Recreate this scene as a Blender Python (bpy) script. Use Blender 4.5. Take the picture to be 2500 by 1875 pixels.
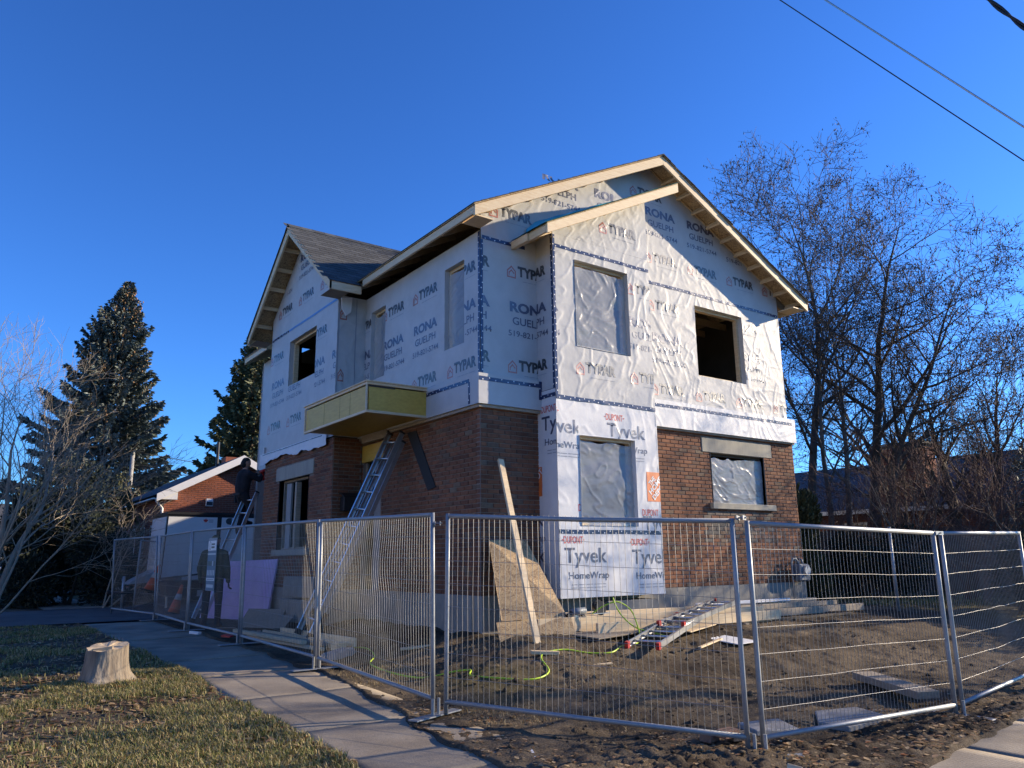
import bpy, bmesh, math, random
import numpy as np
from mathutils import Vector, Matrix
from math import radians, sin, cos, pi, sqrt, atan2

for o in list(bpy.data.objects):
    bpy.data.objects.remove(o)
S = bpy.context.scene
C = S.collection
random.seed(7)
RNG = np.random.default_rng(11)

# ---------------------------------------------------------------- camera
CAM_Z = 1.5
YAW, PITCH, ROLL, FPX = 0.62615524, 0.2208103, -0.01199617, 1895.2106
_f = Vector((sin(YAW) * cos(PITCH), cos(YAW) * cos(PITCH), sin(PITCH)))
_r0 = Vector((cos(YAW), -sin(YAW), 0))
_u0 = _r0.cross(_f)
_r = _r0 * cos(ROLL) + _u0 * sin(ROLL)
_u = -_r0 * sin(ROLL) + _u0 * cos(ROLL)
cam = bpy.data.cameras.new('camera')
cam.sensor_fit = 'HORIZONTAL'; cam.sensor_width = 36.0
cam.lens = FPX / 2500 * 36
cam.clip_start = .05; cam.clip_end = 3000
co = bpy.data.objects.new('camera', cam); C.objects.link(co)
co.matrix_world = Matrix(((_r.x, _u.x, -_f.x, 0), (_r.y, _u.y, -_f.y, 0), (_r.z, _u.z, -_f.z, CAM_Z), (0, 0, 0, 1)))
S.camera = co

# ---------------------------------------------------------------- sun, sky, exposure
SUN = Vector((2.9, -1.0, 1.03)).normalized()
SUN_EL = math.asin(SUN.z); SUN_AZ = atan2(SUN.x, SUN.y)      # azimuth clockwise from +Y
sl = bpy.data.lights.new('sun', 'SUN'); sl.energy = 5.0; sl.angle = radians(.55); sl.color = (1, .82, .58)
so = bpy.data.objects.new('sun', sl); C.objects.link(so)
so.rotation_euler = SUN.to_track_quat('Z', 'Y').to_euler(); so.location = SUN * 60
W = bpy.data.worlds.new('World'); S.world = W; W.use_nodes = True
wn = W.node_tree.nodes; wl = W.node_tree.links
sky = wn.new('ShaderNodeTexSky'); sky.sky_type = 'NISHITA'; sky.sun_disc = False
sky.sun_elevation = SUN_EL; sky.sun_rotation = SUN_AZ
sky.altitude = 330; sky.air_density = 1.0; sky.dust_density = .35; sky.ozone_density = 2.2
hs = wn.new('ShaderNodeGamma'); hs.inputs['Gamma'].default_value = 1.2
bg = wn['Background']; bg.inputs['Strength'].default_value = .07
tn = wn.new('ShaderNodeMixRGB'); tn.blend_type = 'MULTIPLY'; tn.inputs[0].default_value = 1; tn.inputs[2].default_value = (.42, .87, 1.58, 1)
wl.new(sky.outputs[0], hs.inputs['Color']); wl.new(hs.outputs[0], tn.inputs[1]); wl.new(tn.outputs[0], bg.inputs['Color'])
S.view_settings.view_transform = 'Standard'; S.view_settings.look = 'None'
S.view_settings.exposure = .85; S.view_settings.gamma = 1; S.view_settings.use_curve_mapping = False
S.render.engine = 'CYCLES'
S.cycles.use_denoising = True
S.cycles.max_bounces = 6; S.cycles.diffuse_bounces = 3; S.cycles.glossy_bounces = 3
S.cycles.transparent_max_bounces = 12; S.cycles.transmission_bounces = 4
S.cycles.caustics_reflective = False; S.cycles.caustics_refractive = False
S.cycles.sample_clamp_indirect = 6

# ---------------------------------------------------------------- numpy noise
_perm = np.random.default_rng(3).permutation(512)
_perm = np.concatenate([_perm, _perm, _perm])
_gr = np.random.default_rng(5).uniform(-1, 1, 512)
def vnoise(x, y, seed=0):
    x = np.asarray(x, float) + seed * 17.13; y = np.asarray(y, float) + seed * 9.71
    xi = np.floor(x).astype(int); yi = np.floor(y).astype(int)
    fx = x - xi; fy = y - yi
    ux = fx * fx * fx * (fx * (fx * 6 - 15) + 10); uy = fy * fy * fy * (fy * (fy * 6 - 15) + 10)
    def h(a, b): return _gr[_perm[(_perm[a & 511] + b) & 511]]
    a = h(xi, yi); b = h(xi + 1, yi); c = h(xi, yi + 1); d = h(xi + 1, yi + 1)
    return (a * (1 - ux) + b * ux) * (1 - uy) + (c * (1 - ux) + d * ux) * uy
def fbm(x, y, seed=0, o=4, g=.5):
    s = 0; a = 1; f = 1
    for k in range(o):
        s = s + a * vnoise(x * f, y * f, seed + k * 3); a *= g; f *= 2.03
    return s
def sst(t):
    t = np.clip(t, 0, 1); return t * t * (3 - 2 * t)
def G(x, y):
    x = np.asarray(x, float); y = np.asarray(y, float)
    zw = np.interp(y, [-60, -5, 2, 4, 6.4, 9.5, 13, 23, 45, 150], [-.15, -.12, -.02, .02, .12, .2, .27, .28, .25, .1])
    zs = np.interp(x, [-60, 0, 4, 8, 12, 30, 150], [-.1, .0, .0, -.06, -.04, .1, .1])
    t = sst((x - 3.9) / 2.2)
    base = zw * (1 - t) + zs * t
    m = sst(np.minimum(np.minimum((x - 3.9) / 2.3, (y - 4.15) / 4.6), ((x - 3.85) * .845 + (y - 6.4) * .535) / 3.2))
    return base + (.5 - base) * m
def gz(x, y): return float(G(x, y))

# ---------------------------------------------------------------- materials
MATS = {}
def newmat(name):
    m = bpy.data.materials.new(name); m.use_nodes = True
    MATS[name] = m
    return m, m.node_tree.nodes, m.node_tree.links, m.node_tree.nodes['Principled BSDF']
def ramp(n, stops):
    r = n.new('ShaderNodeValToRGB'); e = r.color_ramp.elements
    e[0].position, e[0].color = stops[0][0], (*stops[0][1], 1)
    e[1].position, e[1].color = stops[-1][0], (*stops[-1][1], 1)
    for p, c in stops[1:-1]:
        k = e.new(p); k.color = (*c, 1)
    return r
def simple(name, col, rough=.6, metal=0, col2=None, scale=8, bump=0, bscale=60, spec=.5, stretch=None, rand=0, detail=5):
    """principled with a two tone noise, an optional bump and an optional random tint for each piece"""
    m, n, l, b = newmat(name)
    b.inputs['Roughness'].default_value = rough; b.inputs['Metallic'].default_value = metal
    b.inputs['Specular IOR Level'].default_value = spec
    b.inputs['Base Color'].default_value = (*col, 1)
    tc = n.new('ShaderNodeTexCoord'); vec = tc.outputs['Object']
    if stretch:
        mp = n.new('ShaderNodeMapping'); mp.inputs['Scale'].default_value = stretch
        l.new(vec, mp.inputs['Vector']); vec = mp.outputs[0]
    last = None
    if col2:
        t = n.new('ShaderNodeTexNoise'); t.inputs['Scale'].default_value = scale; t.inputs['Detail'].default_value = detail
        t.inputs['Roughness'].default_value = .65
        l.new(vec, t.inputs['Vector'])
        r = ramp(n, [(.32, col), (.68, col2)]); l.new(t.outputs[0], r.inputs[0]); last = r.outputs[0]
    if rand:
        g = n.new('ShaderNodeNewGeometry'); oi = n.new('ShaderNodeObjectInfo')
        ad = n.new('ShaderNodeMath'); ad.operation = 'ADD'; l.new(g.outputs['Random Per Island'], ad.inputs[0]); l.new(oi.outputs['Random'], ad.inputs[1])
        fr = n.new('ShaderNodeMath'); fr.operation = 'FRACT'; l.new(ad.outputs[0], fr.inputs[0])
        mr = n.new('ShaderNodeMapRange'); mr.inputs['To Min'].default_value = 1 - rand; mr.inputs['To Max'].default_value = 1 + rand * .6
        l.new(fr.outputs[0], mr.inputs[0])
        h = n.new('ShaderNodeHueSaturation'); l.new(mr.outputs[0], h.inputs['Value'])
        if last is not None: l.new(last, h.inputs['Color'])
        else: h.inputs['Color'].default_value = (*col, 1)
        last = h.outputs[0]
    if last is not None: l.new(last, b.inputs['Base Color'])
    if bump:
        t2 = n.new('ShaderNodeTexNoise'); t2.inputs['Scale'].default_value = bscale; t2.inputs['Detail'].default_value = 4
        l.new(vec, t2.inputs['Vector'])
        bu = n.new('ShaderNodeBump'); bu.inputs['Strength'].default_value = .8; bu.inputs['Distance'].default_value = bump
        l.new(t2.outputs[0], bu.inputs['Height']); l.new(bu.outputs[0], b.inputs['Normal'])
    return m

simple('wrap', (.47, .47, .46), .45, col2=(.54, .54, .53), scale=3, bump=.0012, bscale=26, spec=.13)
simple('tyvek', (.74, .74, .73), .45, col2=(.68, .68, .68), scale=4, bump=.0012, bscale=30, spec=.15)
simple('ink_black', (.018, .020, .024), .36, col2=(.045, .048, .05), scale=30, spec=1.0)
simple('ink_navy', (.045, .055, .11), .36, col2=(.08, .09, .14), scale=25, spec=1.0)
simple('ink_red', (.40, .10, .065), .36, col2=(.45, .17, .13), scale=20, spec=1.0)
simple('ink_scarlet', (.60, .035, .03), .5, col2=(.55, .07, .05), scale=20)
simple('ink_orange', (.75, .17, .03), .5, col2=(.7, .2, .06), scale=6)
simple('ink_white', (.8, .8, .8), .5)
simple('ink_grey', (.30, .32, .36), .5)
simple('tape', (.018, .030, .085), .25, col2=(.03, .05, .12), scale=14, bump=.0015, bscale=40)
simple('tape_blue', (.05, .16, .42), .3, col2=(.1, .25, .5), scale=30)
simple('cap_white', (.75, .76, .78), .35)
simple('mortar', (.30, .26, .215), .95, col2=(.19, .165, .145), scale=6, bump=.002, bscale=120)
simple('mortar_old', (.36, .33, .28), .95, col2=(.25, .23, .2), scale=6, bump=.002, bscale=120)
simple('concrete', (.34, .315, .265), .9, col2=(.22, .205, .18), scale=2.2, bump=.003, bscale=40)
simple('concrete_lintel', (.40, .37, .29), .88, col2=(.30, .28, .23), scale=5, bump=.0015, bscale=50, stretch=(1, 1, .3))
simple('wood_new', (.78, .62, .39), .62, col2=(.64, .46, .26), scale=5, bump=.0006, bscale=50, stretch=(1.2, 1.2, 10), rand=.14)
simple('wood_y', (.78, .62, .39), .62, col2=(.64, .46, .26), scale=4, bump=.0006, bscale=50, stretch=(10, 1.2, 10), rand=.14)
simple('wood_x', (.78, .62, .39), .62, col2=(.64, .46, .26), scale=4, bump=.0006, bscale=50, stretch=(1.2, 10, 10), rand=.14)
simple('wood_old', (.40, .33, .24), .8, col2=(.27, .22, .165), scale=4, bump=.001, bscale=40, stretch=(1.5, 9, 9), rand=.25)
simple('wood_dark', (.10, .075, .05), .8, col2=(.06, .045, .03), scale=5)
simple('form_ply', (.66, .44, .075), .5, col2=(.54, .33, .05), scale=5, bump=.0006, bscale=20, stretch=(3, 1, 6))
simple('shingle', (.042, .046, .05), .9, col2=(.085, .09, .09), scale=38, bump=.002, bscale=300, rand=.4, detail=3)
simple('membrane', (.02, .26, .36), .28, col2=(.06, .42, .52), scale=3, bump=.004, bscale=9)
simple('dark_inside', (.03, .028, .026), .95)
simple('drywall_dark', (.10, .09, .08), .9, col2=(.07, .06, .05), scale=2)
simple('alu', (.62, .63, .64), .32, .85, col2=(.5, .51, .53), scale=10)
simple('alu_dull', (.55, .56, .57), .42, .7, col2=(.42, .43, .45), scale=10)
simple('red_plastic', (.5, .025, .02), .4)
simple('galv', (.36, .365, .36), .5, .4, col2=(.27, .29, .31), scale=22)
simple('wire', (.40, .385, .36), .45, .7, col2=(.27, .26, .25), scale=40)
simple('black_metal', (.018, .018, .02), .45, .2)
simple('rubber', (.02, .02, .021), .8)
simple('paint_white', (.78, .78, .77), .45, col2=(.7, .7, .7), scale=3)
simple('trailer_white', (.72, .73, .74), .3, col2=(.66, .67, .69), scale=2)
simple('roof_grey', (.05, .052, .058), .9, col2=(.08, .082, .088), scale=9, bump=.003, bscale=120)
simple('foam', (.52, .36, .60), .7, col2=(.60, .46, .66), scale=2.5)
simple('cone_orange', (.80, .10, .02), .5, col2=(.7, .14, .04), scale=12)
simple('cone_band', (.62, .60, .58), .5, col2=(.4, .38, .36), scale=12)
simple('cloth_green', (.085, .10, .06), .95, col2=(.055, .065, .04), scale=14, bump=.006, bscale=14)
simple('cloth_black', (.012, .012, .015), .95, col2=(.02, .02, .025), scale=14, bump=.006, bscale=14)
simple('cloth_navy', (.012, .014, .024), .95, col2=(.022, .024, .035), scale=14, bump=.006, bscale=14)
simple('skin', (.42, .22, .15), .6)
simple('glove', (.03, .028, .028), .9)
simple('hair', (.012, .010, .009), .8)
simple('hose', (.44, .62, .03), .4)
simple('stone', (.34, .33, .31), .9, col2=(.2, .19, .18), scale=4, bump=.01, bscale=9)
simple('bark', (.13, .105, .08), .95, col2=(.065, .052, .042), scale=7, bump=.012, bscale=22, stretch=(1, 1, .25))
simple('bark_grey', (.17, .15, .125), .95, col2=(.10, .088, .075), scale=7, bump=.008, bscale=22, stretch=(1, 1, .25))
simple('twig', (.115, .09, .07), .9, col2=(.07, .055, .045), scale=3)
simple('twig_pale', (.40, .335, .245), .85, col2=(.28, .23, .17), scale=3)
simple('twig_red', (.15, .085, .065), .85, col2=(.1, .06, .05), scale=3)
simple('samara', (.12, .085, .055), .85, rand=.5)
simple('needle', (.155, .185, .165), .7, rand=.5)
simple('needle_green', (.16, .17, .085), .7, rand=.5)
simple('cedar', (.020, .030, .015), .8, rand=.5)
simple('cedar_olive', (.085, .085, .03), .8, rand=.5)
simple('spruce_cone', (.36, .21, .10), .8, rand=.35)
simple('car_blue', (.10, .14, .20), .25, .3)
simple('car_white', (.6, .62, .65), .25)
simple('car_grey', (.18, .19, .2), .25, .3)
simple('glass_dark', (.02, .025, .03), .08, spec=.8)
simple('stucco_tan', (.50, .40, .27), .85, col2=(.44, .35, .24), scale=3)
simple('siding_grey', (.36, .35, .33), .8, col2=(.3, .29, .27), scale=2)
simple('fence_wood', (.15, .135, .115), .9, col2=(.10, .09, .08), scale=4, stretch=(8, 8, 1), rand=.3)
simple('meter_grey', (.20, .22, .24), .55, .2)
simple('green_paint', (.05, .22, .16), .5)
simple('kerb', (.33, .31, .28), .9, col2=(.24, .225, .2), scale=4, bump=.003, bscale=60)
simple('wire_black', (.012, .012, .013), .6)
simple('wire_bright', (.35, .36, .38), .3, .8)

def brick_mat(name, stops, spread=.14):
    m, n, l, b = newmat(name)
    b.inputs['Roughness'].default_value = .88
    g = n.new('ShaderNodeNewGeometry'); oi = n.new('ShaderNodeObjectInfo'); tc = n.new('ShaderNodeTexCoord')
    ad = n.new('ShaderNodeMath'); ad.operation = 'ADD'; l.new(g.outputs['Random Per Island'], ad.inputs[0]); l.new(oi.outputs['Random'], ad.inputs[1])
    fr = n.new('ShaderNodeMath'); fr.operation = 'FRACT'; l.new(ad.outputs[0], fr.inputs[0])
    r = ramp(n, stops); l.new(fr.outputs[0], r.inputs[0])
    t = n.new('ShaderNodeTexNoise'); t.inputs['Scale'].default_value = 22; t.inputs['Detail'].default_value = 6
    l.new(g.outputs['Position'], t.inputs['Vector'])
    t3 = n.new('ShaderNodeTexNoise'); t3.inputs['Scale'].default_value = 1.1; t3.inputs['Detail'].default_value = 3
    l.new(g.outputs['Position'], t3.inputs['Vector'])
    mr = n.new('ShaderNodeMapRange'); mr.inputs['From Min'].default_value = .3; mr.inputs['From Max'].default_value = .7
    mr.inputs['To Min'].default_value = .72; mr.inputs['To Max'].default_value = 1.2; l.new(t.outputs[0], mr.inputs[0])
    mr3 = n.new('ShaderNodeMapRange'); mr3.inputs['From Min'].default_value = .35; mr3.inputs['From Max'].default_value = .65
    mr3.inputs['To Min'].default_value = .8; mr3.inputs['To Max'].default_value = 1.12; l.new(t3.outputs[0], mr3.inputs[0])
    mu = n.new('ShaderNodeMath'); mu.operation = 'MULTIPLY'; l.new(mr.outputs[0], mu.inputs[0]); l.new(mr3.outputs[0], mu.inputs[1])
    h = n.new('ShaderNodeHueSaturation'); l.new(r.outputs[0], h.inputs['Color']); l.new(mu.outputs[0], h.inputs['Value'])
    l.new(h.outputs[0], b.inputs['Base Color'])
    bu = n.new('ShaderNodeBump'); bu.inputs['Strength'].default_value = .7; bu.inputs['Distance'].default_value = .003
    t2 = n.new('ShaderNodeTexNoise'); t2.inputs['Scale'].default_value = 90; l.new(g.outputs['Position'], t2.inputs['Vector'])
    l.new(t2.outputs[0], bu.inputs['Height']); l.new(bu.outputs[0], b.inputs['Normal'])
brick_mat('brick', [(0, (.12, .045, .024)), (.18, (.20, .078, .036)), (.5, (.25, .10, .046)), (.8, (.21, .082, .04)), (.95, (.145, .082, .05)), (1, (.20, .14, .09))])
brick_mat('brick_mixed', [(0, (.115, .10, .085)), (.3, (.19, .16, .13)), (.5, (.22, .10, .06)), (.7, (.13, .12, .105)), (1, (.25, .16, .10))])
brick_mat('brick_red', [(0, (.20, .06, .035)), (.5, (.27, .085, .045)), (1, (.22, .075, .05))])

def osb_mat():
    m, n, l, b = newmat('osb')
    b.inputs['Roughness'].default_value = .75
    tc = n.new('ShaderNodeTexCoord'); mp = n.new('ShaderNodeMapping'); mp.inputs['Scale'].default_value = (1, 1, 1)
    l.new(tc.outputs['Object'], mp.inputs[0])
    no = n.new('ShaderNodeTexNoise'); no.inputs['Scale'].default_value = 9; l.new(mp.outputs[0], no.inputs['Vector'])
    mx = n.new('ShaderNodeMixRGB'); mx.inputs[0].default_value = .35; l.new(mp.outputs[0], mx.inputs[1]); l.new(no.outputs['Color'], mx.inputs[2])
    v = n.new('ShaderNodeTexVoronoi'); v.inputs['Scale'].default_value = 34; l.new(mx.outputs[0], v.inputs['Vector'])
    r = ramp(n, [(0, (.20, .12, .06)), (.35, (.42, .28, .14)), (.7, (.55, .39, .20)), (1, (.34, .22, .11))])
    sp = n.new('ShaderNodeSeparateColor'); l.new(v.outputs['Color'], sp.inputs[0]); l.new(sp.outputs[0], r.inputs[0])
    l.new(r.outputs[0], b.inputs['Base Color'])
    bu = n.new('ShaderNodeBump'); bu.inputs['Distance'].default_value = .0012; bu.inputs['Strength'].default_value = .6
    l.new(sp.outputs[1], bu.inputs['Height']); l.new(bu.outputs[0], b.inputs['Normal'])
osb_mat()

def film_mat():
    m, n, l, b = newmat('film')
    b.inputs['Base Color'].default_value = (.72, .74, .76, 1); b.inputs['Roughness'].default_value = .22
    b.inputs['Specular IOR Level'].default_value = .8
    t = n.new('ShaderNodeBsdfTransparent'); t.inputs[0].default_value = (.92, .94, .96, 1)
    mx = n.new('ShaderNodeMixShader'); mx.inputs[0].default_value = .40
    l.new(t.outputs[0], mx.inputs[1]); l.new(b.outputs[0], mx.inputs[2])
    l.new(mx.outputs[0], n['Material Output'].inputs['Surface'])
film_mat()
def glass_mat():
    m, n, l, b = newmat('glass')
    b.inputs['Base Color'].default_value = (.02, .025, .03, 1); b.inputs['Roughness'].default_value = .05
    t = n.new('ShaderNodeBsdfTransparent'); t.inputs[0].default_value = (.7, .75, .78, 1)
    mx = n.new('ShaderNodeMixShader'); mx.inputs[0].default_value = .5
    l.new(t.outputs[0], mx.inputs[1]); l.new(b.outputs[0], mx.inputs[2]); l.new(mx.outputs[0], n['Material Output'].inputs['Surface'])
glass_mat()

def ground_mat():
    m, n, l, b = newmat('ground')
    b.inputs['Roughness'].default_value = .96; b.inputs['Specular IOR Level'].default_value = .15
    at = n.new('ShaderNodeAttribute'); at.attribute_name = 'grass'
    aw = n.new('ShaderNodeAttribute'); aw.attribute_name = 'wet'
    g = n.new('ShaderNodeNewGeometry')
    def nz(s, d=6, ro=.65):
        t = n.new('ShaderNodeTexNoise'); t.inputs['Scale'].default_value = s; t.inputs['Detail'].default_value = d; t.inputs['Roughness'].default_value = ro
        l.new(g.outputs['Position'], t.inputs['Vector']); return t.outputs[0]
    r1 = ramp(n, [(.3, (.062, .047, .032)), (.5, (.125, .094, .062)), (.72, (.215, .165, .11))]); l.new(nz(2.2), r1.inputs[0])
    r2 = ramp(n, [(.33, (.075, .057, .04)), (.5, (.14, .108, .072)), (.68, (.28, .225, .155))]); l.new(nz(38, 5, .7), r2.inputs[0])
    mx0 = n.new('ShaderNodeMixRGB'); mx0.inputs[0].default_value = .5; l.new(r1.outputs[0], mx0.inputs[1]); l.new(r2.outputs[0], mx0.inputs[2])
    r0 = ramp(n, [(.36, (.42, .40, .40)), (.56, (1, 1, 1))]); l.new(nz(.9, 4, .6), r0.inputs[0])
    mx = n.new('ShaderNodeMixRGB'); mx.blend_type = 'MULTIPLY'; mx.inputs[0].default_value = 1; l.new(mx0.outputs[0], mx.inputs[1]); l.new(r0.outputs[0], mx.inputs[2])
    r3 = ramp(n, [(.3, (.05, .058, .018)), (.5, (.13, .115, .045)), (.7, (.22, .18, .09))]); l.new(nz(9), r3.inputs[0])
    mg = n.new('ShaderNodeMixRGB'); l.new(at.outputs['Fac'], mg.inputs[0]); l.new(mx.outputs[0], mg.inputs[1]); l.new(r3.outputs[0], mg.inputs[2])
    l.new(mg.outputs[0], b.inputs['Base Color'])
    bu = n.new('ShaderNodeBump'); bu.inputs['Distance'].default_value = .02; bu.inputs['Strength'].default_value = 1
    l.new(nz(55, 5, .7), bu.inputs['Height']); l.new(bu.outputs[0], b.inputs['Normal'])
ground_mat()
def walk_mat(name, c1, c2, groove):
    m, n, l, b = newmat(name)
    b.inputs['Roughness'].default_value = .9
    g = n.new('ShaderNodeNewGeometry')
    def nz(s, d=6):
        t = n.new('ShaderNodeTexNoise'); t.inputs['Scale'].default_value = s; t.inputs['Detail'].default_value = d
        l.new(g.outputs['Position'], t.inputs['Vector']); return t.outputs[0]
    r = ramp(n, [(.35, c1), (.65, c2)]); l.new(nz(1.6, 8), r.inputs[0])
    r2 = ramp(n, [(.3, (.75, .75, .75)), (.7, (1.1, 1.1, 1.1))]); l.new(nz(70, 4), r2.inputs[0])
    mu = n.new('ShaderNodeMixRGB'); mu.blend_type = 'MULTIPLY'; mu.inputs[0].default_value = 1
    l.new(r.outputs[0], mu.inputs[1]); l.new(r2.outputs[0], mu.inputs[2]); l.new(mu.outputs[0], b.inputs['Base Color'])
    bu = n.new('ShaderNodeBump'); bu.inputs['Distance'].default_value = .004; bu.inputs['Strength'].default_value = .8
    if groove:
        w = n.new('ShaderNodeTexWave'); w.inputs['Scale'].default_value = 10; w.bands_direction = groove; w.inputs['Distortion'].default_value = .6
        l.new(g.outputs['Position'], w.inputs['Vector'])
        ad = n.new('ShaderNodeMath'); ad.operation = 'MULTIPLY_ADD'; ad.inputs[1].default_value = .5
        l.new(w.outputs['Fac'], ad.inputs[0]); l.new(nz(90, 3), ad.inputs[2]); l.new(ad.outputs[0], bu.inputs['Height'])
    else: l.new(nz(110, 4), bu.inputs['Height'])
    l.new(bu.outputs[0], b.inputs['Normal'])
walk_mat('sidewalk', (.21, .172, .128), (.35, .292, .215), 'Y')
walk_mat('asphalt', (.06, .06, .062), (.10, .098, .095), None)

def blade_mat(name, stops, trans=.25):
    m, n, l, b = newmat(name)
    b.inputs['Roughness'].default_value = .7
    g = n.new('ShaderNodeNewGeometry'); r = ramp(n, stops); l.new(g.outputs['Random Per Island'], r.inputs[0])
    l.new(r.outputs[0], b.inputs['Base Color'])
    t = n.new('ShaderNodeBsdfTranslucent'); l.new(r.outputs[0], t.inputs[0])
    mx = n.new('ShaderNodeMixShader'); mx.inputs[0].default_value = trans
    l.new(b.outputs[0], mx.inputs[1]); l.new(t.outputs[0], mx.inputs[2]); l.new(mx.outputs[0], n['Material Output'].inputs['Surface'])
blade_mat('blade', [(0, (.07, .10, .018)), (.22, (.17, .19, .045)), (.5, (.36, .31, .12)), (.78, (.50, .40, .20)), (1, (.24, .15, .07))])
blade_mat('blade_dry', [(0, (.16, .12, .06)), (.4, (.30, .23, .12)), (.8, (.40, .31, .17)), (1, (.12, .10, .05))])
blade_mat('leaf', [(0, (.17, .085, .035)), (.3, (.33, .19, .08)), (.6, (.46, .31, .15)), (.85, (.55, .40, .22)), (1, (.40, .13, .03))])
# ---------------------------------------------------------------- mesh helpers
class MB:
    """collects shapes; build() links them as ONE mesh object"""
    def __init__(s): s.v = []; s.f = []
    def add(s, v, f):
        o = len(s.v); s.v += [tuple(p) for p in v]; s.f += [tuple(i + o for i in q) for q in f]; return s
    def box(s, lo, hi):
        x0, y0, z0 = lo; x1, y1, z1 = hi
        return s.add([(x0, y0, z0), (x1, y0, z0), (x1, y1, z0), (x0, y1, z0), (x0, y0, z1), (x1, y0, z1), (x1, y1, z1), (x0, y1, z1)],
                     [(3, 2, 1, 0), (4, 5, 6, 7), (0, 1, 5, 4), (1, 2, 6, 5), (2, 3, 7, 6), (3, 0, 4, 7)])
    def hexa(s, p):
        return s.add(p, [(3, 2, 1, 0), (4, 5, 6, 7), (0, 1, 5, 4), (1, 2, 6, 5), (2, 3, 7, 6), (3, 0, 4, 7)])
    def bar(s, a, b, w, h, up=(0, 0, 1), ch=0):
        """rectangular bar from a to b, w across, h along up"""
        a = Vector(a); b = Vector(b); d = (b - a).normalized(); u = Vector(up); r = d.cross(u).normalized(); u = r.cross(d).normalized()
        p = []
        for q in (a, b):
            for i, j in ((-1, -1), (1, -1), (1, 1), (-1, 1)):
                p.append(q + r * (w / 2 * i) + u * (h / 2 * j))
        return s.add(p, [(0, 1, 2, 3), (7, 6, 5, 4), (1, 0, 4, 5), (2, 1, 5, 6), (3, 2, 6, 7), (0, 3, 7, 4)])
    def prism(s, poly, d):
        """polygon (list of points) swept by vector d"""
        d = Vector(d); n = len(poly); p = [Vector(q) for q in poly]
        return s.add(p + [q + d for q in p], [tuple(range(n))[::-1], tuple(range(n, 2 * n))] + [(i, (i + 1) % n, n + (i + 1) % n, n + i) for i in range(n)])
    def tube(s, pts, r, n=8, cap=True):
        pts = [Vector(p) for p in pts]; rs = r if isinstance(r, (list, tuple)) else [r] * len(pts)
        t0 = (pts[1] - pts[0]).normalized()
        ref = Vector((0, 0, 1)) if abs(t0.z) < .9 else Vector((1, 0, 0))
        u = t0.cross(ref).normalized(); V = []; F = []
        for i, p in enumerate(pts):
            t = (pts[min(i + 1, len(pts) - 1)] - pts[max(i - 1, 0)]).normalized()
            u = (u - t * u.dot(t)).normalized(); w = t.cross(u)
            for k in range(n):
                a = 2 * pi * k / n; V.append(p + (u * cos(a) + w * sin(a)) * rs[i])
        for i in range(len(pts) - 1):
            for k in range(n):
                F.append((i * n + k, i * n + (k + 1) % n, (i + 1) * n + (k + 1) % n, (i + 1) * n + k))
        if cap: F += [tuple(range(n))[::-1], tuple(range((len(pts) - 1) * n, len(pts) * n))]
        return s.add(V, F)
    def disc(s, c, nrm, r, n=8):
        c = Vector(c); nrm = Vector(nrm).normalized(); ref = Vector((0, 0, 1)) if abs(nrm.z) < .9 else Vector((1, 0, 0))
        u = nrm.cross(ref).normalized(); w = nrm.cross(u)
        return s.add([c + (u * cos(2 * pi * k / n) + w * sin(2 * pi * k / n)) * r for k in range(n)], [tuple(range(n))])
    def lathe(s, prof, c=(0, 0, 0), n=16):
        V = []; F = []; c = Vector(c)
        for r, z in prof:
            for k in range(n): V.append(c + Vector((r * cos(2 * pi * k / n), r * sin(2 * pi * k / n), z)))
        for i in range(len(prof) - 1):
            for k in range(n): F.append((i * n + k, i * n + (k + 1) % n, (i + 1) * n + (k + 1) % n, (i + 1) * n + k))
        F += [tuple(range(n))[::-1], tuple(range((len(prof) - 1) * n, len(prof) * n))]
        return s.add(V, F)
    def mesh(s, name):
        m = bpy.data.meshes.new(name); m.from_pydata([tuple(p) for p in s.v], [], s.f); return m
    def build(s, name, mat, parent=None, loc=None, smooth=False, bevel=0):
        m = s.mesh(name)
        if bevel:
            bm = bmesh.new(); bm.from_mesh(m)
            bmesh.ops.bevel(bm, geom=bm.edges[:], offset=bevel, segments=1, affect='EDGES', clamp_overlap=True); bm.to_mesh(m); bm.free()
        return mobj(name, m, mat, parent, loc, smooth)
def mobj(name, m, mat, parent=None, loc=None, smooth=False):
    if mat and not m.materials: m.materials.append(MATS[mat])
    if smooth: m.polygons.foreach_set('use_smooth', [True] * len(m.polygons))
    o = bpy.data.objects.new(name, m); C.objects.link(o)
    if loc is not None: o.location = loc
    if parent: o.parent = parent
    return o
def npmesh(name, V, F, mat, parent=None, smooth=False, attrs=None, kind=None):
    """V (n,3) array, F (m,3|4) array"""
    m = bpy.data.meshes.new(name); V = np.asarray(V, np.float32); F = np.asarray(F, np.int32); k = F.shape[1]
    m.vertices.add(len(V)); m.vertices.foreach_set('co', V.ravel())
    m.loops.add(F.size); m.loops.foreach_set('vertex_index', F.ravel())
    m.polygons.add(len(F)); m.polygons.foreach_set('loop_start', np.arange(0, F.size, k, dtype=np.int32)); m.polygons.foreach_set('loop_total', np.full(len(F), k, np.int32))
    if smooth: m.polygons.foreach_set('use_smooth', np.ones(len(F), bool))
    for an, av in (attrs or {}).items():
        a = m.attributes.new(an, 'FLOAT', 'POINT'); a.data.foreach_set('value', np.asarray(av, np.float32))
    m.update(); m.validate()
    o = mobj(name, m, mat, parent)
    if kind: o['kind'] = kind
    return o
def empty(name, label, cat, loc=(0, 0, 0), rz=0, group=None):
    o = bpy.data.objects.new(name, None); C.objects.link(o); o.location = loc; o.rotation_euler = (0, 0, rz); o.empty_display_size = .2
    o['label'] = label; o['category'] = cat
    if group: o['group'] = group
    return o
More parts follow.
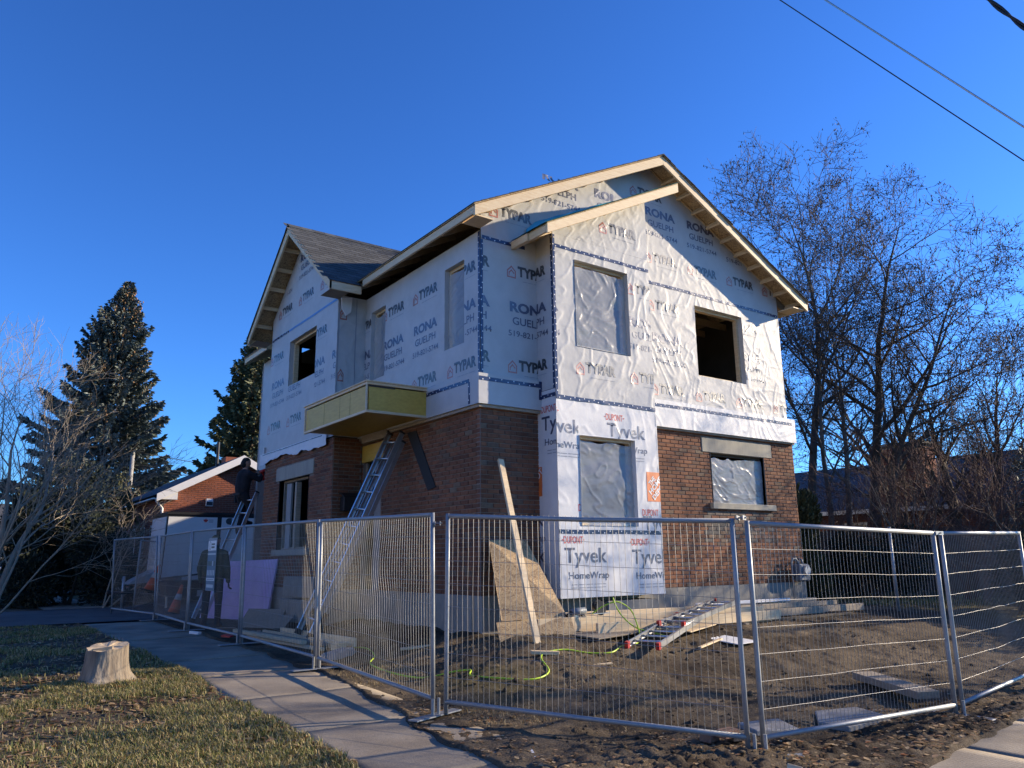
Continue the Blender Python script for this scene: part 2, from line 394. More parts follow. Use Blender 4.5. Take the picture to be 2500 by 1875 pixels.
def tag(o, label, cat, group=None):
    o['label'] = label; o['category'] = cat
    if group: o['group'] = group
    return o
def kind(o, k): o['kind'] = k; return o
def copy_tree(o, parent=None):
    c = o.copy(); C.objects.link(c); c.parent = parent
    for ch in list(o.children): copy_tree(ch, c)
    return c
def gridfaces(nu, nv):
    i = np.arange(nu - 1)[:, None] * nv + np.arange(nv - 1)[None]
    i = i.ravel(); return np.stack([i, i + nv, i + nv + 1, i + 1], 1)

# ---------------------------------------------------------------- ground
def dense(lo, hi, step, far, grow=1.18):
    a = list(np.arange(lo, hi, step)) + [hi]
    s = step; x = hi
    while x < far: s *= grow; x += s; a.append(x)
    s = step; x = lo; b = []
    while x > -far: s *= grow; x -= s; b.append(x)
    return np.array(b[::-1] + a)
WALK_X = (2.5, 3.92)
def walk_mask(x, y):
    """1 on the paved strips (both walks), with the edge wandering under soil"""
    e = .05 * fbm(x * 1.7, y * 1.7, 40, 3)
    a = np.minimum(x - WALK_X[0] + e, np.interp(y, [3, 5, 6.5, 8.5, 30], [3.42, 3.45, 3.55, 3.86, 3.86]) - x + e * 1.6)
    b = np.interp(x, [-40, 3, 5.2, 6.4, 8.9, 40], [3.0, 3.1, 3.0, 3.3, 3.72, 3.9]) - y + e * 1.6
    b = np.minimum(b, y - 1.7)
    return np.maximum(a, b)
def ground_z(x, y):
    z = G(x, y)
    yard = sst(np.minimum(np.minimum((x - 3.7) / .5, (y - 3.5) / .6), ((x - 3.85) * .845 + (y - 6.4) * .535 + .55) / .6)) * (1 - sst((x - 15) / 4)) * (1 - sst((y - 14) / 4))
    rut = fbm(x * .9 + y * .25, y * 2.2, 1, 3)
    cl = fbm(x * 4.2, y * 4.2, 6, 4, .6)
    cl2 = np.abs(fbm(x * 11, y * 11, 9, 3, .6))
    z = z + yard * (.040 * rut + .011 * cl + .013 * (cl2 - .25) * sst(.5 + cl) + .006 * fbm(x * 26, y * 26, 12, 2))
    far = sst((np.hypot(x - 5, y - 7) - 3) / 15)
    z = z + (1 - yard) * (1 - far) * (.012 * fbm(x * 3, y * 3, 2, 3) + .010 * fbm(x * 13, y * 13, 4, 2))
    # soil thrown over the near verge in front of the fence
    m = np.interp(x, [3.4, 4.2, 5, 7, 10], [0, 1, 1, 1, .7]) * sst(1 - np.abs(y - np.interp(x, [3.4, 5.2, 8, 12], [5.2, 3.9, 3.85, 4.1])) / .9)
    z = z + m * (.035 * np.abs(fbm(x * 6, y * 6, 21, 4, .6)) + .02 * np.abs(fbm(x * 17, y * 17, 23, 2)))
    w = walk_mask(x, y)
    z = np.where(w > 0, np.minimum(z, G(x, y)) - .05 * sst(w / .06) + .025 * (1 - sst(w / .10)), z + .018 * sst(1 + w / .15))
    # the mound round the stump
    d = np.hypot(x - 1.6, y - 9.75); z = z + .05 * np.exp(-(d / .7) ** 2)
    return z
def build_ground():
    xs = dense(.2, 12.2, .034, 700); ys = dense(3.2, 12.2, .034, 700)
    X, Y = np.meshgrid(xs, ys, indexing='ij')
    Z = ground_z(X, Y)
    house = (X > 6.3) & (X < 13.5) & (Y > 9.5) & (Y < 19)
    Z = np.where(house, .4, Z)
    gr = np.clip(sst((2.6 - X) / .3) * np.clip(.25 + 1.3 * (.5 + fbm(X * 1.5, Y * 1.5, 61, 4)), 0, 1) * sst((11.3 - Y) / 1.2 + .25) + sst((X - 15) / 2) * sst((Y - 4) / 3) + sst((Y - 30) / 6), 0, 1) * (.75 + .25 * fbm(X * 2, Y * 2, 31, 3))
    gr = np.clip(gr + .45 * sst((.9 - np.hypot(X - 4.9, (Y - 7.3) * .7)) / .8), 0, 1)
    npmesh('ground', np.stack([X, Y, Z], -1).reshape(-1, 3), gridfaces(len(xs), len(ys)), 'ground', smooth=True, attrs={'grass': gr.ravel()}, kind='structure')
build_ground()
def slab_mesh(x0, x1, y0, y1, nx=10, ny=12, rr=.012, dz=0):
    X, Y = np.meshgrid(np.linspace(x0, x1, nx), np.linspace(y0, y1, ny), indexing='ij')
    Z = G(X, Y) - .004 + dz + .004 * fbm(X * 2, Y * 2, 50, 2)
    V = np.stack([X, Y, Z], -1).reshape(-1, 3); F = gridfaces(nx, ny)
    lo = V.copy(); lo[:, 2] -= .12
    ring = [i * ny for i in range(nx)] + [(nx - 1) * ny + j for j in range(1, ny)] + [i * ny + ny - 1 for i in range(nx - 2, -1, -1)] + [j for j in range(ny - 2, 0, -1)]
    n = len(V); R = np.array(ring); R2 = np.roll(R, -1)
    F2 = np.stack([R, R + n, R2 + n, R2], 1)
    return np.concatenate([V, lo]), np.concatenate([F, F2])
def sidewalks():
    base = MB(); base.add([(2.5, 1.7, -.25), (3.9, 1.7, -.25), (3.9, 60, -.05), (2.5, 60, -.05)], [(0, 1, 2, 3)])
    b = kind(base.build('sidewalk', 'asphalt'), 'structure')
    cuts = [1.72, 3.4, 5.02, 6.6, 8.22, 9.75, 11.3, 12.8, 14.3, 15.8, 17.3, 18.8]
    for i in range(len(cuts) - 1):
        V, F = slab_mesh(WALK_X[0] + random.uniform(-.02, .02), WALK_X[1], cuts[i] + .007, cuts[i + 1] - .007, dz=random.uniform(-.006, .006))
        npmesh('slab', V, F, 'sidewalk', b)
    base = MB(); base.add([(3.9, 1.7, -.25), (40, 1.7, -.2), (40, 3.9, -.2), (3.9, 3.9, -.25)], [(0, 1, 2, 3)])
    b2 = kind(base.build('sidewalk', 'asphalt'), 'structure')
    cx = [3.94, 5.4, 6.95, 8.5, 10.05, 11.6, 13.2]
    for i in range(len(cx) - 1):
        V, F = slab_mesh(cx[i] + .007, cx[i + 1] - .007, 1.74, 3.8, dz=random.uniform(-.006, .006))
        npmesh('slab', V, F, 'sidewalk', b2)
    # driveway apron of the neighbour and its asphalt, crossing the walk beyond the site
    m = MB()
    X, Y = np.meshgrid(np.linspace(-6, 8.5, 40), np.linspace(18.85, 24.6, 16), indexing='ij')
    Z = G(X, Y) + .022
    kind(npmesh('driveway', np.stack([X, Y, Z], -1).reshape(-1, 3), gridfaces(40, 16), 'asphalt', smooth=True), 'structure')
    X, Y = np.meshgrid(np.linspace(2.4, 3.95, 6), np.linspace(24.62, 60, 40), indexing='ij')
    kind(npmesh('sidewalk', np.stack([X, Y, G(X, Y) + .03], -1).reshape(-1, 3), gridfaces(6, 40), 'sidewalk'), 'structure')
    # the street on the left and the kerb beside it
    X, Y = np.meshgrid(np.linspace(-12, -3.2, 10), np.linspace(-40, 200, 80), indexing='ij')
    kind(npmesh('road', np.stack([X, Y, G(X, Y) * 0 - .02 + .3 * sst((Y - 4) / 15)], -1).reshape(-1, 3), gridfaces(10, 80), 'asphalt'), 'structure')
    # cross street far left, sunlit verge behind it
    X, Y = np.meshgrid(np.linspace(-40, 14, 20), np.linspace(36, 44, 6), indexing='ij')
    kind(npmesh('road', np.stack([X, Y, G(X, Y) * 0 + .36], -1).reshape(-1, 3), gridfaces(20, 6), 'asphalt'), 'structure')
    X, Y = np.meshgrid(np.linspace(-40, 14, 20), np.linspace(44.3, 45.6, 3), indexing='ij')
    kind(npmesh('pavement', np.stack([X, Y, Y * 0 + .46], -1).reshape(-1, 3), gridfaces(20, 3), 'sidewalk'), 'structure')
    X, Y = np.meshgrid(np.linspace(-40, 14, 20), np.linspace(45.6, 50.5, 6), indexing='ij')
    kind(npmesh('lawn', np.stack([X, Y, Y * 0 + .455], -1).reshape(-1, 3), gridfaces(20, 6), 'ground', attrs={'grass': np.ones(X.size)}), 'structure')
sidewalks()

def scatter_blades(name, n, region, mat, hmin, hmax, dens=None, w=.004, lean=.9, seed=1, zoff=-.005):
    r = np.random.default_rng(seed)
    x = r.uniform(region[0], region[1], n); y = r.uniform(region[2], region[3], n)
    if dens is not None:
        k = r.uniform(0, 1, n) < dens(x, y); x = x[k]; y = y[k]; n = len(x)
    z = ground_z(x, y) + zoff
    a = r.uniform(0, 2 * pi, n); h = r.uniform(hmin, hmax, n); ln = r.uniform(.2, lean, n) * h; ww = w * r.uniform(.6, 1.4, n)
    dx, dy = np.cos(a), np.sin(a); b = a + pi / 2 + r.uniform(-.5, .5, n); px, py = np.cos(b) * ww, np.sin(b) * ww
    P = np.stack([np.stack([x - px, y - py, z], -1), np.stack([x + px, y + py, z], -1),
                  np.stack([x + dx * ln * .4 + px * .8, y + dy * ln * .4 + py * .8, z + h * .62], -1), np.stack([x + dx * ln * .4 - px * .8, y + dy * ln * .4 - py * .8, z + h * .62], -1),
                  np.stack([x + dx * ln * 1.15, y + dy * ln * 1.15, z + h * .85], -1), np.stack([x + dx * ln * 1.1, y + dy * ln * 1.1, z + h * .83], -1)], 1)
    i = np.arange(n)[:, None] * 6
    F = np.concatenate([i + [0, 1, 2, 3], i + [3, 2, 4, 5]])
    return npmesh(name, P.reshape(-1, 3), F, mat, kind='stuff')
def scatter_leaves(name, n, pts, smin, smax, seed=2, mat='leaf'):
    r = np.random.default_rng(seed)
    x, y = pts(r, n); n = len(x); z = ground_z(x, y)
    s = r.uniform(smin, smax, n); a = r.uniform(0, 2 * pi, n); tl = r.uniform(-.7, .7, n); cu = r.uniform(.05, .55, n)
    # six point curled leaf
    L = np.array([[-.5, 0], [-.1, -.34], [.32, -.2], [.55, 0], [.32, .2], [-.1, .34]])
    lz = np.array([.15, .35, .3, .1, .3, .35]) * 1.0
    P = np.zeros((n, 6, 3))
    for k in range(6):
        u = L[k, 0] * s * r.uniform(.8, 1.2, n); v = L[k, 1] * s * r.uniform(.7, 1.3, n)
        P[:, k, 0] = x + u * np.cos(a) - v * np.sin(a); P[:, k, 1] = y + u * np.sin(a) + v * np.cos(a)
        P[:, k, 2] = z + .004 + lz[k] * s * cu + u * tl * .35 + .2 * s * np.abs(tl)
    i = np.arange(n)[:, None] * 6
    F = np.concatenate([i + [0, 1, 2, 3], i + [0, 3, 4, 5]])
    return npmesh(name, P.reshape(-1, 3), F, mat, kind='stuff')
def rect(x0, x1, y0, y1, f=None):
    def g(r, n):
        x = r.uniform(x0, x1, n); y = r.uniform(y0, y1, n)
        if f is not None:
            k = r.uniform(0, 1, n) < f(x, y); x, y = x[k], y[k]
        return x, y
    return g
def gr_d(x, y): return np.clip((.42 + 1.5 * fbm(x * 1.5, y * 1.5, 61, 4)), .05, 1) * (x < 2.56 - .07 * fbm(x * 4, y * 4, 62, 2)) * (np.hypot(x - 1.62, y - 9.78) > .2)
tag(scatter_blades('grass', 120000, (.2, 2.65, 4.2, 10.8), 'blade', .015, .075, gr_d, w=.0035, seed=4), 'short winter grass, green and straw, round the tree stump', 'grass')
def yard_d(x, y): return np.clip(.25 + 1.1 * fbm(x * 1.1, y * 1.1, 71, 3), 0, 1) * (((x - 3.85) * .845 + (y - 6.4) * .535) > -.25) * sst((2.3 - np.hypot(x - 4.9, (y - 7.4) * .8)) / 1.6)
tag(scatter_blades('dry_grass', 26000, (3.9, 7.6, 5.2, 10.0), 'blade_dry', .015, .055, yard_d, w=.003, seed=5), 'dry trampled grass on the soil inside the fence', 'grass')
def strip_d(x, y): return (walk_mask(x, y) < .04) * (((x - 3.85) * .845 + (y - 6.4) * .535) < .5) * np.clip(.5 + fbm(x * 2, y * 2, 81, 3), 0, 1)
tag(scatter_blades('grass', 45000, (-.4, 2.6, 10.7, 18.7), 'blade', .02, .08, lambda x, y: np.clip(.35 + 1.4 * fbm(x * 1.2, y * 1.2, 64, 3), .03, 1) * (x < 2.5), w=.005, seed=14), 'thin shaded grass and bare soil beyond the stump', 'grass')
tag(scatter_leaves('fallen_leaves', 2200, rect(-.2, 2.62, 10.6, 18.6), .03, .09, seed=16), 'leaves lying in the shade beyond the stump', 'leaves')
tag(scatter_leaves('fallen_leaves', 5200, rect(.2, 2.62, 4.2, 10.7), .02, .075, seed=6), 'curled brown leaves lying in the grass by the stump', 'leaves')
tag(scatter_leaves('fallen_leaves', 5200, rect(3.3, 5.8, 3.2, 8.6, strip_d), .014, .05, seed=7), 'brown leaf litter along the fence bottom and walk edge', 'leaves')
tag(scatter_leaves('fallen_leaves', 900, rect(5.2, 9.5, 3.0, 4.6, lambda x, y: (walk_mask(x, y) < .02) * 1.0), .02, .07, seed=8), 'leaves on the soil heap beside the corner pavement', 'leaves')
def lit(x, y): return np.clip(.35 + .8 * fbm(x * 1.5, y * 1.5, 91, 3), 0, 1) * (x > 4.2)
tag(scatter_leaves('wood_chips', 3000, rect(4, 11, 3.9, 9.0, lit), .008, .035, seed=9, mat='blade_dry'), 'small pale chips and litter trodden into the muddy yard', 'chips')
def clods():
    r = np.random.default_rng(15); n = 3800
    x = r.uniform(3.6, 11.5, n); y = r.uniform(3.4, 9.0, n)
    k = (walk_mask(x, y) < .02) & (r.uniform(0, 1, n) < np.clip(.4 + .9 * fbm(x * 1.2, y * 1.2, 95, 3), 0, 1)); x = x[k]; y = y[k]; n = len(x)
    z = ground_z(x, y); s = r.gamma(1.4, .006, n) + .004
    T = np.array([[1, 0, 0], [0, 1, 0], [-1, 0, 0], [0, -1, 0], [0, 0, 1], [0, 0, -1]])
    F0 = np.array([[0, 1, 4], [1, 2, 4], [2, 3, 4], [3, 0, 4], [1, 0, 5], [2, 1, 5], [3, 2, 5], [0, 3, 5]])
    P = T[None] * (s[:, None, None] * r.uniform(.55, 1.35, (n, 6, 3))) * [1, 1, .7] + r.uniform(-.2, .2, (n, 6, 3)) * s[:, None, None]
    P = P + np.stack([x, y, z + s * .25], -1)[:, None]
    F = F0[None] + np.arange(n)[:, None, None] * 6
    return npmesh('soil_clods', P.reshape(-1, 3), F.reshape(-1, 3), 'ground', kind='stuff', attrs={'grass': np.zeros(n * 6)})
tag(clods(), 'broken lumps of dark soil strewn over the yard', 'soil')
# ---------------------------------------------------------------- the house being rebuilt
XW, YF, XE, YN = 6.155, 9.3, 13.62, 19.4
ZF = .99
XC, PEAK, SL = 9.89, 8.66, .502          # ridge line of the main roof, underside of the rake top, slope
BX0, BX1, BY = 7.22, 9.33, 8.86           # bump-out on the gable front
QX, QY0, QY1 = 5.58, 13.3, 17.05          # projecting bay on the long side
HOUSE = empty('house', 'two storey brick house under renovation with printed white wrap on its upper floor', 'house', (9.9, 14, .5))
HOUSE.matrix_world  # keeps parts in world units
HL = Vector((9.9, 14, .5))
def hp(o):      # parent to the house without moving
    o.parent = HOUSE; o.matrix_parent_inverse = Matrix.Translation(-HL); return o
class Pl:
    """vertical plane; u along it, v up, n outward (towards the street)"""
    def __init__(s, k, c): s.k = k; s.c = c; s.dir = 1 if k == 'Y' else -1
    def __call__(s, u, v, n=0):
        return (u, s.c - n, v) if s.k == 'Y' else (s.c - n, u, v)
    def arr(s, u, v, n):
        u, v, n = np.broadcast_arrays(u, v, n)
        return np.stack([u, s.c - n, v], -1) if s.k == 'Y' else np.stack([s.c - n, u, v], -1)
def ridged(x, y, s): return (1 - np.minimum(1, np.abs(vnoise(x, y, s)) * 2.2)) ** 2.5
def folds(u, v, seed, amp):
    if amp == 0: return np.zeros(np.broadcast(u, v).shape)
    u = np.asarray(u) * 1.45; v = np.asarray(v) * 1.45; w = .35 * fbm(u * .9, v * .9, seed, 2)
    a = ridged(u * 4.6 + v * 1.7 + w * 3, v * 1.25 - u * .5, seed + 1)
    b = ridged(u * 4.2 - v * 3.0 + w * 4, v * 1.7 + u * 1.2, seed + 2)
    c = ridged(u * 1.6 + w * 2, v * 5.0 + w * 3, seed + 3)
    d = fbm(u * 13, v * 13, seed + 5, 2)
    m = sst(.5 + 1.3 * fbm(u * .8, v * .8, seed + 7, 2))
    return amp * (a * m + b * (1 - m) * .9 + .55 * c * sst(.3 + vnoise(u * .7, v * .7, seed + 9)) + .10 * d)
class Sheet:
    def __init__(s, pl, seed, amp): s.pl = pl; s.seed = seed; s.amp = amp; s.o = None
    def d(s, u, v): return folds(u, v, s.seed, s.amp)
def breaks(a, b, cell, extra):
    x = np.linspace(a, b, max(2, int((b - a) / cell) + 1))
    for e in extra:
        if a < e < b:
            k = np.argmin(np.abs(x - e)); x[k] = e
    return x
def sheet(name, pl, u0, u1, v0, v1, mat, seed, amp, holes=(), cell=.03, top=None, bottom=None, off=0, parent=None):
    sh = Sheet(pl, seed, amp)
    us = breaks(u0, u1, cell, [h[0] for h in holes] + [h[1] for h in holes])
    vs = breaks(v0, v1, cell, [h[2] for h in holes] + [h[3] for h in holes])
    U, V = np.meshgrid(us, vs, indexing='ij')
    if top is not None:
        T = (V - v0) / (v1 - v0); V = v0 + (np.asarray(top(U)) - v0) * T
    if bottom is not None:
        T = (V - v0) / (v1 - v0); B = bottom(U); V = B + (v1 - B) * T
    D = sh.d(U, V) + off
    F = gridfaces(len(us), len(vs))
    if holes:
        uc = (us[:-1] + us[1:]) / 2; vc = (vs[:-1] + vs[1:]) / 2
        A, B = np.meshgrid(uc, vc, indexing='ij'); keep = np.ones(A.shape, bool)
        for h in holes: keep &= ~((A > h[0]) & (A < h[1]) & (B > h[2]) & (B < h[3]))
        F = F[keep.ravel()]
    if pl.k == 'X': F = F[:, ::-1]
    sh.o = hp(npmesh(name, pl.arr(U, V, D).reshape(-1, 3), F, mat, smooth=True)) if parent is None else npmesh(name, pl.arr(U, V, D).reshape(-1, 3), F, mat, parent, smooth=True)
    sh.off = off
    return sh

# ---- lettering -------------------------------------------------------------
_tc = {}
def text_tris(txt, bold):
    if (txt, bold) in _tc: return _tc[(txt, bold)]
    cu = bpy.data.curves.new('lettering', 'FONT'); cu.body = txt; cu.size = 1; cu.offset = bold; cu.fill_mode = 'FRONT'; cu.resolution_u = 3
    o = bpy.data.objects.new('lettering', cu); C.objects.link(o)
    me = bpy.data.meshes.new_from_object(o.evaluated_get(bpy.context.evaluated_depsgraph_get()))
    bpy.data.objects.remove(o); bpy.data.curves.remove(cu)
    bm = bmesh.new(); bm.from_mesh(me); bpy.data.meshes.remove(me)
    xs = [v.co.x for v in bm.verts]; ys = [v.co.y for v in bm.verts]
    x0, x1, y0, y1 = min(xs), max(xs), min(ys), max(ys)
    for v in bm.verts: v.co = Vector(((v.co.x - x0) / (x1 - x0), (v.co.y - y0) / (y1 - y0), 0))
    _tc[(txt, bold)] = bm
    return bm
def put(sh, bm, u0, v0, w, h, mat, name='lettering', clip=None, shear=0, maxe=.035, parent=None):
    """unit mesh bm laid on the sheet, left edge u0, base v0, w wide, h high"""
    b = bm.copy(); dr = sh.pl.dir
    for v in b.verts: v.co = Vector((u0 + dr * (v.co.x * w + shear * v.co.y * h), v0 + v.co.y * h, 0))
    if clip:
        for val, nn, ax in ((clip[0], -1, 0), (clip[1], 1, 0)) + (((clip[2], -1, 1), (clip[3], 1, 1)) if len(clip) > 2 else ()):
            pco = Vector((val, 0, 0)) if ax == 0 else Vector((0, val, 0)); pno = Vector((nn, 0, 0)) if ax == 0 else Vector((0, nn, 0))
            bmesh.ops.bisect_plane(b, geom=b.verts[:] + b.edges[:] + b.faces[:], plane_co=pco, plane_no=pno, clear_outer=True)
    if not b.faces: b.free(); return
    bmesh.ops.triangulate(b, faces=b.faces[:])
    for _ in range(3):
        es = [e for e in b.edges if e.calc_length() > maxe]
        if not es: break
        bmesh.ops.subdivide_edges(b, edges=es, cuts=1)
        bmesh.ops.triangulate(b, faces=[f for f in b.faces if len(f.verts) > 3])
    co = np.array([v.co[:2] for v in b.verts]); b.verts.index_update()
    F = np.array([[v.index for v in f.verts] for f in b.faces]); b.free()
    P = sh.pl.arr(co[:, 0], co[:, 1], sh.d(co[:, 0], co[:, 1]) + sh.off + .0035)
    o = npmesh(name, P, F, mat)
    o.parent = parent or sh.o; o.matrix_parent_inverse = (parent or sh.o).matrix_world.inverted()
    return o
def poly_bm(polys):
    b = bmesh.new()
    for p in polys: b.faces.new([b.verts.new((x, y, 0)) for x, y in p])
    return b
def strip(pts, w):
    out = []
    for (x0, y0), (x1, y1) in zip(pts[:-1], pts[1:]):
        dx, dy = x1 - x0, y1 - y0; L = sqrt(dx * dx + dy * dy); nx, ny = -dy / L * w / 2, dx / L * w / 2; ex, ey = dx / L * w * .45, dy / L * w * .45
        out.append([(x0 + nx - ex, y0 + ny - ey), (x0 - nx - ex, y0 - ny - ey), (x1 - nx + ex, y1 - ny + ey), (x1 + nx + ex, y1 + ny + ey)])
    return out
ICON = poly_bm(strip([(.5, .06), (.06, .06), (.06, .58)], .12) + strip([(.5, .06), (.94, .06), (.94, .58)], .12) + strip([(.06, .58), (.5, .94), (.94, .58)], .12) + strip([(.24, .42), (.5, .64), (.76, .42)], .12) + strip([(.24, .42), (.24, .24)], .1))
BAR = poly_bm([[(0, 0), (.16, 0), (.16, 1), (0, 1)], [(.19, .1), (.40, .1), (.40, .9), (.19, .9)], [(.43, .1), (.62, .1), (.62, .9), (.43, .9)], [(.65, .1), (1, .1), (1, .9), (.65, .9)]])
def mark_typar(sh, u, v, clip=None, mat='ink_black'):
    d = sh.pl.dir
    put(sh, ICON, u - d * .205, v - .045, .17, .20, 'ink_red', 'logo_mark', clip)
    put(sh, text_tris('TYPAR', .05), u, v, .63, .175, mat, 'lettering', clip, shear=0)
    put(sh, BAR, u + d * .10, v - .075, .50, .012, 'ink_grey', 'small_print', clip)
def mark_rona(sh, u, v, clip=None):
    """three lines; v is the base of the lowest"""
    d = sh.pl.dir
    put(sh, text_tris('RONA', .045), u + d * .03, v + .39, .79, .17, 'ink_navy', 'lettering', clip)
    put(sh, text_tris('GUELPH', .015), u + d * .08, v + .19, .68, .125, 'ink_navy', 'lettering', clip)
    put(sh, text_tris('519-821-5744', .012), u, v, .85, .095, 'ink_navy', 'lettering', clip)
OVAL = poly_bm([[(.0, .5), (.07, .36), (.07, .64)], [(1, .5), (.93, .64), (.93, .36)]])
def mark_tyvek(sh, u, v, clip=None, dup=True, side=1):
    """u left edge, v base of the large word"""
    d = sh.pl.dir
    put(sh, text_tris('Tyvek', .012), u, v - .055, .82, .285, 'ink_navy', 'lettering', clip)
    put(sh, text_tris('HomeWrap', .010), u + d * .07, v - .245, .78, .13, 'ink_navy', 'lettering', clip)
    put(sh, BAR, u + d * .12, v - .30, .66, .012, 'ink_grey', 'small_print', clip)
    put(sh, BAR, u + d * .12, v - .345, .66, .012, 'ink_grey', 'small_print', clip)
    if dup:
        put(sh, text_tris('DUPONT', .006), u - d * .01, v + .29, .36, .105, 'ink_scarlet', 'lettering', clip)
        put(sh, OVAL, u - d * .05, v + .29, .44, .105, 'ink_scarlet', 'logo_mark', clip)

def tape(sh, a, b, w=.055, mat='tape', caps=True, seed=0, off=.004):
    """tape strip on the sheet from a=(u,v) to b=(u,v) with white cap nails"""
    a = np.array(a, float); b = np.array(b, float); L = np.linalg.norm(b - a); n = max(2, int(L / .05)); t = np.linspace(0, 1, n)
    d = (b - a) / L; nn = np.array([-d[1], d[0]]); c = a + (b - a) * t[:, None]
    wob = .006 * fbm(t * L * 2, t * 0 + seed, 33, 2)
    P = []
    for s_ in (-1, 0, 1):
        q = c + nn * (s_ * w / 2) + nn * wob[:, None]; P.append(sh.pl.arr(q[:, 0], q[:, 1], sh.d(q[:, 0], q[:, 1]) + sh.off + off))
    V = np.stack(P, 1).reshape(-1, 3); F = gridfaces(n, 3)
    o = npmesh('tape', V, F, mat); o.parent = sh.o; o.matrix_parent_inverse = sh.o.matrix_world.inverted()
    if caps:
        m = MB(); k = 0; x = .06
        nv = (0, -1, 0) if sh.pl.k == 'Y' else (-1, 0, 0)
        while x < L - .03:
            q = a + d * x + nn * ((1 if k % 2 else -1) * w * .24); dd = float(sh.d(q[0], q[1])) + sh.off + off + .003
            m.disc(sh.pl(q[0], q[1], dd), nv, .0115, 7); x += random.uniform(.085, .12); k += 1
        o2 = m.build('cap_nails', 'cap_white', sh.o); o2.matrix_parent_inverse = sh.o.matrix_world.inverted(); o2['kind'] = 'stuff'
    return o

# ---- brickwork -------------------------------------------------------------
CW, CH, JT = .2125, .0677, .0115
_bm_full = None
def brick_box(w, h, d):
    m = MB(); b = .003
    m.add([(-w / 2, 0, -h / 2), (w / 2, 0, -h / 2), (w / 2, 0, h / 2), (-w / 2, 0, h / 2),
           (-w / 2, -d + b, -h / 2), (w / 2, -d + b, -h / 2), (w / 2, -d + b, h / 2), (-w / 2, -d + b, h / 2),
           (-w / 2 + b, -d, -h / 2 + b), (w / 2 - b, -d, -h / 2 + b), (w / 2 - b, -d, h / 2 - b), (-w / 2 + b, -d, h / 2 - b)],
          [(0, 1, 5, 4), (1, 2, 6, 5), (2, 3, 7, 6), (3, 0, 4, 7), (4, 5, 9, 8), (5, 6, 10, 9), (6, 7, 11, 10), (7, 4, 8, 11), (8, 9, 10, 11)])
    return m
def courses(u0, u1, v0, v1, holes):
    out = []; n = int(round((v1 - v0) / CH))
    for k in range(n):
        v = v0 + (k + .5) * CH
        segs = [(u0, u1)]
        for h in holes:
            if h[2] < v < h[3]:
                ns = []
                for a, b in segs:
                    if h[0] > a: ns.append((a, min(b, h[0])))
                    if h[1] < b: ns.append((max(a, h[1]), b))
                segs = [q for q in ns if q[1] - q[0] > .03]
        x = u0 - CW * (.5 if k % 2 else 0)
        while x < u1:
            for a, b in segs:
                lo = max(x, a); hi = min(x + CW, b)
                if hi - lo > .035: out.append((lo, hi, v, k))
            x += CW
    return out
FULLB = brick_box(CW - JT, CH - JT, .014).mesh('brick')
FULLB.materials.append(MATS['brick'])
FULLM = FULLB.copy(); FULLM.materials.clear(); FULLM.materials.append(MATS['brick_mixed'])
def brick_wall(name, pl, u0, u1, v0, v1, holes=(), single=0, mixed=None, depth=.11):
    """mortar bed, bricks proud of it; the `single` nearest full bricks are objects of their own"""
    m = MB(); c = courses(u0, u1, v0, v1, holes)
    us = sorted({u0, u1, *[h[0] for h in holes], *[h[1] for h in holes]}); vs = sorted({v0, v1, *[h[2] for h in holes], *[h[3] for h in holes]})
    us = [u for u in us if u0 <= u <= u1]; vs = [v for v in vs if v0 <= v <= v1]
    for a, b in zip(us[:-1], us[1:]):
        for d, e in zip(vs[:-1], vs[1:]):
            q = ((a + b) / 2, (d + e) / 2)
            if any(h[0] < q[0] < h[1] and h[2] < q[1] < h[3] for h in holes): continue
            p = [pl(a, d, -.010), pl(b, d, -.010), pl(b, e, -.010), pl(a, e, -.010), pl(a, d, -depth), pl(b, d, -depth), pl(b, e, -depth), pl(a, e, -depth)]
            m.hexa([p[0], p[1], p[2], p[3], p[4], p[5], p[6], p[7]])
    bed = hp(m.build(name, 'mortar'))
    rest = MB(); restm = MB()
    rot = Matrix.Rotation(0, 4, 'Z') if pl.k == 'Y' else Matrix.Rotation(-pi / 2, 4, 'Z')
    cand = sorted([q for q in c if q[1] - q[0] > CW - .01], key=lambda q: Vector(pl((q[0] + q[1]) / 2, q[2])).length)[:single]
    cs = set((q[0], q[2]) for q in cand)
    for lo, hi, v, k in c:
        uc = (lo + hi) / 2; mx = mixed and mixed[0] < uc < mixed[1] and mixed[2] < v < mixed[3] and random.random() < .8
        pr = random.uniform(-.002, .002)
        if (lo, v) in cs:
            o = bpy.data.objects.new('brick', FULLM if mx else FULLB); C.objects.link(o)
            o.matrix_world = Matrix.Translation(pl(uc, v, -.012 + pr)) @ rot
            o.parent = bed; o.matrix_parent_inverse = (Matrix.Translation(HL) @ Matrix.Translation(-HL)).inverted()
        else:
            bb = brick_box(hi - lo - JT, CH - JT, .014); M = Matrix.Translation(pl(uc, v, -.012 + pr)) @ rot
            (restm if mx else rest).add([M @ Vector(p) for p in bb.v], bb.f)
    for mm, mt in ((rest, 'brick'), (restm, 'brick_mixed')):
        if mm.v:
            o = mm.build('bricks', mt, bed); o['kind'] = 'stuff'
    return bed
PY, PX, PB, PQ, PR = Pl('Y', YF), Pl('X', XW), Pl('Y', BY), Pl('X', QX), Pl('Y', QY0)
PBL = Pl('X', BX0)
ZB = 3.70
LW = (11.16, 12.70, 2.43, 3.335)                       # lower right window
brick_wall('brick_wall', PY, BX1 - .06, XE + .06, ZF, ZB, [LW, (10.93, 12.96, 3.335, 3.605), (11.08, 12.88, 2.315, 2.43)], 215, mixed=(10.95, 12.85, 1.72, 2.32))
brick_wall('brick_wall', PY, XW, BX0 + .1, ZF, ZB, (), 60)
brick_wall('brick_wall', PX, YF + .012, QY0, ZF, ZB, [(12.47, 13.24, ZF, 3.25), (12.40, 13.28, 3.25, 3.56)], 25)
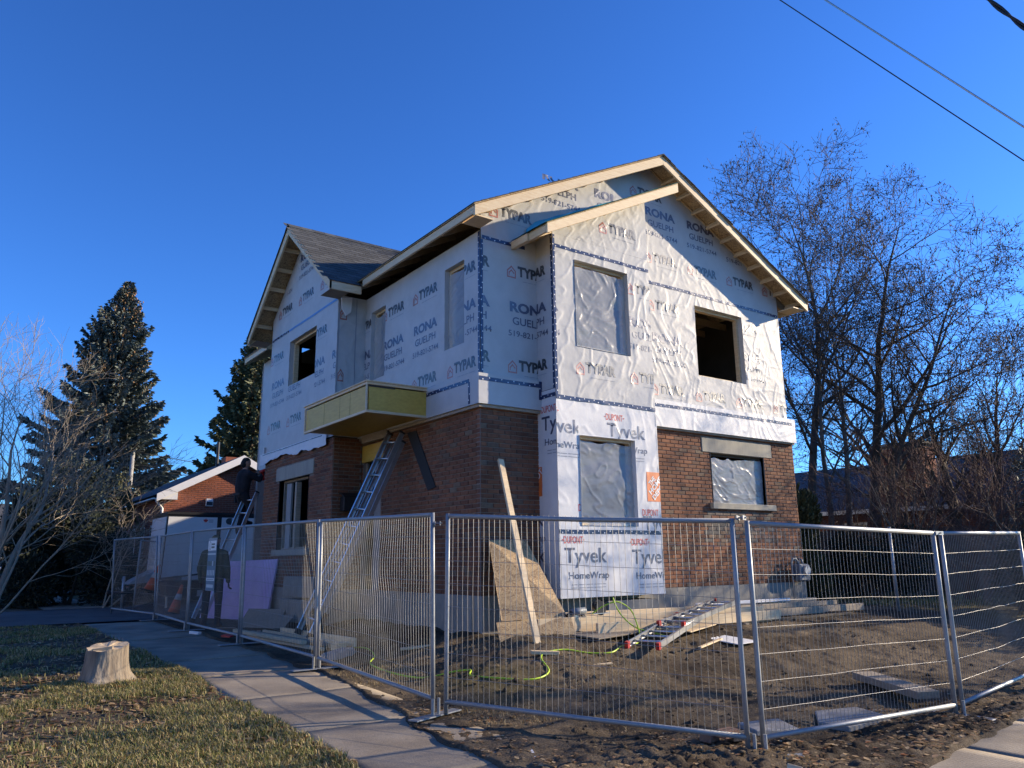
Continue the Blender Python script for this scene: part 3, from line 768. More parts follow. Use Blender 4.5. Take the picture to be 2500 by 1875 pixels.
brick_wall('brick_wall', PQ, QY0, QY1, ZF, ZB, [(14.41, 16.03, 1.72, 3.12), (14.18, 16.24, 3.12, 3.40), (14.3, 16.2, 1.6, 1.72)], 0)
brick_wall('brick_wall', PR, QX + .012, XW, ZF, ZB, (), 0)
# foundation
f = MB(); f.box((XW + .0, YF - .03, 0), (XE + .06, YF + .2, ZF)); f.box((XW - .03, YF + .2, 0), (XW + .2, QY0, ZF)); f.box((QX - .03, QY0 - .03, 0), (XW, QY1, ZF)); f.box((XE - .2, YF + .2, 0), (XE + .05, YN, ZF))
f.box((XW, QY1, 0), (XW + .2, YN, ZF))
hp(f.build('foundation', 'concrete'))
f = MB(); f.box((BX0 + .95, BY + .05, .2), (BX1 - .08, YF - .031, .86)); hp(f.build('footing', 'concrete', bevel=.012))
f = MB(); f.box((BX0 + .1, BY + .30, .2), (BX0 + .94, YF - .031, .94)); hp(f.build('footing', 'concrete'))
# lintels, sills
for nm, lo, hi, mt in (('lintel', (10.935, YF - .015, 3.338), (12.955, YF + .1, 3.603), 'concrete_lintel'), ('window_sill', (11.07, YF - .075, 2.318), (12.89, YF + .12, 2.428), 'concrete_lintel'),
                       ('lintel', (QX - .015, 14.182, 3.122), (QX + .1, 16.238, 3.398), 'concrete_lintel'), ('window_sill', (QX - .06, 14.28, 1.602), (QX + .12, 16.2, 1.718), 'concrete_lintel'),
                       ('lintel', (XW - .012, 12.402, 3.252), (XW + .1, 13.278, 3.558), 'form_ply')):
    hp(MB().box(lo, hi).build(nm, mt, bevel=.008))
# scar of the old porch roof, slanting down the long wall
m = MB(); m.prism([(XW - .018, 11.52, 3.58), (XW - .018, 11.22, 3.58), (XW - .018, 10.56, 2.60), (XW - .018, 10.80, 2.56)], (.016, 0, 0)); hp(m.build('roof_scar', 'rubber'))

# ---- interior shell --------------------------------------------------------
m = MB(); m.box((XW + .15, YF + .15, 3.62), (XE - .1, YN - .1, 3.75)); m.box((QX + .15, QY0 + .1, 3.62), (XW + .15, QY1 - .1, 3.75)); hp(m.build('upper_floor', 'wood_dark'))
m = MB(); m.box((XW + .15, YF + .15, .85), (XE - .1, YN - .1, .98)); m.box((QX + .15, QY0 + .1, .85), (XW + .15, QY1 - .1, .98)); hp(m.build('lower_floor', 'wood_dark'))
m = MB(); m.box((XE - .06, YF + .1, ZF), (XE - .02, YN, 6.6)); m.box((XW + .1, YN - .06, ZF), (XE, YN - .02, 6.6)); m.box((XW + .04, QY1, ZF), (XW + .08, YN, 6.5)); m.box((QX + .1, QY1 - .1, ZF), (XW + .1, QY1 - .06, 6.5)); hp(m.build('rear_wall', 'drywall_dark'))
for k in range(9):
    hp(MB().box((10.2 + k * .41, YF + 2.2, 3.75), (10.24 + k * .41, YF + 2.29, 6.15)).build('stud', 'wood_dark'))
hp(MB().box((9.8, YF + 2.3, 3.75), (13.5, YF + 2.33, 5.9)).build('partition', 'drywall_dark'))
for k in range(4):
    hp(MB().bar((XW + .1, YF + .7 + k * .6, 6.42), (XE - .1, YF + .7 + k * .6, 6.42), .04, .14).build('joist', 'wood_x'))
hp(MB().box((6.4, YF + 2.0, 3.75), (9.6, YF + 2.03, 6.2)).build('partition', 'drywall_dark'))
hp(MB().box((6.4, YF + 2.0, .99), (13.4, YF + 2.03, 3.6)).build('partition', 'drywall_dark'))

# ---- printed wrap ----------------------------------------------------------
def roof_under(u): return PEAK - .03 - SL * np.abs(np.asarray(u) - XC)
def bay_under(u): return 8.36 - .82 * np.abs(np.asarray(u) - 15.15)
def bump_under(u): return 6.30 + .505 * (np.asarray(u) - 6.757)
XU = 13.56
RU = (10.97, 12.355, 4.75, 6.112)
WA = (9.735, 10.325, 4.74, 6.10); WB = (12.445, 13.04, 4.76, 6.10); QW = (14.33, 15.82, 5.11, 6.09)
BU = (7.655, 8.815, 4.715, 6.145); BL = (7.65, 8.815, 1.963, 3.315)
sGL = sheet('wrap_sheet', PY, XW, BX0 + .05, 4.10, 6.30, 'wrap', 3, .004, off=.012)
sGR = sheet('wrap_sheet', PY, BX1 - .02, XU, 4.10, 6.30, 'wrap', 5, .0085, [RU], cell=.022, off=.012)
sGT = sheet('wrap_sheet', PY, XW, XU, 6.302, 8.6, 'wrap', 7, .006, cell=.028, top=roof_under, off=.012)
sW = sheet('wrap_sheet', PX, YF - .012, QY0 + .05, 4.10, 6.43, 'wrap', 9, .004, [WA, WB], off=.012)

# the bump-out sheet: a rectangle up to the eave line and a sloped piece above it
sBU = sheet('wrap_sheet', PB, BX0, BX1, 3.84, 6.50, 'wrap', 13, .0085, [BU], cell=.022)
sBT = sheet('wrap_sheet', PB, BX0, BX1, 6.502, 7.5, 'wrap', 13, .0085, cell=.024, top=bump_under)
def hem(u): return .93 + .03 * fbm(np.asarray(u) * 2.4, np.asarray(u) * 0, 3, 2)
sBL = sheet('wrap_sheet', PB, BX0, BX1 + .015, .93, 3.84, 'tyvek', 17, .007, [BL], cell=.024, bottom=None, off=-.004)
sBS = sheet('wrap_sheet', PBL, BY - .001, YF + .06, 4.0, 6.62, 'wrap', 19, .003, cell=.03)
sBSL = sheet('wrap_sheet', PBL, BY - .004, YF + .10, .96, 3.99, 'tyvek', 21, .006, cell=.03, bottom=lambda u: .93 + .12 * sst((np.asarray(u) - BY - .25) / .3), off=.01)
hp(MB().box((BX1 - .012, BY + .001, .93), (BX1 - .004, YF, 7.4)).build('wrap_return', 'wrap'))
# the skirt of the overhanging floor
PYb, PXb = Pl('Y', YF - .1), Pl('X', XW - .1)
sKL = sheet('wrap_sheet', PYb, XW - .1, BX0 + .0, 3.70, 4.155, 'wrap', 23, .004, cell=.03)
sKR = sheet('wrap_sheet', PYb, BX1, XE + .06, 3.685, 4.16, 'tyvek', 25, .008, cell=.022)
sKW = sheet('wrap_sheet', PXb, YF - .1, 13.3, 3.70, 4.16, 'wrap', 27, .004, cell=.03)
m = MB(); m.box((XW - .094, YF - .094, 3.705), (BX0 - .002, YF, 4.15)); m.box((BX1 + .002, YF - .09, 3.69), (XE + .055, YF, 4.155)); m.box((XW - .094, YF, 3.705), (XW, 13.29, 4.155)); hp(m.build('skirt_core', 'wrap'))
m = MB(); m.box((XW - .07, YF - .07, 3.655), (XE + .04, YF + .02, 3.70)); m.box((XW - .07, YF + .02, 3.655), (XW + .02, QY0, 3.70)); hp(m.build('sill_plate', 'wood_old'))
# bay
sQ = sheet('wrap_sheet', PQ, QY0 - .012, QY1 - .06, 3.72, 6.33, 'wrap', 29, .005, [QW], cell=.035, off=.012)
sQT = sheet('wrap_sheet', PQ, QY0 - .012, QY1 - .06, 6.332, 8.3, 'wrap', 31, .004, cell=.04, top=bay_under, off=.012)
sR = sheet('wrap_sheet', PR, QX - .012, XW + .02, 3.72, 6.43, 'wrap', 33, .012, cell=.03, off=.012)
PQb = Pl('X', QX - .06)
sQF = sheet('wrap_sheet', PQb, QY0 + .2, QY1 + .16, 3.62, 3.80, 'tyvek', 35, .010, cell=.03, bottom=lambda u: 3.60 + .05 * fbm(np.asarray(u) * 2.2, np.asarray(u) * 0, 37, 3))
hp(MB().box((QX - .055, QY1 - .05, 3.62), (QX + .3, QY1 + .16, 3.95)).build('skirt_core', 'wrap'))
m = MB(); m.box((XW + .02, QY1 - .06, 3.70), (XW + .03, YN, 6.45)); m.box((QX + .0, QY1 - .07, 3.7), (XW + .1, QY1 - .065, 6.4)); m.box((XW, YN, ZF), (XE, YN + .01, 6.4)); m.box((XE - .05, YF, 3.7), (XE - .04, YN, 6.5)); hp(m.build('rear_wrap', 'wrap'))
# gable rear
m = MB(); m.prism([(XW, YN - .03, 6.3), (XE, YN - .03, 6.3), (XC, YN - .03, 8.5)], (0, .02, 0)); hp(m.build('rear_gable', 'wrap'))
m = MB(); m.box((QX + .1, QY1 - .05, 3.7), (XW, QY1 - .04, 6.33)); hp(m.build('rear_wrap', 'wrap'))

# ---- print on the wrap -----------------------------------------------------
T0 = 11.18; P = 1.16
for k, cl in ((-1, None), (0, None), (1, None)):
    mark_typar(sW, T0 + k * P, 5.82, (10.33, 12.44) if k == 0 or k == 1 else (9.29, 9.733))
mark_typar(sW, T0 + 2 * P, 5.82, (13.045, 13.34))
for k in (-1, 0, 1): mark_typar(sW, T0 + k * P, 4.30, (9.29, 13.3))
mark_typar(sW, T0 + 2 * P, 4.30, (12.0, 13.3))
mark_rona(sW, 11.37, 4.83, (10.33, 12.44)); mark_rona(sW, 12.53, 4.83, (10.33, 12.44)); mark_rona(sW, 10.21, 4.83, (9.29, 9.733)); mark_rona(sW, 13.69, 4.83, (13.045, 13.34))
# gable front, left piece and round into the bump-out
mark_typar(sGL, 6.85, 5.82, (XW, BX0)); mark_typar(sGL, 5.69, 5.86, (XW + .03, BX0)); mark_typar(sGL, 6.85, 4.29, (XW, BX0)); mark_typar(sGL, 5.69, 4.36, (XW + .03, BX0))
mark_rona(sGL, 6.66, 4.83, (XW, BX0)); mark_rona(sGL, 5.50, 4.83, (XW + .03, BX0))
mark_typar(sBS, YF + .37, 5.86, (BY, YF)); mark_typar(sBS, YF + .37, 4.33, (BY, YF)); mark_rona(sBS, YF + .56, 4.87, (BY, YF))
mark_typar(sGT, 6.52, 6.76, (XW, XU, 6.31, 8)); mark_rona(sGT, 7.36, 7.26, (XW, 8.3, 6.31, 7.75)); mark_rona(sGT, 8.52, 7.26, (8.4, 9.0, 6.31, 8.2))
mark_rona(sGT, 9.76, 7.26, (9.4, XU)); mark_rona(sGT, 10.88, 7.26, (9.4, XU, 6.31, 7.9)); mark_rona(sGT, 12.02, 7.22, (9.4, 12.5, 6.31, 7.4))
for k in range(4): mark_typar(sGT, 9.93 + k * 1.125, 6.76, (9.36, 13.52, 6.31, 8))
mark_typar(sGT, 9.62, 7.98, (9.3, 10.3, 6.31, 8.3))
mark_typar(sGR, 9.93, 5.85, (9.36, 10.96)); mark_typar(sGR, 12.19, 5.84, (12.36, XU)); mark_rona(sGR, 9.78, 4.84, (9.36, 10.96)); mark_rona(sGR, 12.06, 4.84, (12.36, XU))
for k in range(4): mark_typar(sGR, 9.92 + k * 1.14, 4.30, (9.36, XU))
mark_typar(sBT, 8.43, 6.80, (BX0, BX1)); mark_typar(sBU, 7.84, 4.31, (BX0, BX1)); mark_typar(sBU, 9.0, 4.30, (BX0, BX1)); mark_typar(sBU, 9.0, 5.84, (8.83, BX1)); mark_rona(sBU, 8.80, 4.85, (8.83, BX1)); mark_rona(sBU, 6.48, 4.83, (BX0, 7.64))
mark_tyvek(sBL, 6.88, 3.31, (BX0 + .002, 7.64), dup=True); mark_tyvek(sBL, 8.24, 3.33, (8.83, BX1))
put(sBL, text_tris('Tyvek', .012), 8.24, 3.275, .82, .285, 'ink_navy', 'lettering', (BX0, 8.83, 3.322, 4))
put(sBL, text_tris('DUPONT', .006), 8.22, 3.60, .36, .105, 'ink_scarlet'); put(sBL, OVAL, 8.18, 3.60, .44, .105, 'ink_scarlet', 'logo_mark')
mark_tyvek(sBL, 7.31, 1.41); mark_tyvek(sBL, 8.66, 1.38, (BX0, BX1 + .01))
put(sBL, text_tris('DUPONT', .006), 7.60, 2.17, .36, .105, 'ink_scarlet', 'lettering', (BX0, 7.64)); put(sBL, text_tris('DUPONT', .006), 8.92, 2.13, .36, .105, 'ink_scarlet', 'lettering', (8.83, BX1))
put(sBL, text_tris('Tyvek', .012), 8.93, 1.84, .82, .285, 'ink_navy', 'lettering', (8.83, BX1))
mark_tyvek(sBSL, YF - .10, 3.36, (BY, YF + .1)); mark_tyvek(sBSL, YF + .70, 1.42, (BY + .3, YF + .1), dup=False); mark_tyvek(sBSL, YF + .72, 1.95, (BY + .2, YF + .1), dup=False)
SQ = poly_bm([[(0, 0), (1, 0), (1, 1), (0, 1)]])
hd = put(sBL, SQ, 9.05, 2.36, .42, .47, 'ink_orange', 'logo_square', (BX0, BX1 + .012))
def rot_text(txt, bold, sh, cx, cv, w, h, ang, mat, clip):
    b = text_tris(txt, bold).copy()
    for v in b.verts:
        x = (v.co.x - .5) * w; y = (v.co.y - .5) * h; v.co = Vector((x * cos(ang) - y * sin(ang), x * sin(ang) + y * cos(ang), 0))
    shx = Sheet(sh.pl, sh.seed, sh.amp); shx.o = sh.o; shx.off = sh.off + .003
    put(shx, b, cx, cv, 1, 1, mat, 'lettering', clip); b.free()
for tx, o, w in (('THE', .13, .16), ('HOME', .035, .36), ('DEPOT', -.075, .38)):
    rot_text(tx, .03, sBL, 9.26 - o * .7, 2.595 + o * .7, w, .085, radians(45), 'ink_white', (9.06, BX1 + .01, 2.37, 2.82))
hd2 = put(sBSL, SQ, YF + .32, 2.40, .40, .44, 'ink_orange', 'logo_square', (BY + .2, YF + .1))
rot_text('DEPOT', .03, sBSL, YF + .06, 2.66, .38, .10, radians(45), 'ink_white', (BY + .2, YF + .09, 2.41, 2.83))
# bay
for u, v in ((16.40, 6.82), (15.19, 6.82), (14.0, 6.82)): mark_typar(sQT, u, v, (13.3, 17.0, 6.34, 7.2))
mark_rona(sQT, 15.45, 7.38, (14.5, 15.9, 6.34, 7.95)); mark_rona(sQT, 16.62, 7.24, (15.86, 16.2, 6.34, 7.4))
for u in (16.80, 15.60, 14.4): mark_typar(sQ, u, 5.82, (15.83, 17.0) if u > 15.7 else (13.3, 14.32)); mark_typar(sQ, u - .03, 4.27, (13.3, 17.0))
mark_rona(sQ, 16.86, 4.81, (15.83, 17.0)); mark_rona(sQ, 14.64, 4.81, (13.3, 14.32)); mark_rona(sQ, 13.5, 4.81, (13.3, 14.2))
put(sQ, text_tris('519-821-5744', .012), 15.85, 4.81, .85, .095, 'ink_navy'); put(sQ, text_tris('GUELPH', .015), 15.77, 4.97, .68, .125, 'ink_navy', 'lettering', (13, 17, 4.9, 5.1))
put(sR, ICON, QX + .03, 5.95, .14, .24, 'ink_red', 'logo_mark'); put(sR, ICON, QX + .02, 4.75, .12, .24, 'ink_red', 'logo_mark')
# tapes

tape(sKW, (10.75, 4.075), (9.45, 4.075), .06); tape(sKW, (9.45, 3.72), (9.45, 4.05), .05, caps=True); tape(sKL, (XW - .09, 4.075), (BX0 - .02, 4.075), .06); tape(sKL, (BX0 - .03, 3.86), (BX0 - .03, 4.15), .06)
tape(sKR, (BX1 + .02, 4.06), (XE - .05, 4.06), .055); tape(sGT, (XW + .02, 6.33), (7.0, 6.33), .06); tape(sGT, (BX1, 6.335), (XU - .02, 6.335), .055); tape(sBU, (BX0, 6.30), (BX1, 6.30), .055)
tape(sBU, (BX0, 3.87), (BX1, 3.87), .06); tape(sBSL, (YF, 3.90), (BY, 3.90), .06); tape(sBL, (BX0, 1.87), (BX1, 1.87), .06)
tape(sW, (9.315, 4.17), (9.315, 6.42), .05); tape(sGL, (XW + .015, 4.17), (XW + .015, 6.29), .05); tape(sBU, (BX0 + .018, 3.9), (BX0 + .018, 6.48), .045); tape(sBS, (BY + .03, 4.0), (BY + .03, 6.5), .05)
tape(sQT, (QY1 - .1, 6.36), (15.9, 6.36), .05); tape(sQT, (15.9, 6.36), (QY0, 6.36), .045, 'tape_blue', caps=False); tape(sQF, (QY1, 3.775), (13.7, 3.775), .02, caps=False)
tape(sR, (QX + .01, 3.9), (QX + .01, 6.4), .03, 'ink_grey', caps=False); tape(sR, (QX + .36, 3.9), (QX + .36, 6.4), .02, 'ink_grey', caps=False)

# ---- openings: reveals, timber frames, film --------------------------------
def opening(pl, h, frame_mat, wrapm='wrap', depth=.15, film=False, seed=1, filmcut=None):
    u0, u1, v0, v1 = h
    m = MB()
    for a, b in (((u0, v0), (u1, v0)), ((u1, v0), (u1, v1)), ((u1, v1), (u0, v1)), ((u0, v1), (u0, v0))):
        m.add([pl(*a, .012), pl(*b, .012), pl(*b, -depth), pl(*a, -depth)], [(0, 1, 2, 3)])
    win = hp(m.build('window_opening', wrapm))
    t = .045; fr = MB()
    for lo, hi in (((u0, v0), (u1, v0 + t)), ((u0, v1 - t), (u1, v1)), ((u0, v0 + t), (u0 + t, v1 - t)), ((u1 - t, v0 + t), (u1, v1 - t))):
        a = pl(lo[0], lo[1], -depth + .045); b = pl(hi[0], hi[1], -depth - .05)
        fr.box([min(p, q) for p, q in zip(a, b)], [max(p, q) for p, q in zip(a, b)])
    fr.build('window_frame', frame_mat, win)
    if film:
        us = np.linspace(u0 + .004, u1 - .004, 60); vs = np.linspace(v0 + .004, v1 - .06, 60); U, V = np.meshgrid(us, vs, indexing='ij')
        D = folds(U * .9 + V * .4, V * 1.5, seed, .012) + .012 * fbm(U * 1.6, V * 2.6, seed + 1, 3) - depth + .06
        D = np.where((U - u0 < .06) | (u1 - U < .06), np.minimum(D, -depth + .075), D)
        V = V - .05 * np.abs(fbm(U * 2.3, U * 0, seed + 2, 2)) * (V - v0) / (v1 - v0)
        F = gridfaces(60, 60)
        npmesh('plastic_film', pl.arr(U, V, D).reshape(-1, 3), F, 'film', win, smooth=True)
    return win
opening(PY, RU, 'wood_new', depth=.13)
opening(PB, BU, 'wood_new', depth=.13, film=True, seed=51)
opening(PB, BL, 'wood_new', 'tyvek', depth=.13, film=True, seed=57)
opening(PX, WA, 'wood_new', depth=.13, film=True, seed=61); opening(PX, WB, 'wood_new', depth=.13, film=True, seed=63)
opening(PQ, QW, 'wood_new', depth=.13)
opening(PY, LW, 'wood_dark', 'concrete', depth=.12, film=True, seed=71)
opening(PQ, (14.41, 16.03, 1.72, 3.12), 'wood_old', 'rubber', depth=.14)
hp(MB().box((QX + .08, 15.55, 1.74), (QX + .12, 15.80, 3.05)).build('frame_upright', 'siding_grey')); hp(MB().box((QX + .06, 15.2, 1.74), (QX + .16, 15.29, 3.05)).build('frame_upright', 'wood_old'))
w = hp(MB().box((XW + .05, 12.50, ZF), (XW + .09, 12.60, 3.24)).build('door_frame', 'wood_old')); MB().box((XW + .05, 13.15, ZF), (XW + .09, 13.23, 3.24)).build('frame_upright', 'wood_old', w)
MB().box((XW + .1, 12.60, ZF), (XW + .11, 12.95, 3.2)).build('door_leaf', 'siding_grey', w)
# mailbox on the return wall
mb = tag(MB().box((5.74, 13.10, 2.36), (6.10, 13.27, 2.62)).build('mailbox', 'black_metal', bevel=.01), 'black wall mailbox beside the side door', 'mailbox'); MB().add([(5.72, 13.08, 2.61), (6.12, 13.08, 2.61), (6.12, 13.275, 2.68), (5.72, 13.275, 2.68), (5.72, 13.08, 2.63), (6.12, 13.08, 2.63), (6.12, 13.275, 2.70), (5.72, 13.275, 2.70)], [(3, 2, 1, 0), (4, 5, 6, 7), (0, 1, 5, 4), (1, 2, 6, 5), (2, 3, 7, 6), (3, 0, 4, 7)]).build('lid', 'black_metal', mb)
# ---------------------------------------------------------------- roofs
Y0R, Y1R = 8.87, 19.75                      # front and rear rake of the main roof
XL, XR = 5.78, 14.02
def zr(x): return PEAK - SL * abs(x - XC)   # underside of the main deck
ROOF = hp(MB().box((XC - .03, YF + .1, zr(XC) - .16), (XC + .03, YN, zr(XC) - .02)).build('roof', 'wood_y'))
def slab(x0, x1, y0, y1, lo, hi):
    return MB().hexa([(x0, y0, zr(x0) + lo), (x1, y0, zr(x1) + lo), (x1, y1, zr(x1) + lo), (x0, y1, zr(x0) + lo), (x0, y0, zr(x0) + hi), (x1, y0, zr(x1) + hi), (x1, y1, zr(x1) + hi), (x0, y1, zr(x0) + hi)])
slab(XL - .02, XC, Y0R - .02, Y1R, .004, .018).build('roof_deck', 'osb', ROOF); slab(XC, XR + .02, Y0R - .02, Y1R, .004, .018).build('roof_deck', 'osb', ROOF)
# shingle courses of the main roof (seen edge on): stepped strips
def course_strips(sgn):
    m = MB(); n = int((XC - XL) / .128)
    for k in range(n + 1):
        xa = XC - sgn * 0 - sgn * (XC - XL + .03) * 1 + sgn * k * .128; xb = xa + sgn * .30
        if sgn > 0: xb = min(xb, XC + .02)
        else: xb = max(xb, XC - .02)
        dy = random.uniform(-.012, .012)
        pa, pb = zr(xa), zr(xb)
        m.hexa([(xa, Y0R - .035 + dy, pa + .026), (xb, Y0R - .035 + dy, pb + .019), (xb, Y1R + .02, pb + .019), (xa, Y1R + .02, pa + .026),
                (xa, Y0R - .035 + dy, pa + .036), (xb, Y0R - .035 + dy, pb + .022), (xb, Y1R + .02, pb + .022), (xa, Y1R + .02, pa + .036)])
    return m
kind(course_strips(1).build('shingle_courses', 'shingle', ROOF), 'stuff'); kind(course_strips(-1).build('shingle_courses', 'shingle', ROOF), 'stuff')
m = MB()
for k in range(40):
    y = Y0R - .03 + k * .27
    for s_ in (-1, 1): m.hexa([(XC, y, PEAK + .03), (XC + s_ * .15, y, PEAK - .045), (XC + s_ * .15, y + .29, PEAK - .045), (XC, y + .29, PEAK + .03), (XC, y, PEAK + .042), (XC + s_ * .155, y, PEAK - .034), (XC + s_ * .155, y + .29, PEAK - .034), (XC, y + .29, PEAK + .042)])
kind(m.build('ridge_caps', 'shingle', ROOF), 'stuff')
# rake boards: sloping timbers on the front edge
def sloped_board(xa, xb, za, zb, y0, y1, h, name, mat, par):
    return MB().hexa([(xa, y0, za - h), (xb, y0, zb - h), (xb, y1, zb - h), (xa, y1, za - h), (xa, y0, za), (xb, y0, zb), (xb, y1, zb), (xa, y1, za)]).build(name, mat, par, bevel=.003)
for s_ in (-1, 1):
    xe = XL if s_ < 0 else XR
    o = sloped_board(min(xe, XC), max(xe, XC), zr(min(xe, XC)), zr(max(xe, XC)), Y0R, Y0R + .04, .168, 'rake_board', 'wood_x', ROOF)
    sloped_board(min(xe, XC), max(xe, XC), zr(min(xe, XC)), zr(max(xe, XC)), Y1R - .06, Y1R - .02, .168, 'rake_board', 'wood_x', ROOF)
    # lookouts between the rake board and the wall
    n = 11
    for k in range(1, n):
        x = XC + s_ * k * .40
        z = zr(x) - .066
        MB().bar((x, Y0R + .042, z + .015), (x, YF + .01, z + .015), .04, .09, up=(-SL * (1 if x > XC else -1) * -1, 0, 1)).build('lookout', 'wood_y', ROOF)
    # ledger on the wall under the deck
    sloped_board(min(xe, XC) + (.3 if s_ < 0 else .02), max(xe, XC) - (.02 if s_ < 0 else .3), zr(min(xe, XC) + (.3 if s_ < 0 else .02)) - .006, zr(max(xe, XC) - (.02 if s_ < 0 else .3)) - .006, YF - .030, YF - .0165, .04, 'ledger', 'wood_x', ROOF)
# eave fascias and rafter tails
for xa in (XL, XR):
    s_ = -1 if xa < XC else 1
    for y0, y1 in ((Y0R + .042, 12.70), (QY1 + .9, Y1R - .062)) if s_ < 0 else ((Y0R + .042, Y1R - .062),):
        MB().box((min(xa, xa - s_ * .04), y0, zr(xa) - .13), (max(xa, xa - s_ * .04), y1, zr(xa) - .004)).build('fascia', 'wood_y', ROOF, bevel=.003)
    y = YF + .05
    while y < (13.0 if s_ < 0 else 18):
        xi = XW + .3 if s_ < 0 else XU - .3
        a = (xa - s_ * .045, y, zr(xa - s_ * .045) - .075); b = (xi, y, zr(xi) - .075)
        MB().bar(a, b, .04, .13).build('rafter_tail', 'wood_old', ROOF)
        y += .6
# corner return boards at the rake foot
for xa, s_ in ((XL, -1), (XR, 1)):
    MB().hexa([(xa - s_ * .05, Y0R + .043, zr(xa) - .145), (XW - .02 if s_ < 0 else XU + .02, Y0R + .043, zr(xa) - .145), (XW - .02 if s_ < 0 else XU + .02, YF - .02, zr(xa) - .145), (xa - s_ * .05, YF - .02, zr(xa) - .145),
               (xa - s_ * .05, Y0R + .043, zr(xa) - .125), (XW - .02 if s_ < 0 else XU + .02, Y0R + .043, zr(xa) - .125), (XW - .02 if s_ < 0 else XU + .02, YF - .02, zr(xa) - .125), (xa - s_ * .05, YF - .02, zr(xa) - .125)][::1]).build('eave_return', 'wood_x', ROOF)

# ---- bay roof: ridge across, toward the main roof --------------------------
QP, QS, QC, QR = 8.43, .82, 15.15, 5.17      # peak of the rake, slope, ridge line, rake plane
QE = 12.78
def zq(y): return QP - QS * abs(y - QC)
BROOF = hp(MB().box((QR + .3, QC - .02, zq(QC) - .16), (9.0, QC + .02, zq(QC) - .03)).build('bay_roof', 'wood_x'))
def xvalley(y):                               # where the bay slope meets the main slope
    z = zq(y); return min(max(XC - (PEAK - z) / SL, XL), 9.3)
for s_ in (-1, 1):
    ye = QC + s_ * (QC - QE)
    xv0, xv1 = xvalley(QC), xvalley(ye)
    a = [(QR, QC, zq(QC)), (xv0, QC, zq(QC)), (xv1, ye, zq(ye)), (QR, ye, zq(ye))]
    if s_ > 0: a = a[::-1]
    MB().prism(a, (0, 0, .014)).build('roof_deck', 'osb', BROOF)
    sl_ = sqrt(1 + QS * QS)
    # rake board
    MB().hexa([(QR, QC, zq(QC) - .2), (QR, ye, zq(ye) - .125 - .03), (QR + .04, ye, zq(ye) - .155), (QR + .04, QC, zq(QC) - .2), (QR, QC, zq(QC)), (QR, ye, zq(ye)), (QR + .04, ye, zq(ye)), (QR + .04, QC, zq(QC))]).build('rake_board', 'wood_old' if 0 else 'wood_y', BROOF)
    for k in range(1, 6):
        y = QC + s_ * k * .40; z = zq(y) - .055
        MB().bar((QR + .042, y, z), (QX + .01, y, z), .04, .085).build('lookout', 'wood_x', BROOF)
    MB().box((QR + .001, min(ye, ye - s_ * .04), zq(ye) - .15), (5.80 if s_ < 0 else 6.1, max(ye, ye - s_ * .04), zq(ye) - .003)).build('fascia', 'wood_x', BROOF)
    MB().add([(QR + .04, ye - s_ * .05, zq(ye) - .14), (QX, ye - s_ * .05, zq(ye) - .14), (QX, QC + s_ * (QC - QY0), zq(ye) - .14), (QR + .04, QC + s_ * (QC - QY0), zq(ye) - .14)], [(0, 1, 2, 3)]).build('eave_return', 'wood_old', BROOF)
# shingles, each tab its own piece
TAB = MB(); tw, tl, tt = .317, .19, .008
TAB.add([(-tw / 2, 0, tt), (tw / 2, 0, tt), (tw / 2, tl, .001), (-tw / 2, tl, .001), (-tw / 2, 0, 0), (tw / 2, 0, 0)], [(0, 1, 2, 3), (5, 4, 3, 2)[:4], (4, 5, 1, 0), (0, 3, 4), (1, 5, 2)])
TABM = TAB.mesh('shingle'); TABM.materials.append(MATS['shingle'])
L = (QC - QE) * sqrt(1 + QS * QS); ang = math.atan(QS)
ncs = int(L / .142)
for k in range(ncs + 1):
    s0 = k * .142; yk = QE - .02 + s0 * cos(ang); zk = zq(yk) + .020
    xv = xvalley(min(yk + .05, QC)) ; x = QR - .02 + tw / 2 - (tw / 2 if k % 2 else 0)
    while x - tw / 2 < xv:
        xa = max(x, QR - .03 + tw / 4)
        o = bpy.data.objects.new('shingle', TABM); C.objects.link(o)
        o.matrix_world = Matrix.Translation((xa, yk, zk)) @ Matrix.Rotation(ang, 4, 'X') @ Matrix.Rotation(random.uniform(-.006, .006), 4, 'Z')
        o.parent = BROOF; x += tw + .006
m = MB()
for k in range(int(L / .142) + 1):
    y = 2 * QC - QE + .02 - k * .142 * cos(ang); yb = y - .19 * cos(ang)
    m.hexa([(QR - .03, y, zq(y) + .02), (8, y, zq(y) + .02), (8, yb, zq(yb) + .016), (QR - .03, yb, zq(yb) + .016), (QR - .03, y, zq(y) + .03), (8, y, zq(y) + .03), (8, yb, zq(yb) + .018), (QR - .03, yb, zq(yb) + .018)])
kind(m.build('shingle_courses', 'shingle', BROOF), 'stuff')
m = MB()
for k in range(15):
    x = QR - .03 + k * .27
    for s_ in (-1, 1): m.hexa([(x, QC, QP + .03), (x + .28, QC, QP + .03), (x + .28, QC + s_ * .14, QP - .085), (x, QC + s_ * .14, QP - .085), (x, QC, QP + .045), (x + .28, QC, QP + .04), (x + .28, QC + s_ * .145, QP - .07), (x, QC + s_ * .145, QP - .07)])
kind(m.build('ridge_caps', 'shingle', BROOF), 'stuff')
# little flap of white wrap below the bay eave corner
hp(MB().prism([(5.60, 13.22, 6.36), (5.82, 13.22, 6.40), (5.80, 13.22, 6.10), (5.70, 13.22, 6.02), (5.62, 13.22, 6.15)], (0, .03, 0)).build('wrap_flap', 'tyvek'))

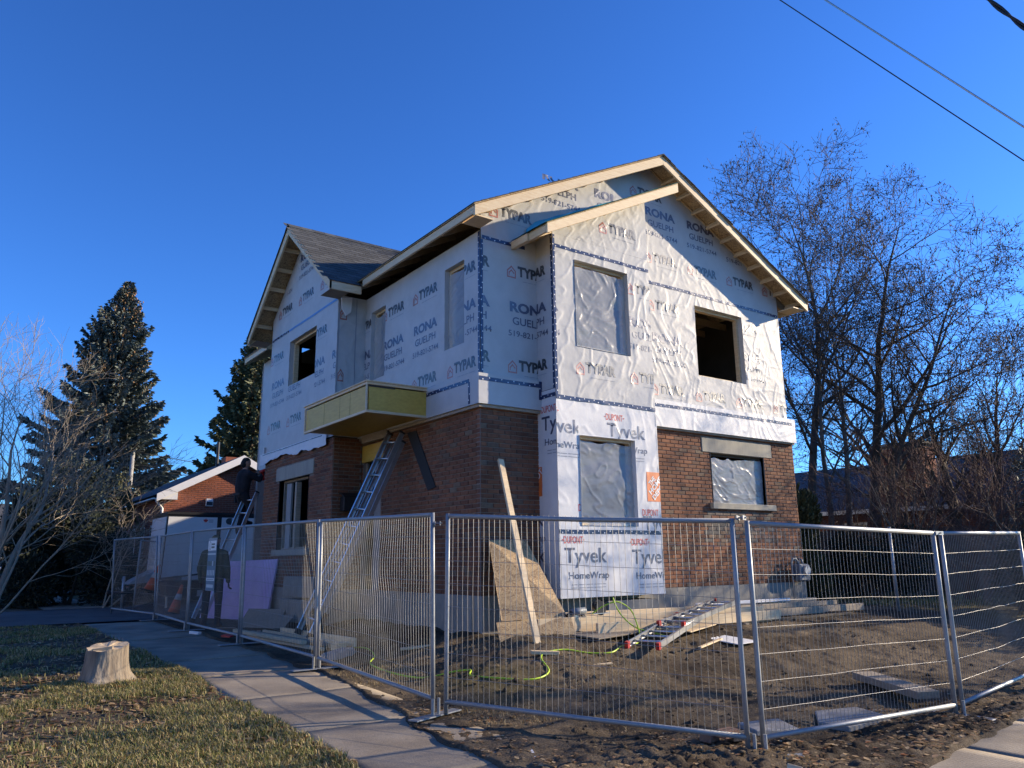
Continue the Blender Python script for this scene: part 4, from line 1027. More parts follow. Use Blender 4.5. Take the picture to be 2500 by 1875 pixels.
# ---- single slope roof over the bump-out -----------------------------------
PX0, PX1, PYF = 6.76, 9.71, 8.40
def zp(x): return 6.374 + .5035 * (x - PX0)
PROOF = hp(MB().hexa([(PX0, PYF, zp(PX0) + .002), (PX1, PYF, zp(PX1) + .002), (PX1, YF - .02, zp(PX1) + .002), (PX0, YF - .02, zp(PX0) + .002), (PX0, PYF, zp(PX0) + .016), (PX1, PYF, zp(PX1) + .016), (PX1, YF - .02, zp(PX1) + .016), (PX0, YF - .02, zp(PX0) + .016)]).build('bump_out_roof', 'osb'))
sloped_board(PX0, PX1, zp(PX0), zp(PX1), PYF, PYF + .04, .155, 'rake_board', 'wood_x', PROOF)
MB().box((PX0, PYF + .042, zp(PX0) - .125), (PX0 + .04, YF - .03, zp(PX0) - .003)).build('fascia', 'wood_y', PROOF, bevel=.003)
MB().box((PX0 - .04, PYF + .45, zp(PX0) - .13), (PX0 - .002, YF - .03, zp(PX0) - .01)).build('fascia', 'wood_y', PROOF, bevel=.003)
for k in range(7):
    x = PX0 + .35 + k * .4; MB().bar((x, PYF + .042, zp(x) - .05), (x, BY - .02, zp(x) - .05), .04, .085).build('lookout', 'wood_y', PROOF)
for k in range(3):
    y = BY + .02 + k * .17; MB().bar((PX0 + .042, y, zp(PX0 + .042) - .06), (BX0 - .01, y, zp(BX0 - .01) - .06), .04, .09).build('rafter_tail', 'wood_y', PROOF)
U, V = np.meshgrid(np.linspace(PX0 - .05, PX1 + .01, 60), np.linspace(0, 1, 24), indexing='ij')
Yv = (PYF - .03) + (YF - .03 - PYF + .03) * V; Zv = zp(U) + .022 + .006 * fbm(U * 5, Yv * 5, 5, 2) + .006
npmesh('membrane', np.stack([U, Yv, Zv], -1).reshape(-1, 3), gridfaces(60, 24), 'membrane', PROOF, smooth=True)
# membrane turned up the wall
U, V = np.meshgrid(np.linspace(PX0 + .25, 9.3, 60), np.linspace(0, 1, 8), indexing='ij')
hgt = np.interp(U, [PX0, 7.2, 8.9, 9.3], [.02, .22, .17, .02]) + .02 * fbm(U * 3, U * 0, 8, 2)
npmesh('membrane', np.stack([U, YF - .035 - .012 * fbm(U * 4, V * 2, 6, 2) - .02 * (1 - V), zp(U) + .025 + hgt * V], -1).reshape(-1, 3), gridfaces(60, 8), 'membrane', PROOF, smooth=True)

# ---- timber box framed out over the side entrance --------------------------
EX, EY0, EY1, EZ0, EZ1 = 4.99, 10.70, 13.28, 3.68, 4.18
ENT = hp(MB().box((EX + .06, EY0 + .06, EZ1 - .03), (XW - .102, EY1 - .02, EZ1 - .012)).build('entrance_box', 'osb'))
MB().box((EX + .03, EY0 + .06, EZ0 + .06), (EX + .055, EY1 - .06, EZ1 - .06)).build('form_panel', 'form_ply', ENT)
MB().box((EX + .06, EY0 + .03, EZ0 + .06), (XW - .103, EY0 + .055, EZ1 - .06)).build('form_panel', 'form_ply', ENT)
MB().box((EX + .06, EY0 + .06, EZ0 + .05), (XW - .103, EY1 - .02, EZ0 + .065)).build('soffit_panel', 'form_ply', ENT)
for z in (EZ0 + .02, EZ1 - .04):
    MB().box((EX + .012, EY0 + .012, z), (EX + .05, EY1, z + .04)).build('plate', 'wood_y', ENT, bevel=.002)
    MB().box((EX + .051, EY0 + .012, z), (XW - .103, EY0 + .05, z + .04)).build('plate', 'wood_x', ENT, bevel=.002)
MB().box((EX - .008, EY0 - .008, EZ1 + .001), (XW - .103, EY1 + .02, EZ1 + .02)).build('plate', 'wood_y', ENT)
MB().box((EX + .01, EY0 + .010, EZ0 + .061), (EX + .03, EY0 + .05, EZ1 - .041)).build('corner_stud', 'wood_new', ENT); MB().box((EX + .01, EY1 - .05, EZ0 + .061), (EX + .03, EY1, EZ1 - .041)).build('corner_stud', 'wood_new', ENT)
for k, y in enumerate((11.35, 11.75, 12.4)): MB().box((EX + .0275, y, EZ0 + .065), (EX + .029, y + .006, EZ1 - .065)).build('panel_seam', 'wood_dark', ENT)
MB().box((EX + .052, EY0 + .022, EZ1 - .075), (EX + .5, EY0 + .029, EZ1 - .045)).build('panel_seam', 'wood_dark', ENT)
MB().box((XW - .12, EY1 - 1.2, EZ0 - .10), (XW - .03, EY1 - .2, EZ0 + .04)).build('ledger', 'wood_old', ENT)
# ---------------------------------------------------------------- temporary fence
def fence_panel(a, b, za, zb, label, lean=0, bend=.012, seed=0, group='temporary fence panels round the site', h=1.80, sag=0):
    """a, b: ends on plan; za, zb: ground at the ends"""
    a = Vector((a[0], a[1], za)); b = Vector((b[0], b[1], zb)); d = b - a; L = d.length; d.normalize()
    nrm = Vector((d.y, -d.x, 0)).normalized()
    up = (Vector((0, 0, 1)) + nrm * lean).normalized()
    root = empty('temporary_fence', label, 'fence', a, 0, group)
    inv = Matrix.Translation(-a)
    def part(m, name, mat, smooth=True):
        o = m.build(name, mat, root, smooth=smooth); o.matrix_parent_inverse = inv; return o
    r = .0205; g = .05
    def at(u, v, n=0): return a + d * u + up * v + nrm * n
    for u in (g, L - g): part(MB().tube([at(u, .03), at(u, .6), at(u, 1.2), at(u, h)], r, 12), 'post', 'galv')
    part(MB().tube([at(g, h - .02), at(L / 2, h - .02 - sag), at(L - g, h - .02)], r, 12), 'rail', 'galv')
    part(MB().tube([at(g, .14), at(L / 2, .14 - sag * .5), at(L - g, .14)], r, 12), 'rail', 'galv')
    rr = np.random.default_rng(seed + 100)
    V = []; F = []
    def wire(P, rad):
        n = len(P); t = np.array(d); k = np.array(nrm); u = np.array(up)
        horiz = abs(np.dot(P[-1] - P[0], t)) > abs(np.dot(P[-1] - P[0], u))
        e1 = u if horiz else t
        o = len(V)
        for p in P:
            for c_, s_ in ((1, 0), (-.5, .87), (-.5, -.87)): V.append(p + e1 * (rad * c_) + k * (rad * s_))
        for i in range(n - 1):
            for j in range(3): F.append((o + i * 3 + j, o + i * 3 + (j + 1) % 3, o + (i + 1) * 3 + (j + 1) % 3, o + (i + 1) * 3 + j))
    A = np.array(a); D = np.array(d); N = np.array(nrm); UP = np.array(up)
    def off(u, v):
        e = np.sin(pi * np.clip(u / L, 0, 1)) * np.sin(pi * np.clip((v - .14) / (h - .16), 0, 1))
        return e * bend * 2.2 * float(fbm(u * .9, v * 1.1, seed, 2)), e * bend * float(fbm(u * 1.3 + 5, v * 1.6, seed + 3, 3))
    nv = int((L - 2 * g) / .0525)
    for i in range(1, nv):
        u = g + (L - 2 * g) * i / nv; P = []
        for v in np.linspace(.12, h, 15):
            n_, t_ = off(u, v); P.append(A + D * (u + t_) + UP * v + N * n_)
        wire(P, .0026)
    for i in range(1, 8):
        v = .14 + (h - .16) * i / 8; P = []
        for u in np.linspace(g, L - g, 30):
            n_, t_ = off(u, v); P.append(A + D * u + UP * (v + t_ * .8) + N * (n_ + .004))
        wire(P, .0026)
    o = npmesh('wire_mesh', np.array(V), np.array(F), 'wire', root, kind='stuff'); o.matrix_parent_inverse = inv
    return root
def fence_foot(p, ang, z, label, group='flat steel feet under the fence posts', L=.62):
    root = empty('steel_footplate', label, 'footplate', (p[0], p[1], z), ang, group)
    MB().box((-L / 2, -.055, .004), (L / 2, .055, .016)).build('base_plate', 'galv', root, bevel=.002)
    for s_ in (-.04, .04): MB().tube([(s_, 0, .016), (s_, 0, .15)], .015, 10).build('pin', 'galv', root)
    return root
def clamp(p, z, ang, label, par_group='clamps joining fence panels'):
    c = empty('fence_clamp', label, 'clamp', (p[0], p[1], z), ang, par_group)
    MB().box((-.075, -.028, -.018), (.075, -.022, .018)).build('clamp_plate', 'galv', c); MB().box((-.075, .022, -.018), (.075, .028, .018)).build('clamp_plate', 'galv', c)
    MB().tube([(0, -.045, 0), (0, .045, 0)], .007, 8).build('bolt', 'galv', c)
FP = [(3.55, 21.75), (3.93, 18.68), (3.80, 15.45), (3.86, 12.50), (3.88, 9.50), (3.77, 6.44)]
FZ = [.28, .28, .28, .26, .21, .13]
SEG = [('fence panel beside the driveway, swung open past the trailer', .02), ('fence panel in front of the trailer, next to the panel with the sign', .0), ('fence panel carrying the hanging notice board', .01), ('fence panel in front of the leaning foam board', .02), ('fence panel along the walk in front of the tall ladder', .03)]
for i in range(5):
    a, b = FP[i], FP[i + 1]
    fence_panel(b, a, FZ[i + 1], FZ[i], SEG[i][0], lean=(-.05 if i == 0 else -.015), bend=.02 if i > 2 else .012, seed=i * 7)
fence_panel((4.05, 21.9), (5.0, 24.0), .28, .28, 'short fence panel returning behind the driveway end', lean=.03, bend=.01, seed=77)
fence_panel((3.80, 6.40), (5.235, 4.125), .12, -.005, 'corner fence panel set diagonally before the leaning strand board', lean=-.01, bend=.012, seed=41, sag=.012)
fence_panel((5.30, 4.13), (8.22, 4.02), -.02, -.08, 'fence panel before the plank lying in the mud', lean=.0, bend=.010, seed=51)
fence_panel((8.28, 4.02), (11.15, 4.40), -.08, -.04, 'fence panel running on past the plank towards the bushes', lean=.0, bend=.016, seed=61)
for k, (p, a, lab) in enumerate(((FP[5], .35, 'steel foot at the sharp fence corner on the walk edge'), (FP[4], 0, 'steel foot on the walk by the lumber pile'), (FP[3], 0.05, 'steel foot on the walk by the foam board'), (FP[2], .0, 'steel foot on the walk by the orange cone'), (FP[1], .1, 'steel foot on the driveway edge'), ((5.27, 4.10), 2.3, 'steel foot on the soil heap at the fence corner'), ((8.25, 4.02), pi / 2, 'steel foot in the soil beside the pavement'))):
    fence_foot(p, a, float(G(p[0], p[1])) + (.008 if k != 5 else .015), lab)
for p, z, a, lab in ((FP[5], .13 + 1.70, 1.0, 'clamp on the sharp fence corner'), (FP[4], .21 + 1.75, pi / 2, 'clamp on the post by the tall ladder'), ((5.27, 4.12), 1.80, .5, 'clamp at the corner facing the pavement'), ((8.25, 4.02), 1.70, 0, 'clamp on the post past the plank')): clamp(p, z, a, lab)
# notice board on the third panel
def notice():
    y0, y1, z0, z1 = 13.80, 14.32, 1.02, 1.90; x = 3.785
    b = tag(MB().box((x - .004, y0, z0), (x, y1, z1)).build('notice_board', 'ink_grey', bevel=.001), 'blue and white safety notice hung on the fence, printed with rows of icons', 'sign')
    X = x - .0065
    sh = Sheet(Pl('X', X), 1, 0); sh.o = b; sh.off = 0
    def q(u0, u1, v0, v1, mat):      # u from left (0) to right (1) as seen from the walk
        ya = y1 - u0 * (y1 - y0); yb = y1 - u1 * (y1 - y0); za = z0 + v0 * (z1 - z0); zb = z0 + v1 * (z1 - z0)
        MB().add([(X, ya, za), (X, yb, za), (X, yb, zb), (X, ya, zb)], [(0, 1, 2, 3)]).build('print', mat, b)
    MATS['sign_blue'] = simple('sign_blue', (.10, .16, .25), .4); MATS['sign_pale'] = simple('sign_pale', (.55, .58, .62), .4)
    q(.02, .98, .01, .96, 'sign_blue'); X -= .002
    q(.03, .97, .76, .95, 'ink_white'); q(.03, .97, .68, .71, 'sign_pale')
    for k in range(5): q(.08 + k * .18, .08 + k * .18 + .10, .29, .39, 'sign_pale'); q(.07 + k * .18, .07 + k * .18 + .12, .47, .56, 'ink_black' if k != 3 else 'sign_pale')
    q(.03, .97, .19, .24, 'ink_white'); X -= .002
    q(.1, .9, .205, .225, 'ink_grey'); q(.1, .9, .06, .12, 'sign_pale')
    m = MB()
    for k in range(20):
        a0, a1 = 2 * pi * k / 20, 2 * pi * (k + 1) / 20
        if 5 < k < 8: continue
        cy, cz = y1 - .26 * (y1 - y0), z0 + .855 * (z1 - z0)
        m.add([(X, cy - .05 * cos(a0), cz + .075 * sin(a0)), (X, cy - .05 * cos(a1), cz + .075 * sin(a1)), (X, cy - .038 * cos(a1), cz + .058 * sin(a1)), (X, cy - .038 * cos(a0), cz + .058 * sin(a0))], [(0, 1, 2, 3)])
    m.build('logo_mark', 'ink_black', b); q(.42, .8, .865, .895, 'ink_black'); q(.42, .78, .805, .84, 'ink_black')
notice()

# ---------------------------------------------------------------- timber, ladders and other things on the site
def gpz(x, y): return float(ground_z(np.array(x), np.array(y)))
def board(a, b, w, h, label, mat='wood_x', cat='plank', group=None, up=(0, 0, 1), name='plank'):
    a = Vector(a); b = Vector(b); c = (a + b) / 2
    o = MB().bar(a - c, b - c, w, h, up).build(name, mat, bevel=.004); o.location = c
    return tag(o, label, cat, group)
# strand board leaning on the brick corner, a second strip below it, and a stud leaning over both
o = MB().hexa([(6.02, 8.62, .70), (6.95, 8.42, .73), (6.96, 8.43, .742), (6.03, 8.63, .712), (6.22, 9.20, 1.74), (6.87, 9.22, 1.75), (6.88, 9.225, 1.762), (6.23, 9.205, 1.752)]).build('strand_board', 'osb'); tag(o, 'square of strand board leaning on the brick corner in half shade', 'panel')
o = MB().hexa([(5.83, 8.38, .46), (6.90, 8.16, .47), (6.905, 8.172, .47), (5.835, 8.392, .47), (5.87, 8.52, .70), (6.93, 8.30, .72), (6.935, 8.312, .72), (5.875, 8.532, .70)]).build('strand_board', 'osb'); tag(o, 'low strip of strand board standing in the soil under the leaning square', 'panel')
o = board((6.13, 8.00, .46), (6.43, 9.20, 2.90), .09, .04, 'single pale stud leaning upright against the brick corner', 'wood_new', 'stud', up=(0, -1, .5), name='stud')
# long joists on blocks
board((6.30, 8.75, .66), (10.6, 8.55, .62), .045, .20, 'long pale joist at the back of the pile before the printed wrap', name='joist', group=None)
board((6.42, 8.38, .62), (10.9, 8.22, .60), .045, .20, 'front joist of the pile with its end sticking out past the stud', name='joist')
board((7.22, 8.12, .57), (11.1, 8.06, .57), .045, .14, 'shorter joist lying low in front of the pile under the hose', name='joist')
board((7.05, 8.24, .485), (11.0, 8.18, .485), .09, .04, 'flat stud under the joist pile', name='stud')
for k, x in enumerate((7.6, 8.9, 10.2)): board((x, 8.86, .47), (x, 8.0, .46), .09, .05, ('cross block under the tool end of the joist pile', 'cross block under the middle of the joist pile', 'cross block under the ladder end of the joist pile')[k], 'wood_old', 'block', name='timber_block')
o = MB().hexa([(6.95, 7.78, .475), (8.15, 7.98, .50), (8.0, 8.65, .53), (6.75, 8.55, .52), (6.95, 7.78, .492), (8.15, 7.98, .517), (8.0, 8.65, .547), (6.75, 8.55, .537)]).build('plywood_sheet', 'wood_old'); tag(o, 'muddy plywood sheet lying flat before the joist pile', 'panel')
o = MB().hexa([(8.3, 7.45, .50), (9.3, 7.85, .52), (9.0, 8.15, .56), (8.05, 7.75, .54), (8.3, 7.45, .512), (9.3, 7.85, .532), (9.0, 8.15, .572), (8.05, 7.75, .552)]).build('plywood_sheet', 'wood_x'); tag(o, 'clean plywood offcut under the red tipped ladder', 'panel')
o = MB().hexa([(8.72, 7.02, .345), (9.2, 7.06, .35), (9.08, 7.52, .40), (8.62, 7.45, .395), (8.72, 7.02, .357), (9.2, 7.06, .362), (9.08, 7.52, .412), (8.62, 7.45, .407)]).build('white_board', 'paint_white'); tag(o, 'small white board lying on the soil past the red tipped ladder', 'panel')
board((8.0, 7.05, .36), (8.75, 7.32, .40), .05, .02, 'thin lath lying beside the foot of the red tipped ladder', name='lath')
board((5.72, 7.60, .43), (6.02, 7.45, .41), .09, .04, 'short cut end of stud with the hose under it', name='offcut', cat='offcut')
board((6.05, 7.05, .30), (6.42, 6.98, .31), .03, .02, 'splinter of lath near the hose loop', name='offcut', cat='offcut')
# right hand stack along the gable wall
for k, (x0, x1, y, z, h, lab) in enumerate(((10.4, 14.1, 8.52, .55, .12, 'lowest grey board of the stack along the gable wall'), (10.7, 13.4, 8.62, .65, .08, 'second grey board of the stack along the gable wall'), (9.9, 12.2, 8.75, .74, .05, 'white pipe like batten on top of the gable wall stack'), (11.4, 12.9, 8.70, .72, .06, 'short batten on the gable wall stack'))): board((x0, y, z), (x1, y - .12, z), .05, h, lab, 'wood_old' if k != 2 else 'paint_white')
board((10.6, 8.2, .48), (13.2, 8.12, .48), .1, .04, 'dark bearer under the gable wall stack', 'wood_dark')
# plank in the mud
board((8.93, 5.42, .12), (8.52, 4.45, .06), .27, .075, 'thick weathered plank lying in the churned mud', 'wood_old')
def slab_piece(pts, z, lab, t=.05):
    m = MB(); m.prism([(x, y, gpz(x, y) + z) for x, y in pts], (0, 0, t)); tag(m.build('paving_slab', 'stone', bevel=.008), lab, 'slab')
slab_piece([(5.75, 4.50), (6.25, 4.42), (6.35, 4.72), (5.95, 4.86)], -.005, 'broken flagstone in the mud by the fence corner'); slab_piece([(6.75, 4.28), (7.35, 4.22), (7.45, 4.62), (7.0, 4.78), (6.7, 4.55)], -.01, 'larger flagstone in the mud below the plank')
for k, (x, y, a) in enumerate(((5.30, 4.62, .3), (5.52, 4.50, -.2), (5.38, 4.50, .1))):
    o = MB().box((-.10, -.05, 0), (.10, .05, .06)).build('loose_brick', 'brick_mixed', bevel=.004); o.location = (x, y, gpz(x, y) + (0 if k < 2 else .055)); o.rotation_euler = (.05, .04, a)
    for h_ in (-.05, 0, .05): MB().disc((h_, 0, .0606), (0, 0, 1), .016, 10).build('core_hole', 'rubber', o)
    tag(o, ('loose brick at the fence corner, the darker of two on the soil', 'loose brick at the fence corner, lying flat beside its pair', 'loose brick stacked across the two others')[k], 'brick')
o = MB().box((-.08, -.05, 0), (.08, .05, .05)).build('offcut', 'wood_new', bevel=.003); o.location = (5.0, 3.62, gpz(5.0, 3.62)); o.rotation_euler = (.2, .5, .6); tag(o, 'small cube of new timber on the leafy soil heap', 'offcut')

def ladder(name, label, base, top, width, side, mat='alu', n=None, rail=(.03, .075), tips=None, spacing=.305):
    """two rails and rungs; side: unit vector across the ladder"""
    base = Vector(base); top = Vector(top); d = (top - base); L = d.length; d.normalize(); s_ = Vector(side); s_ = (s_ - d * s_.dot(d)).normalized(); nrm = d.cross(s_)
    root = empty(name, label, 'ladder', base); inv = Matrix.Translation(-base)
    for k in (-1, 1):
        p = base + s_ * (k * width / 2); q = top + s_ * (k * width / 2)
        m = MB(); m.bar(p + nrm * (rail[1] / 2 - .004), q + nrm * (rail[1] / 2 - .004), rail[0], .008, nrm); m.bar(p - nrm * (rail[1] / 2 - .004), q - nrm * (rail[1] / 2 - .004), rail[0], .008, nrm); m.bar(p + s_ * (k * (rail[0] / 2 - .003)), q + s_ * (k * (rail[0] / 2 - .003)), .006, rail[1] - .017, nrm)
        o = m.build('rail', mat, root); o.matrix_parent_inverse = inv
        o = MB().bar(p - d * .03, p + d * .05, rail[0] + .016, rail[1] + .016, nrm).build('foot', tips or 'rubber', root, bevel=.004); o.matrix_parent_inverse = inv
        o = MB().bar(q - d * .02, q + d * .012, rail[0] + .008, rail[1] + .008, nrm).build('end_cap', tips or 'rubber', root); o.matrix_parent_inverse = inv
    x = .25
    while x < L - .1:
        p = base + d * x
        o = MB().tube([p - s_ * (width / 2 + .012), p + s_ * (width / 2 + .012)], .017, 10).build('rung', mat, root, smooth=True); o.matrix_parent_inverse = inv
        x += spacing
    return root
# tall extension ladder, two sections, leaning on the side wall under the box
sd = Vector((.28, 1, 0)).normalized()
bs, tp = Vector((4.66, 11.95, .40)), Vector((6.02, 11.70, 3.60))
sd = Vector((-.12, .99, 0)).normalized()
ladder('extension_ladder', 'tall aluminium extension ladder leaning up under the timber box', bs, tp, .42, sd, rail=(.035, .085))
dd = (tp - bs).normalized(); nn = dd.cross(sd).normalized()
ladder('extension_ladder', 'sliding fly section lying against the tall aluminium ladder', bs - nn * .10 + dd * .35, tp - nn * .10 - dd * .12, .37, sd, rail=(.03, .075))
# ladder under the man at the far corner
ladder('step_ladder', 'aluminium ladder carrying the worker at the far corner', (4.45, 17.3, .30), (5.45, 17.42, 3.0), .42, (-.25, 1, 0), rail=(.03, .08))
# red tipped ladder lying across the timber
ladder('lying_ladder', 'aluminium ladder with red end caps lying on the soil, lower section', (7.10, 7.16, .44), (8.95, 8.02, .66), .40, (-.42, .9, 0), tips='red_plastic', rail=(.028, .07))
ladder('lying_ladder', 'upper ladder section with red brackets resting on the joist ends', (8.15, 7.66, .60), (10.25, 8.42, .80), .36, (-.34, .94, 0), tips='red_plastic', rail=(.028, .07))

# air hose: bright yellow green
def hose(pts, label, r=.0095, mat='hose', name='air_hose'):
    P = [Vector(p) for p in pts]; Q = []
    for i in range(len(P) - 1):
        p0, p1, p2, p3 = P[max(i - 1, 0)], P[i], P[i + 1], P[min(i + 2, len(P) - 1)]
        for k in range(8):
            t = k / 8; Q.append(.5 * ((2 * p1) + (-p0 + p2) * t + (2 * p0 - 5 * p1 + 4 * p2 - p3) * t * t + (-p0 + 3 * p1 - 3 * p2 + p3) * t ** 3))
    Q.append(P[-1]); return tag(MB().tube(Q, r, 8).build(name, mat, smooth=True), label, 'hose')
def hg(x, y, dz=.012): return (x, y, gpz(x, y) + dz)
hose([(7.30, 8.30, .75), (7.42, 8.22, .84), (7.62, 8.14, .90), (7.80, 8.08, .80), (7.78, 7.95, .65), hg(7.62, 7.72, .05), hg(7.3, 7.55, .03), hg(7.0, 7.42, .02), hg(6.7, 7.30), hg(6.45, 7.42), hg(6.2, 7.55), hg(5.9, 7.55), hg(5.72, 7.40), hg(5.55, 7.05), hg(5.25, 6.95), hg(4.95, 7.20), hg(4.86, 7.55), hg(4.98, 7.75), hg(4.90, 7.95), hg(4.62, 8.2), hg(4.45, 8.7), hg(4.55, 9.4), hg(4.85, 9.9), hg(4.95, 10.5), hg(4.75, 11.1)], 'bright yellow green air hose trailing from the joists across the soil')
hose([(7.55, 8.14, .96), (7.56, 8.10, .85), (7.60, 8.0, .70), (7.75, 7.9, .56), hg(7.95, 7.72, .08), hg(8.0, 7.5, .05), hg(7.75, 7.45, .03)], 'yellow green hose end looped over the joist pile')
# nailer and saw left on the joists
t = empty('nail_gun', 'dark nail gun lying on the joist pile at the hose end', 'tool', (7.16, 8.40, .73))
MB().tube([(-.14, 0, .05), (.10, 0, .06)], .045, 12).build('body', 'meter_grey', t, smooth=True); MB().bar((.02, 0, .05), (.10, .02, -.03), .035, .05).build('handle', 'black_metal', t); MB().bar((-.14, 0, .05), (-.22, 0, .0), .05, .03).build('nose', 'black_metal', t); MB().bar((-.08, .03, -.01), (.10, .05, -.02), .03, .04).build('magazine', 'alu', t)
t = empty('circular_saw', 'circular saw standing on the joist pile next to the nail gun', 'tool', (7.55, 8.45, .735))
MB().box((-.16, -.08, 0), (.16, .08, .008)).build('base_plate', 'alu', t); MB().lathe([(.0, -.012), (.095, -.012), (.095, .012), (0, .012)], (0, 0, 0), 20).build('blade_guard', 'black_metal', t).matrix_local = Matrix.Translation((.02, -.03, .07)) @ Matrix.Rotation(pi / 2, 4, 'X')
MB().tube([(.02, .0, .09), (.02, .13, .09)], .045, 12).build('motor', 'black_metal', t, smooth=True); MB().tube([(-.08, .03, .10), (-.04, .03, .16), (.06, .03, .165), (.10, .03, .12)], .016, 8).build('handle', 'rubber', t, smooth=True)
# side yard, in the shade: timber pile, foam board, offcuts
for k, (y0, y1, x, z, h, lab) in enumerate(((10.7, 13.4, 4.32, .30, .04, 'lowest stud of the pile behind the walk fence'), (10.9, 13.7, 4.45, .34, .04, 'second stud of the pile behind the walk fence'), (10.6, 13.5, 4.60, .33, .10, 'joist on edge in the pile behind the walk fence'), (10.5, 13.0, 4.72, .38, .12, 'topmost joist of the pile behind the walk fence, its end in the sun'), (11.2, 13.9, 4.25, .36, .05, 'stud lying nearest the fence on the pile'))):
    a = Vector((x - .04, y1, z)); b = Vector((x + .12, y0, z)); board(a, b, .09 if h < .06 else .045, h, lab, 'wood_y' if k != 1 else 'wood_old')
o = MB().box((-.1, -.06, 0), (.1, .06, .09)).build('offcut', 'wood_new', bevel=.003); o.location = (4.62, 10.55, .30); o.rotation_euler = (0, 0, .5); tag(o, 'sunlit block offcut at the end of the stud pile', 'offcut')
board((4.5, 10.5, .27), (4.75, 10.35, .28), .09, .03, 'sunlit wedge offcut beside the stud pile', 'wood_new', 'offcut', name='offcut')
board((5.15, 9.75, .33), (5.75, 9.45, .38), .10, .03, 'split plank piece crossing the hose in the shade', 'wood_new', 'offcut', name='offcut')
o = MB().hexa([(4.28, 9.95, .21), (4.78, 10.25, .23), (4.62, 10.5, .24), (4.15, 10.2, .22), (4.32, 10.0, .33), (4.72, 10.24, .35), (4.6, 10.42, .34), (4.22, 10.18, .31)]).build('rubble_stone', 'stone', bevel=.02); tag(o, 'pale rough stone just inside the fence by the stud pile', 'stone')
o = MB().hexa([(4.72, 18.2, .32), (5.33, 15.7, .36), (5.37, 15.71, .36), (4.76, 18.21, .32), (5.12, 18.3, 1.50), (5.68 - .14, 15.8, 1.54), (5.71 - .14, 15.81, 1.54), (5.16, 18.31, 1.50)]).build('foam_board', 'foam'); tag(o, 'large lavender foam insulation board leaning against the side wall', 'foam board')
for k, (p, lab) in enumerate((([(4.72, 15.4, .34), (5.05, 14.3, .36), (5.28, 14.5, .62), (4.95, 15.6, .60)], 'upper of two grey sheets slumped by the foam board'), ([(4.6, 14.9, .33), (5.0, 13.8, .35), (5.22, 13.9, .55), (4.85, 15.0, .52)], 'lower of two grey sheets slumped by the foam board'))):
    o = MB().prism(p, (.012, 0, .014)).build('scrap_sheet', 'wood_old'); tag(o, lab, 'panel')
for k, (x, y, z0, z1, lab) in enumerate(((5.40, 14.05, .42, .82, 'lower precast block stacked under the bay window'), (5.42, 14.0, .86, 1.22, 'upper precast block stacked under the bay window'))): tag(MB().box((x - .12, y - .75, z0), (x + .08, y + .75, z1)).build('precast_block', 'concrete', bevel=.01), lab, 'block')
board((5.15, 13.05, .34), (5.45, 12.85, 1.35), .14, .03, 'grey plank leaning between the blocks and the tall ladder', 'wood_old')
hose([hg(4.45, 15.9), hg(4.6, 15.2), hg(4.5, 14.6), hg(4.7, 14.1), hg(4.45, 13.6), hg(4.7, 13.0)], 'pale cord lying along the shaded side yard', .008, 'wood_old', 'cord')
# things on the walk
for k in range(3): board((2.55, 9.98 - k * .075, .205 + .0), (3.45 + .06 * k, 9.93 - k * .075, .205), .06, .018, ('first lath lying on the walk by the grass', 'second lath lying on the walk by the grass', 'third lath lying on the walk by the grass')[k], 'wood_old', 'lath', name='lath')
board((3.75, 14.95, .29), (3.82, 14.62, .29), .06, .05, 'short white offcut on the walk under the fence', 'paint_white', 'offcut', name='offcut')
o = MB().prism([(3.62, 4.95, .055), (3.75, 4.93, .06), (3.80, 5.05, .08), (3.68, 5.10, .06)], (0, 0, .012)).build('litter', 'cap_white'); tag(o, 'scrap of crumpled white paper at the walk edge', 'litter')
o = MB().prism([(3.95, 13.8, .285), (4.0, 13.5, .285), (4.08, 13.55, .30), (4.03, 13.85, .30)], (0, 0, .02)).build('litter', 'red_plastic'); tag(o, 'flat scrap of red plastic at the fence foot', 'litter')
# gas meter at the far end of the gable wall
t = empty('gas_meter', 'grey gas meter and pipework on the end of the gable wall', 'meter', (13.30, 9.14, .99))
MB().box((-.10, -.10, .02), (.22, .08, .34)).build('meter_body', 'meter_grey', t, bevel=.03); MB().lathe([(0, 0), (.09, 0), (.09, .05), (.0, .05)], (0, 0, 0), 16).build('dial', 'alu_dull', t).matrix_local = Matrix.Translation((.06, -.10, .22)) @ Matrix.Rotation(pi / 2, 4, 'X')
MB().tube([(-.16, .04, -.45), (-.16, .04, .38), (-.12, .04, .44), (-.02, .04, .44), (.02, .04, .40), (.02, .02, .33)], .02, 8).build('pipe', 'meter_grey', t, smooth=True); MB().tube([(.16, .02, .33), (.16, .04, .42), (.16, .14, .44)], .02, 8).build('pipe', 'meter_grey', t, smooth=True)
MB().lathe([(0, 0), (.07, .01), (.08, .03), (.02, .05)], (-.16, .03, .12), 14).build('regulator', 'meter_grey', t)
tag(MB().tube([(14.3, 9.9, .45), (14.33, 9.9, 1.75)], .035, 10).build('steel_post', 'galv', smooth=True), 'grey pipe post standing past the gable wall corner', 'post')
tag(MB().tube([(14.6, 8.0, .4), (14.6, 8.0, 2.0)], .028, 10).build('steel_post', 'galv', smooth=True), 'second pipe post standing in front of the dark hedge', 'post')

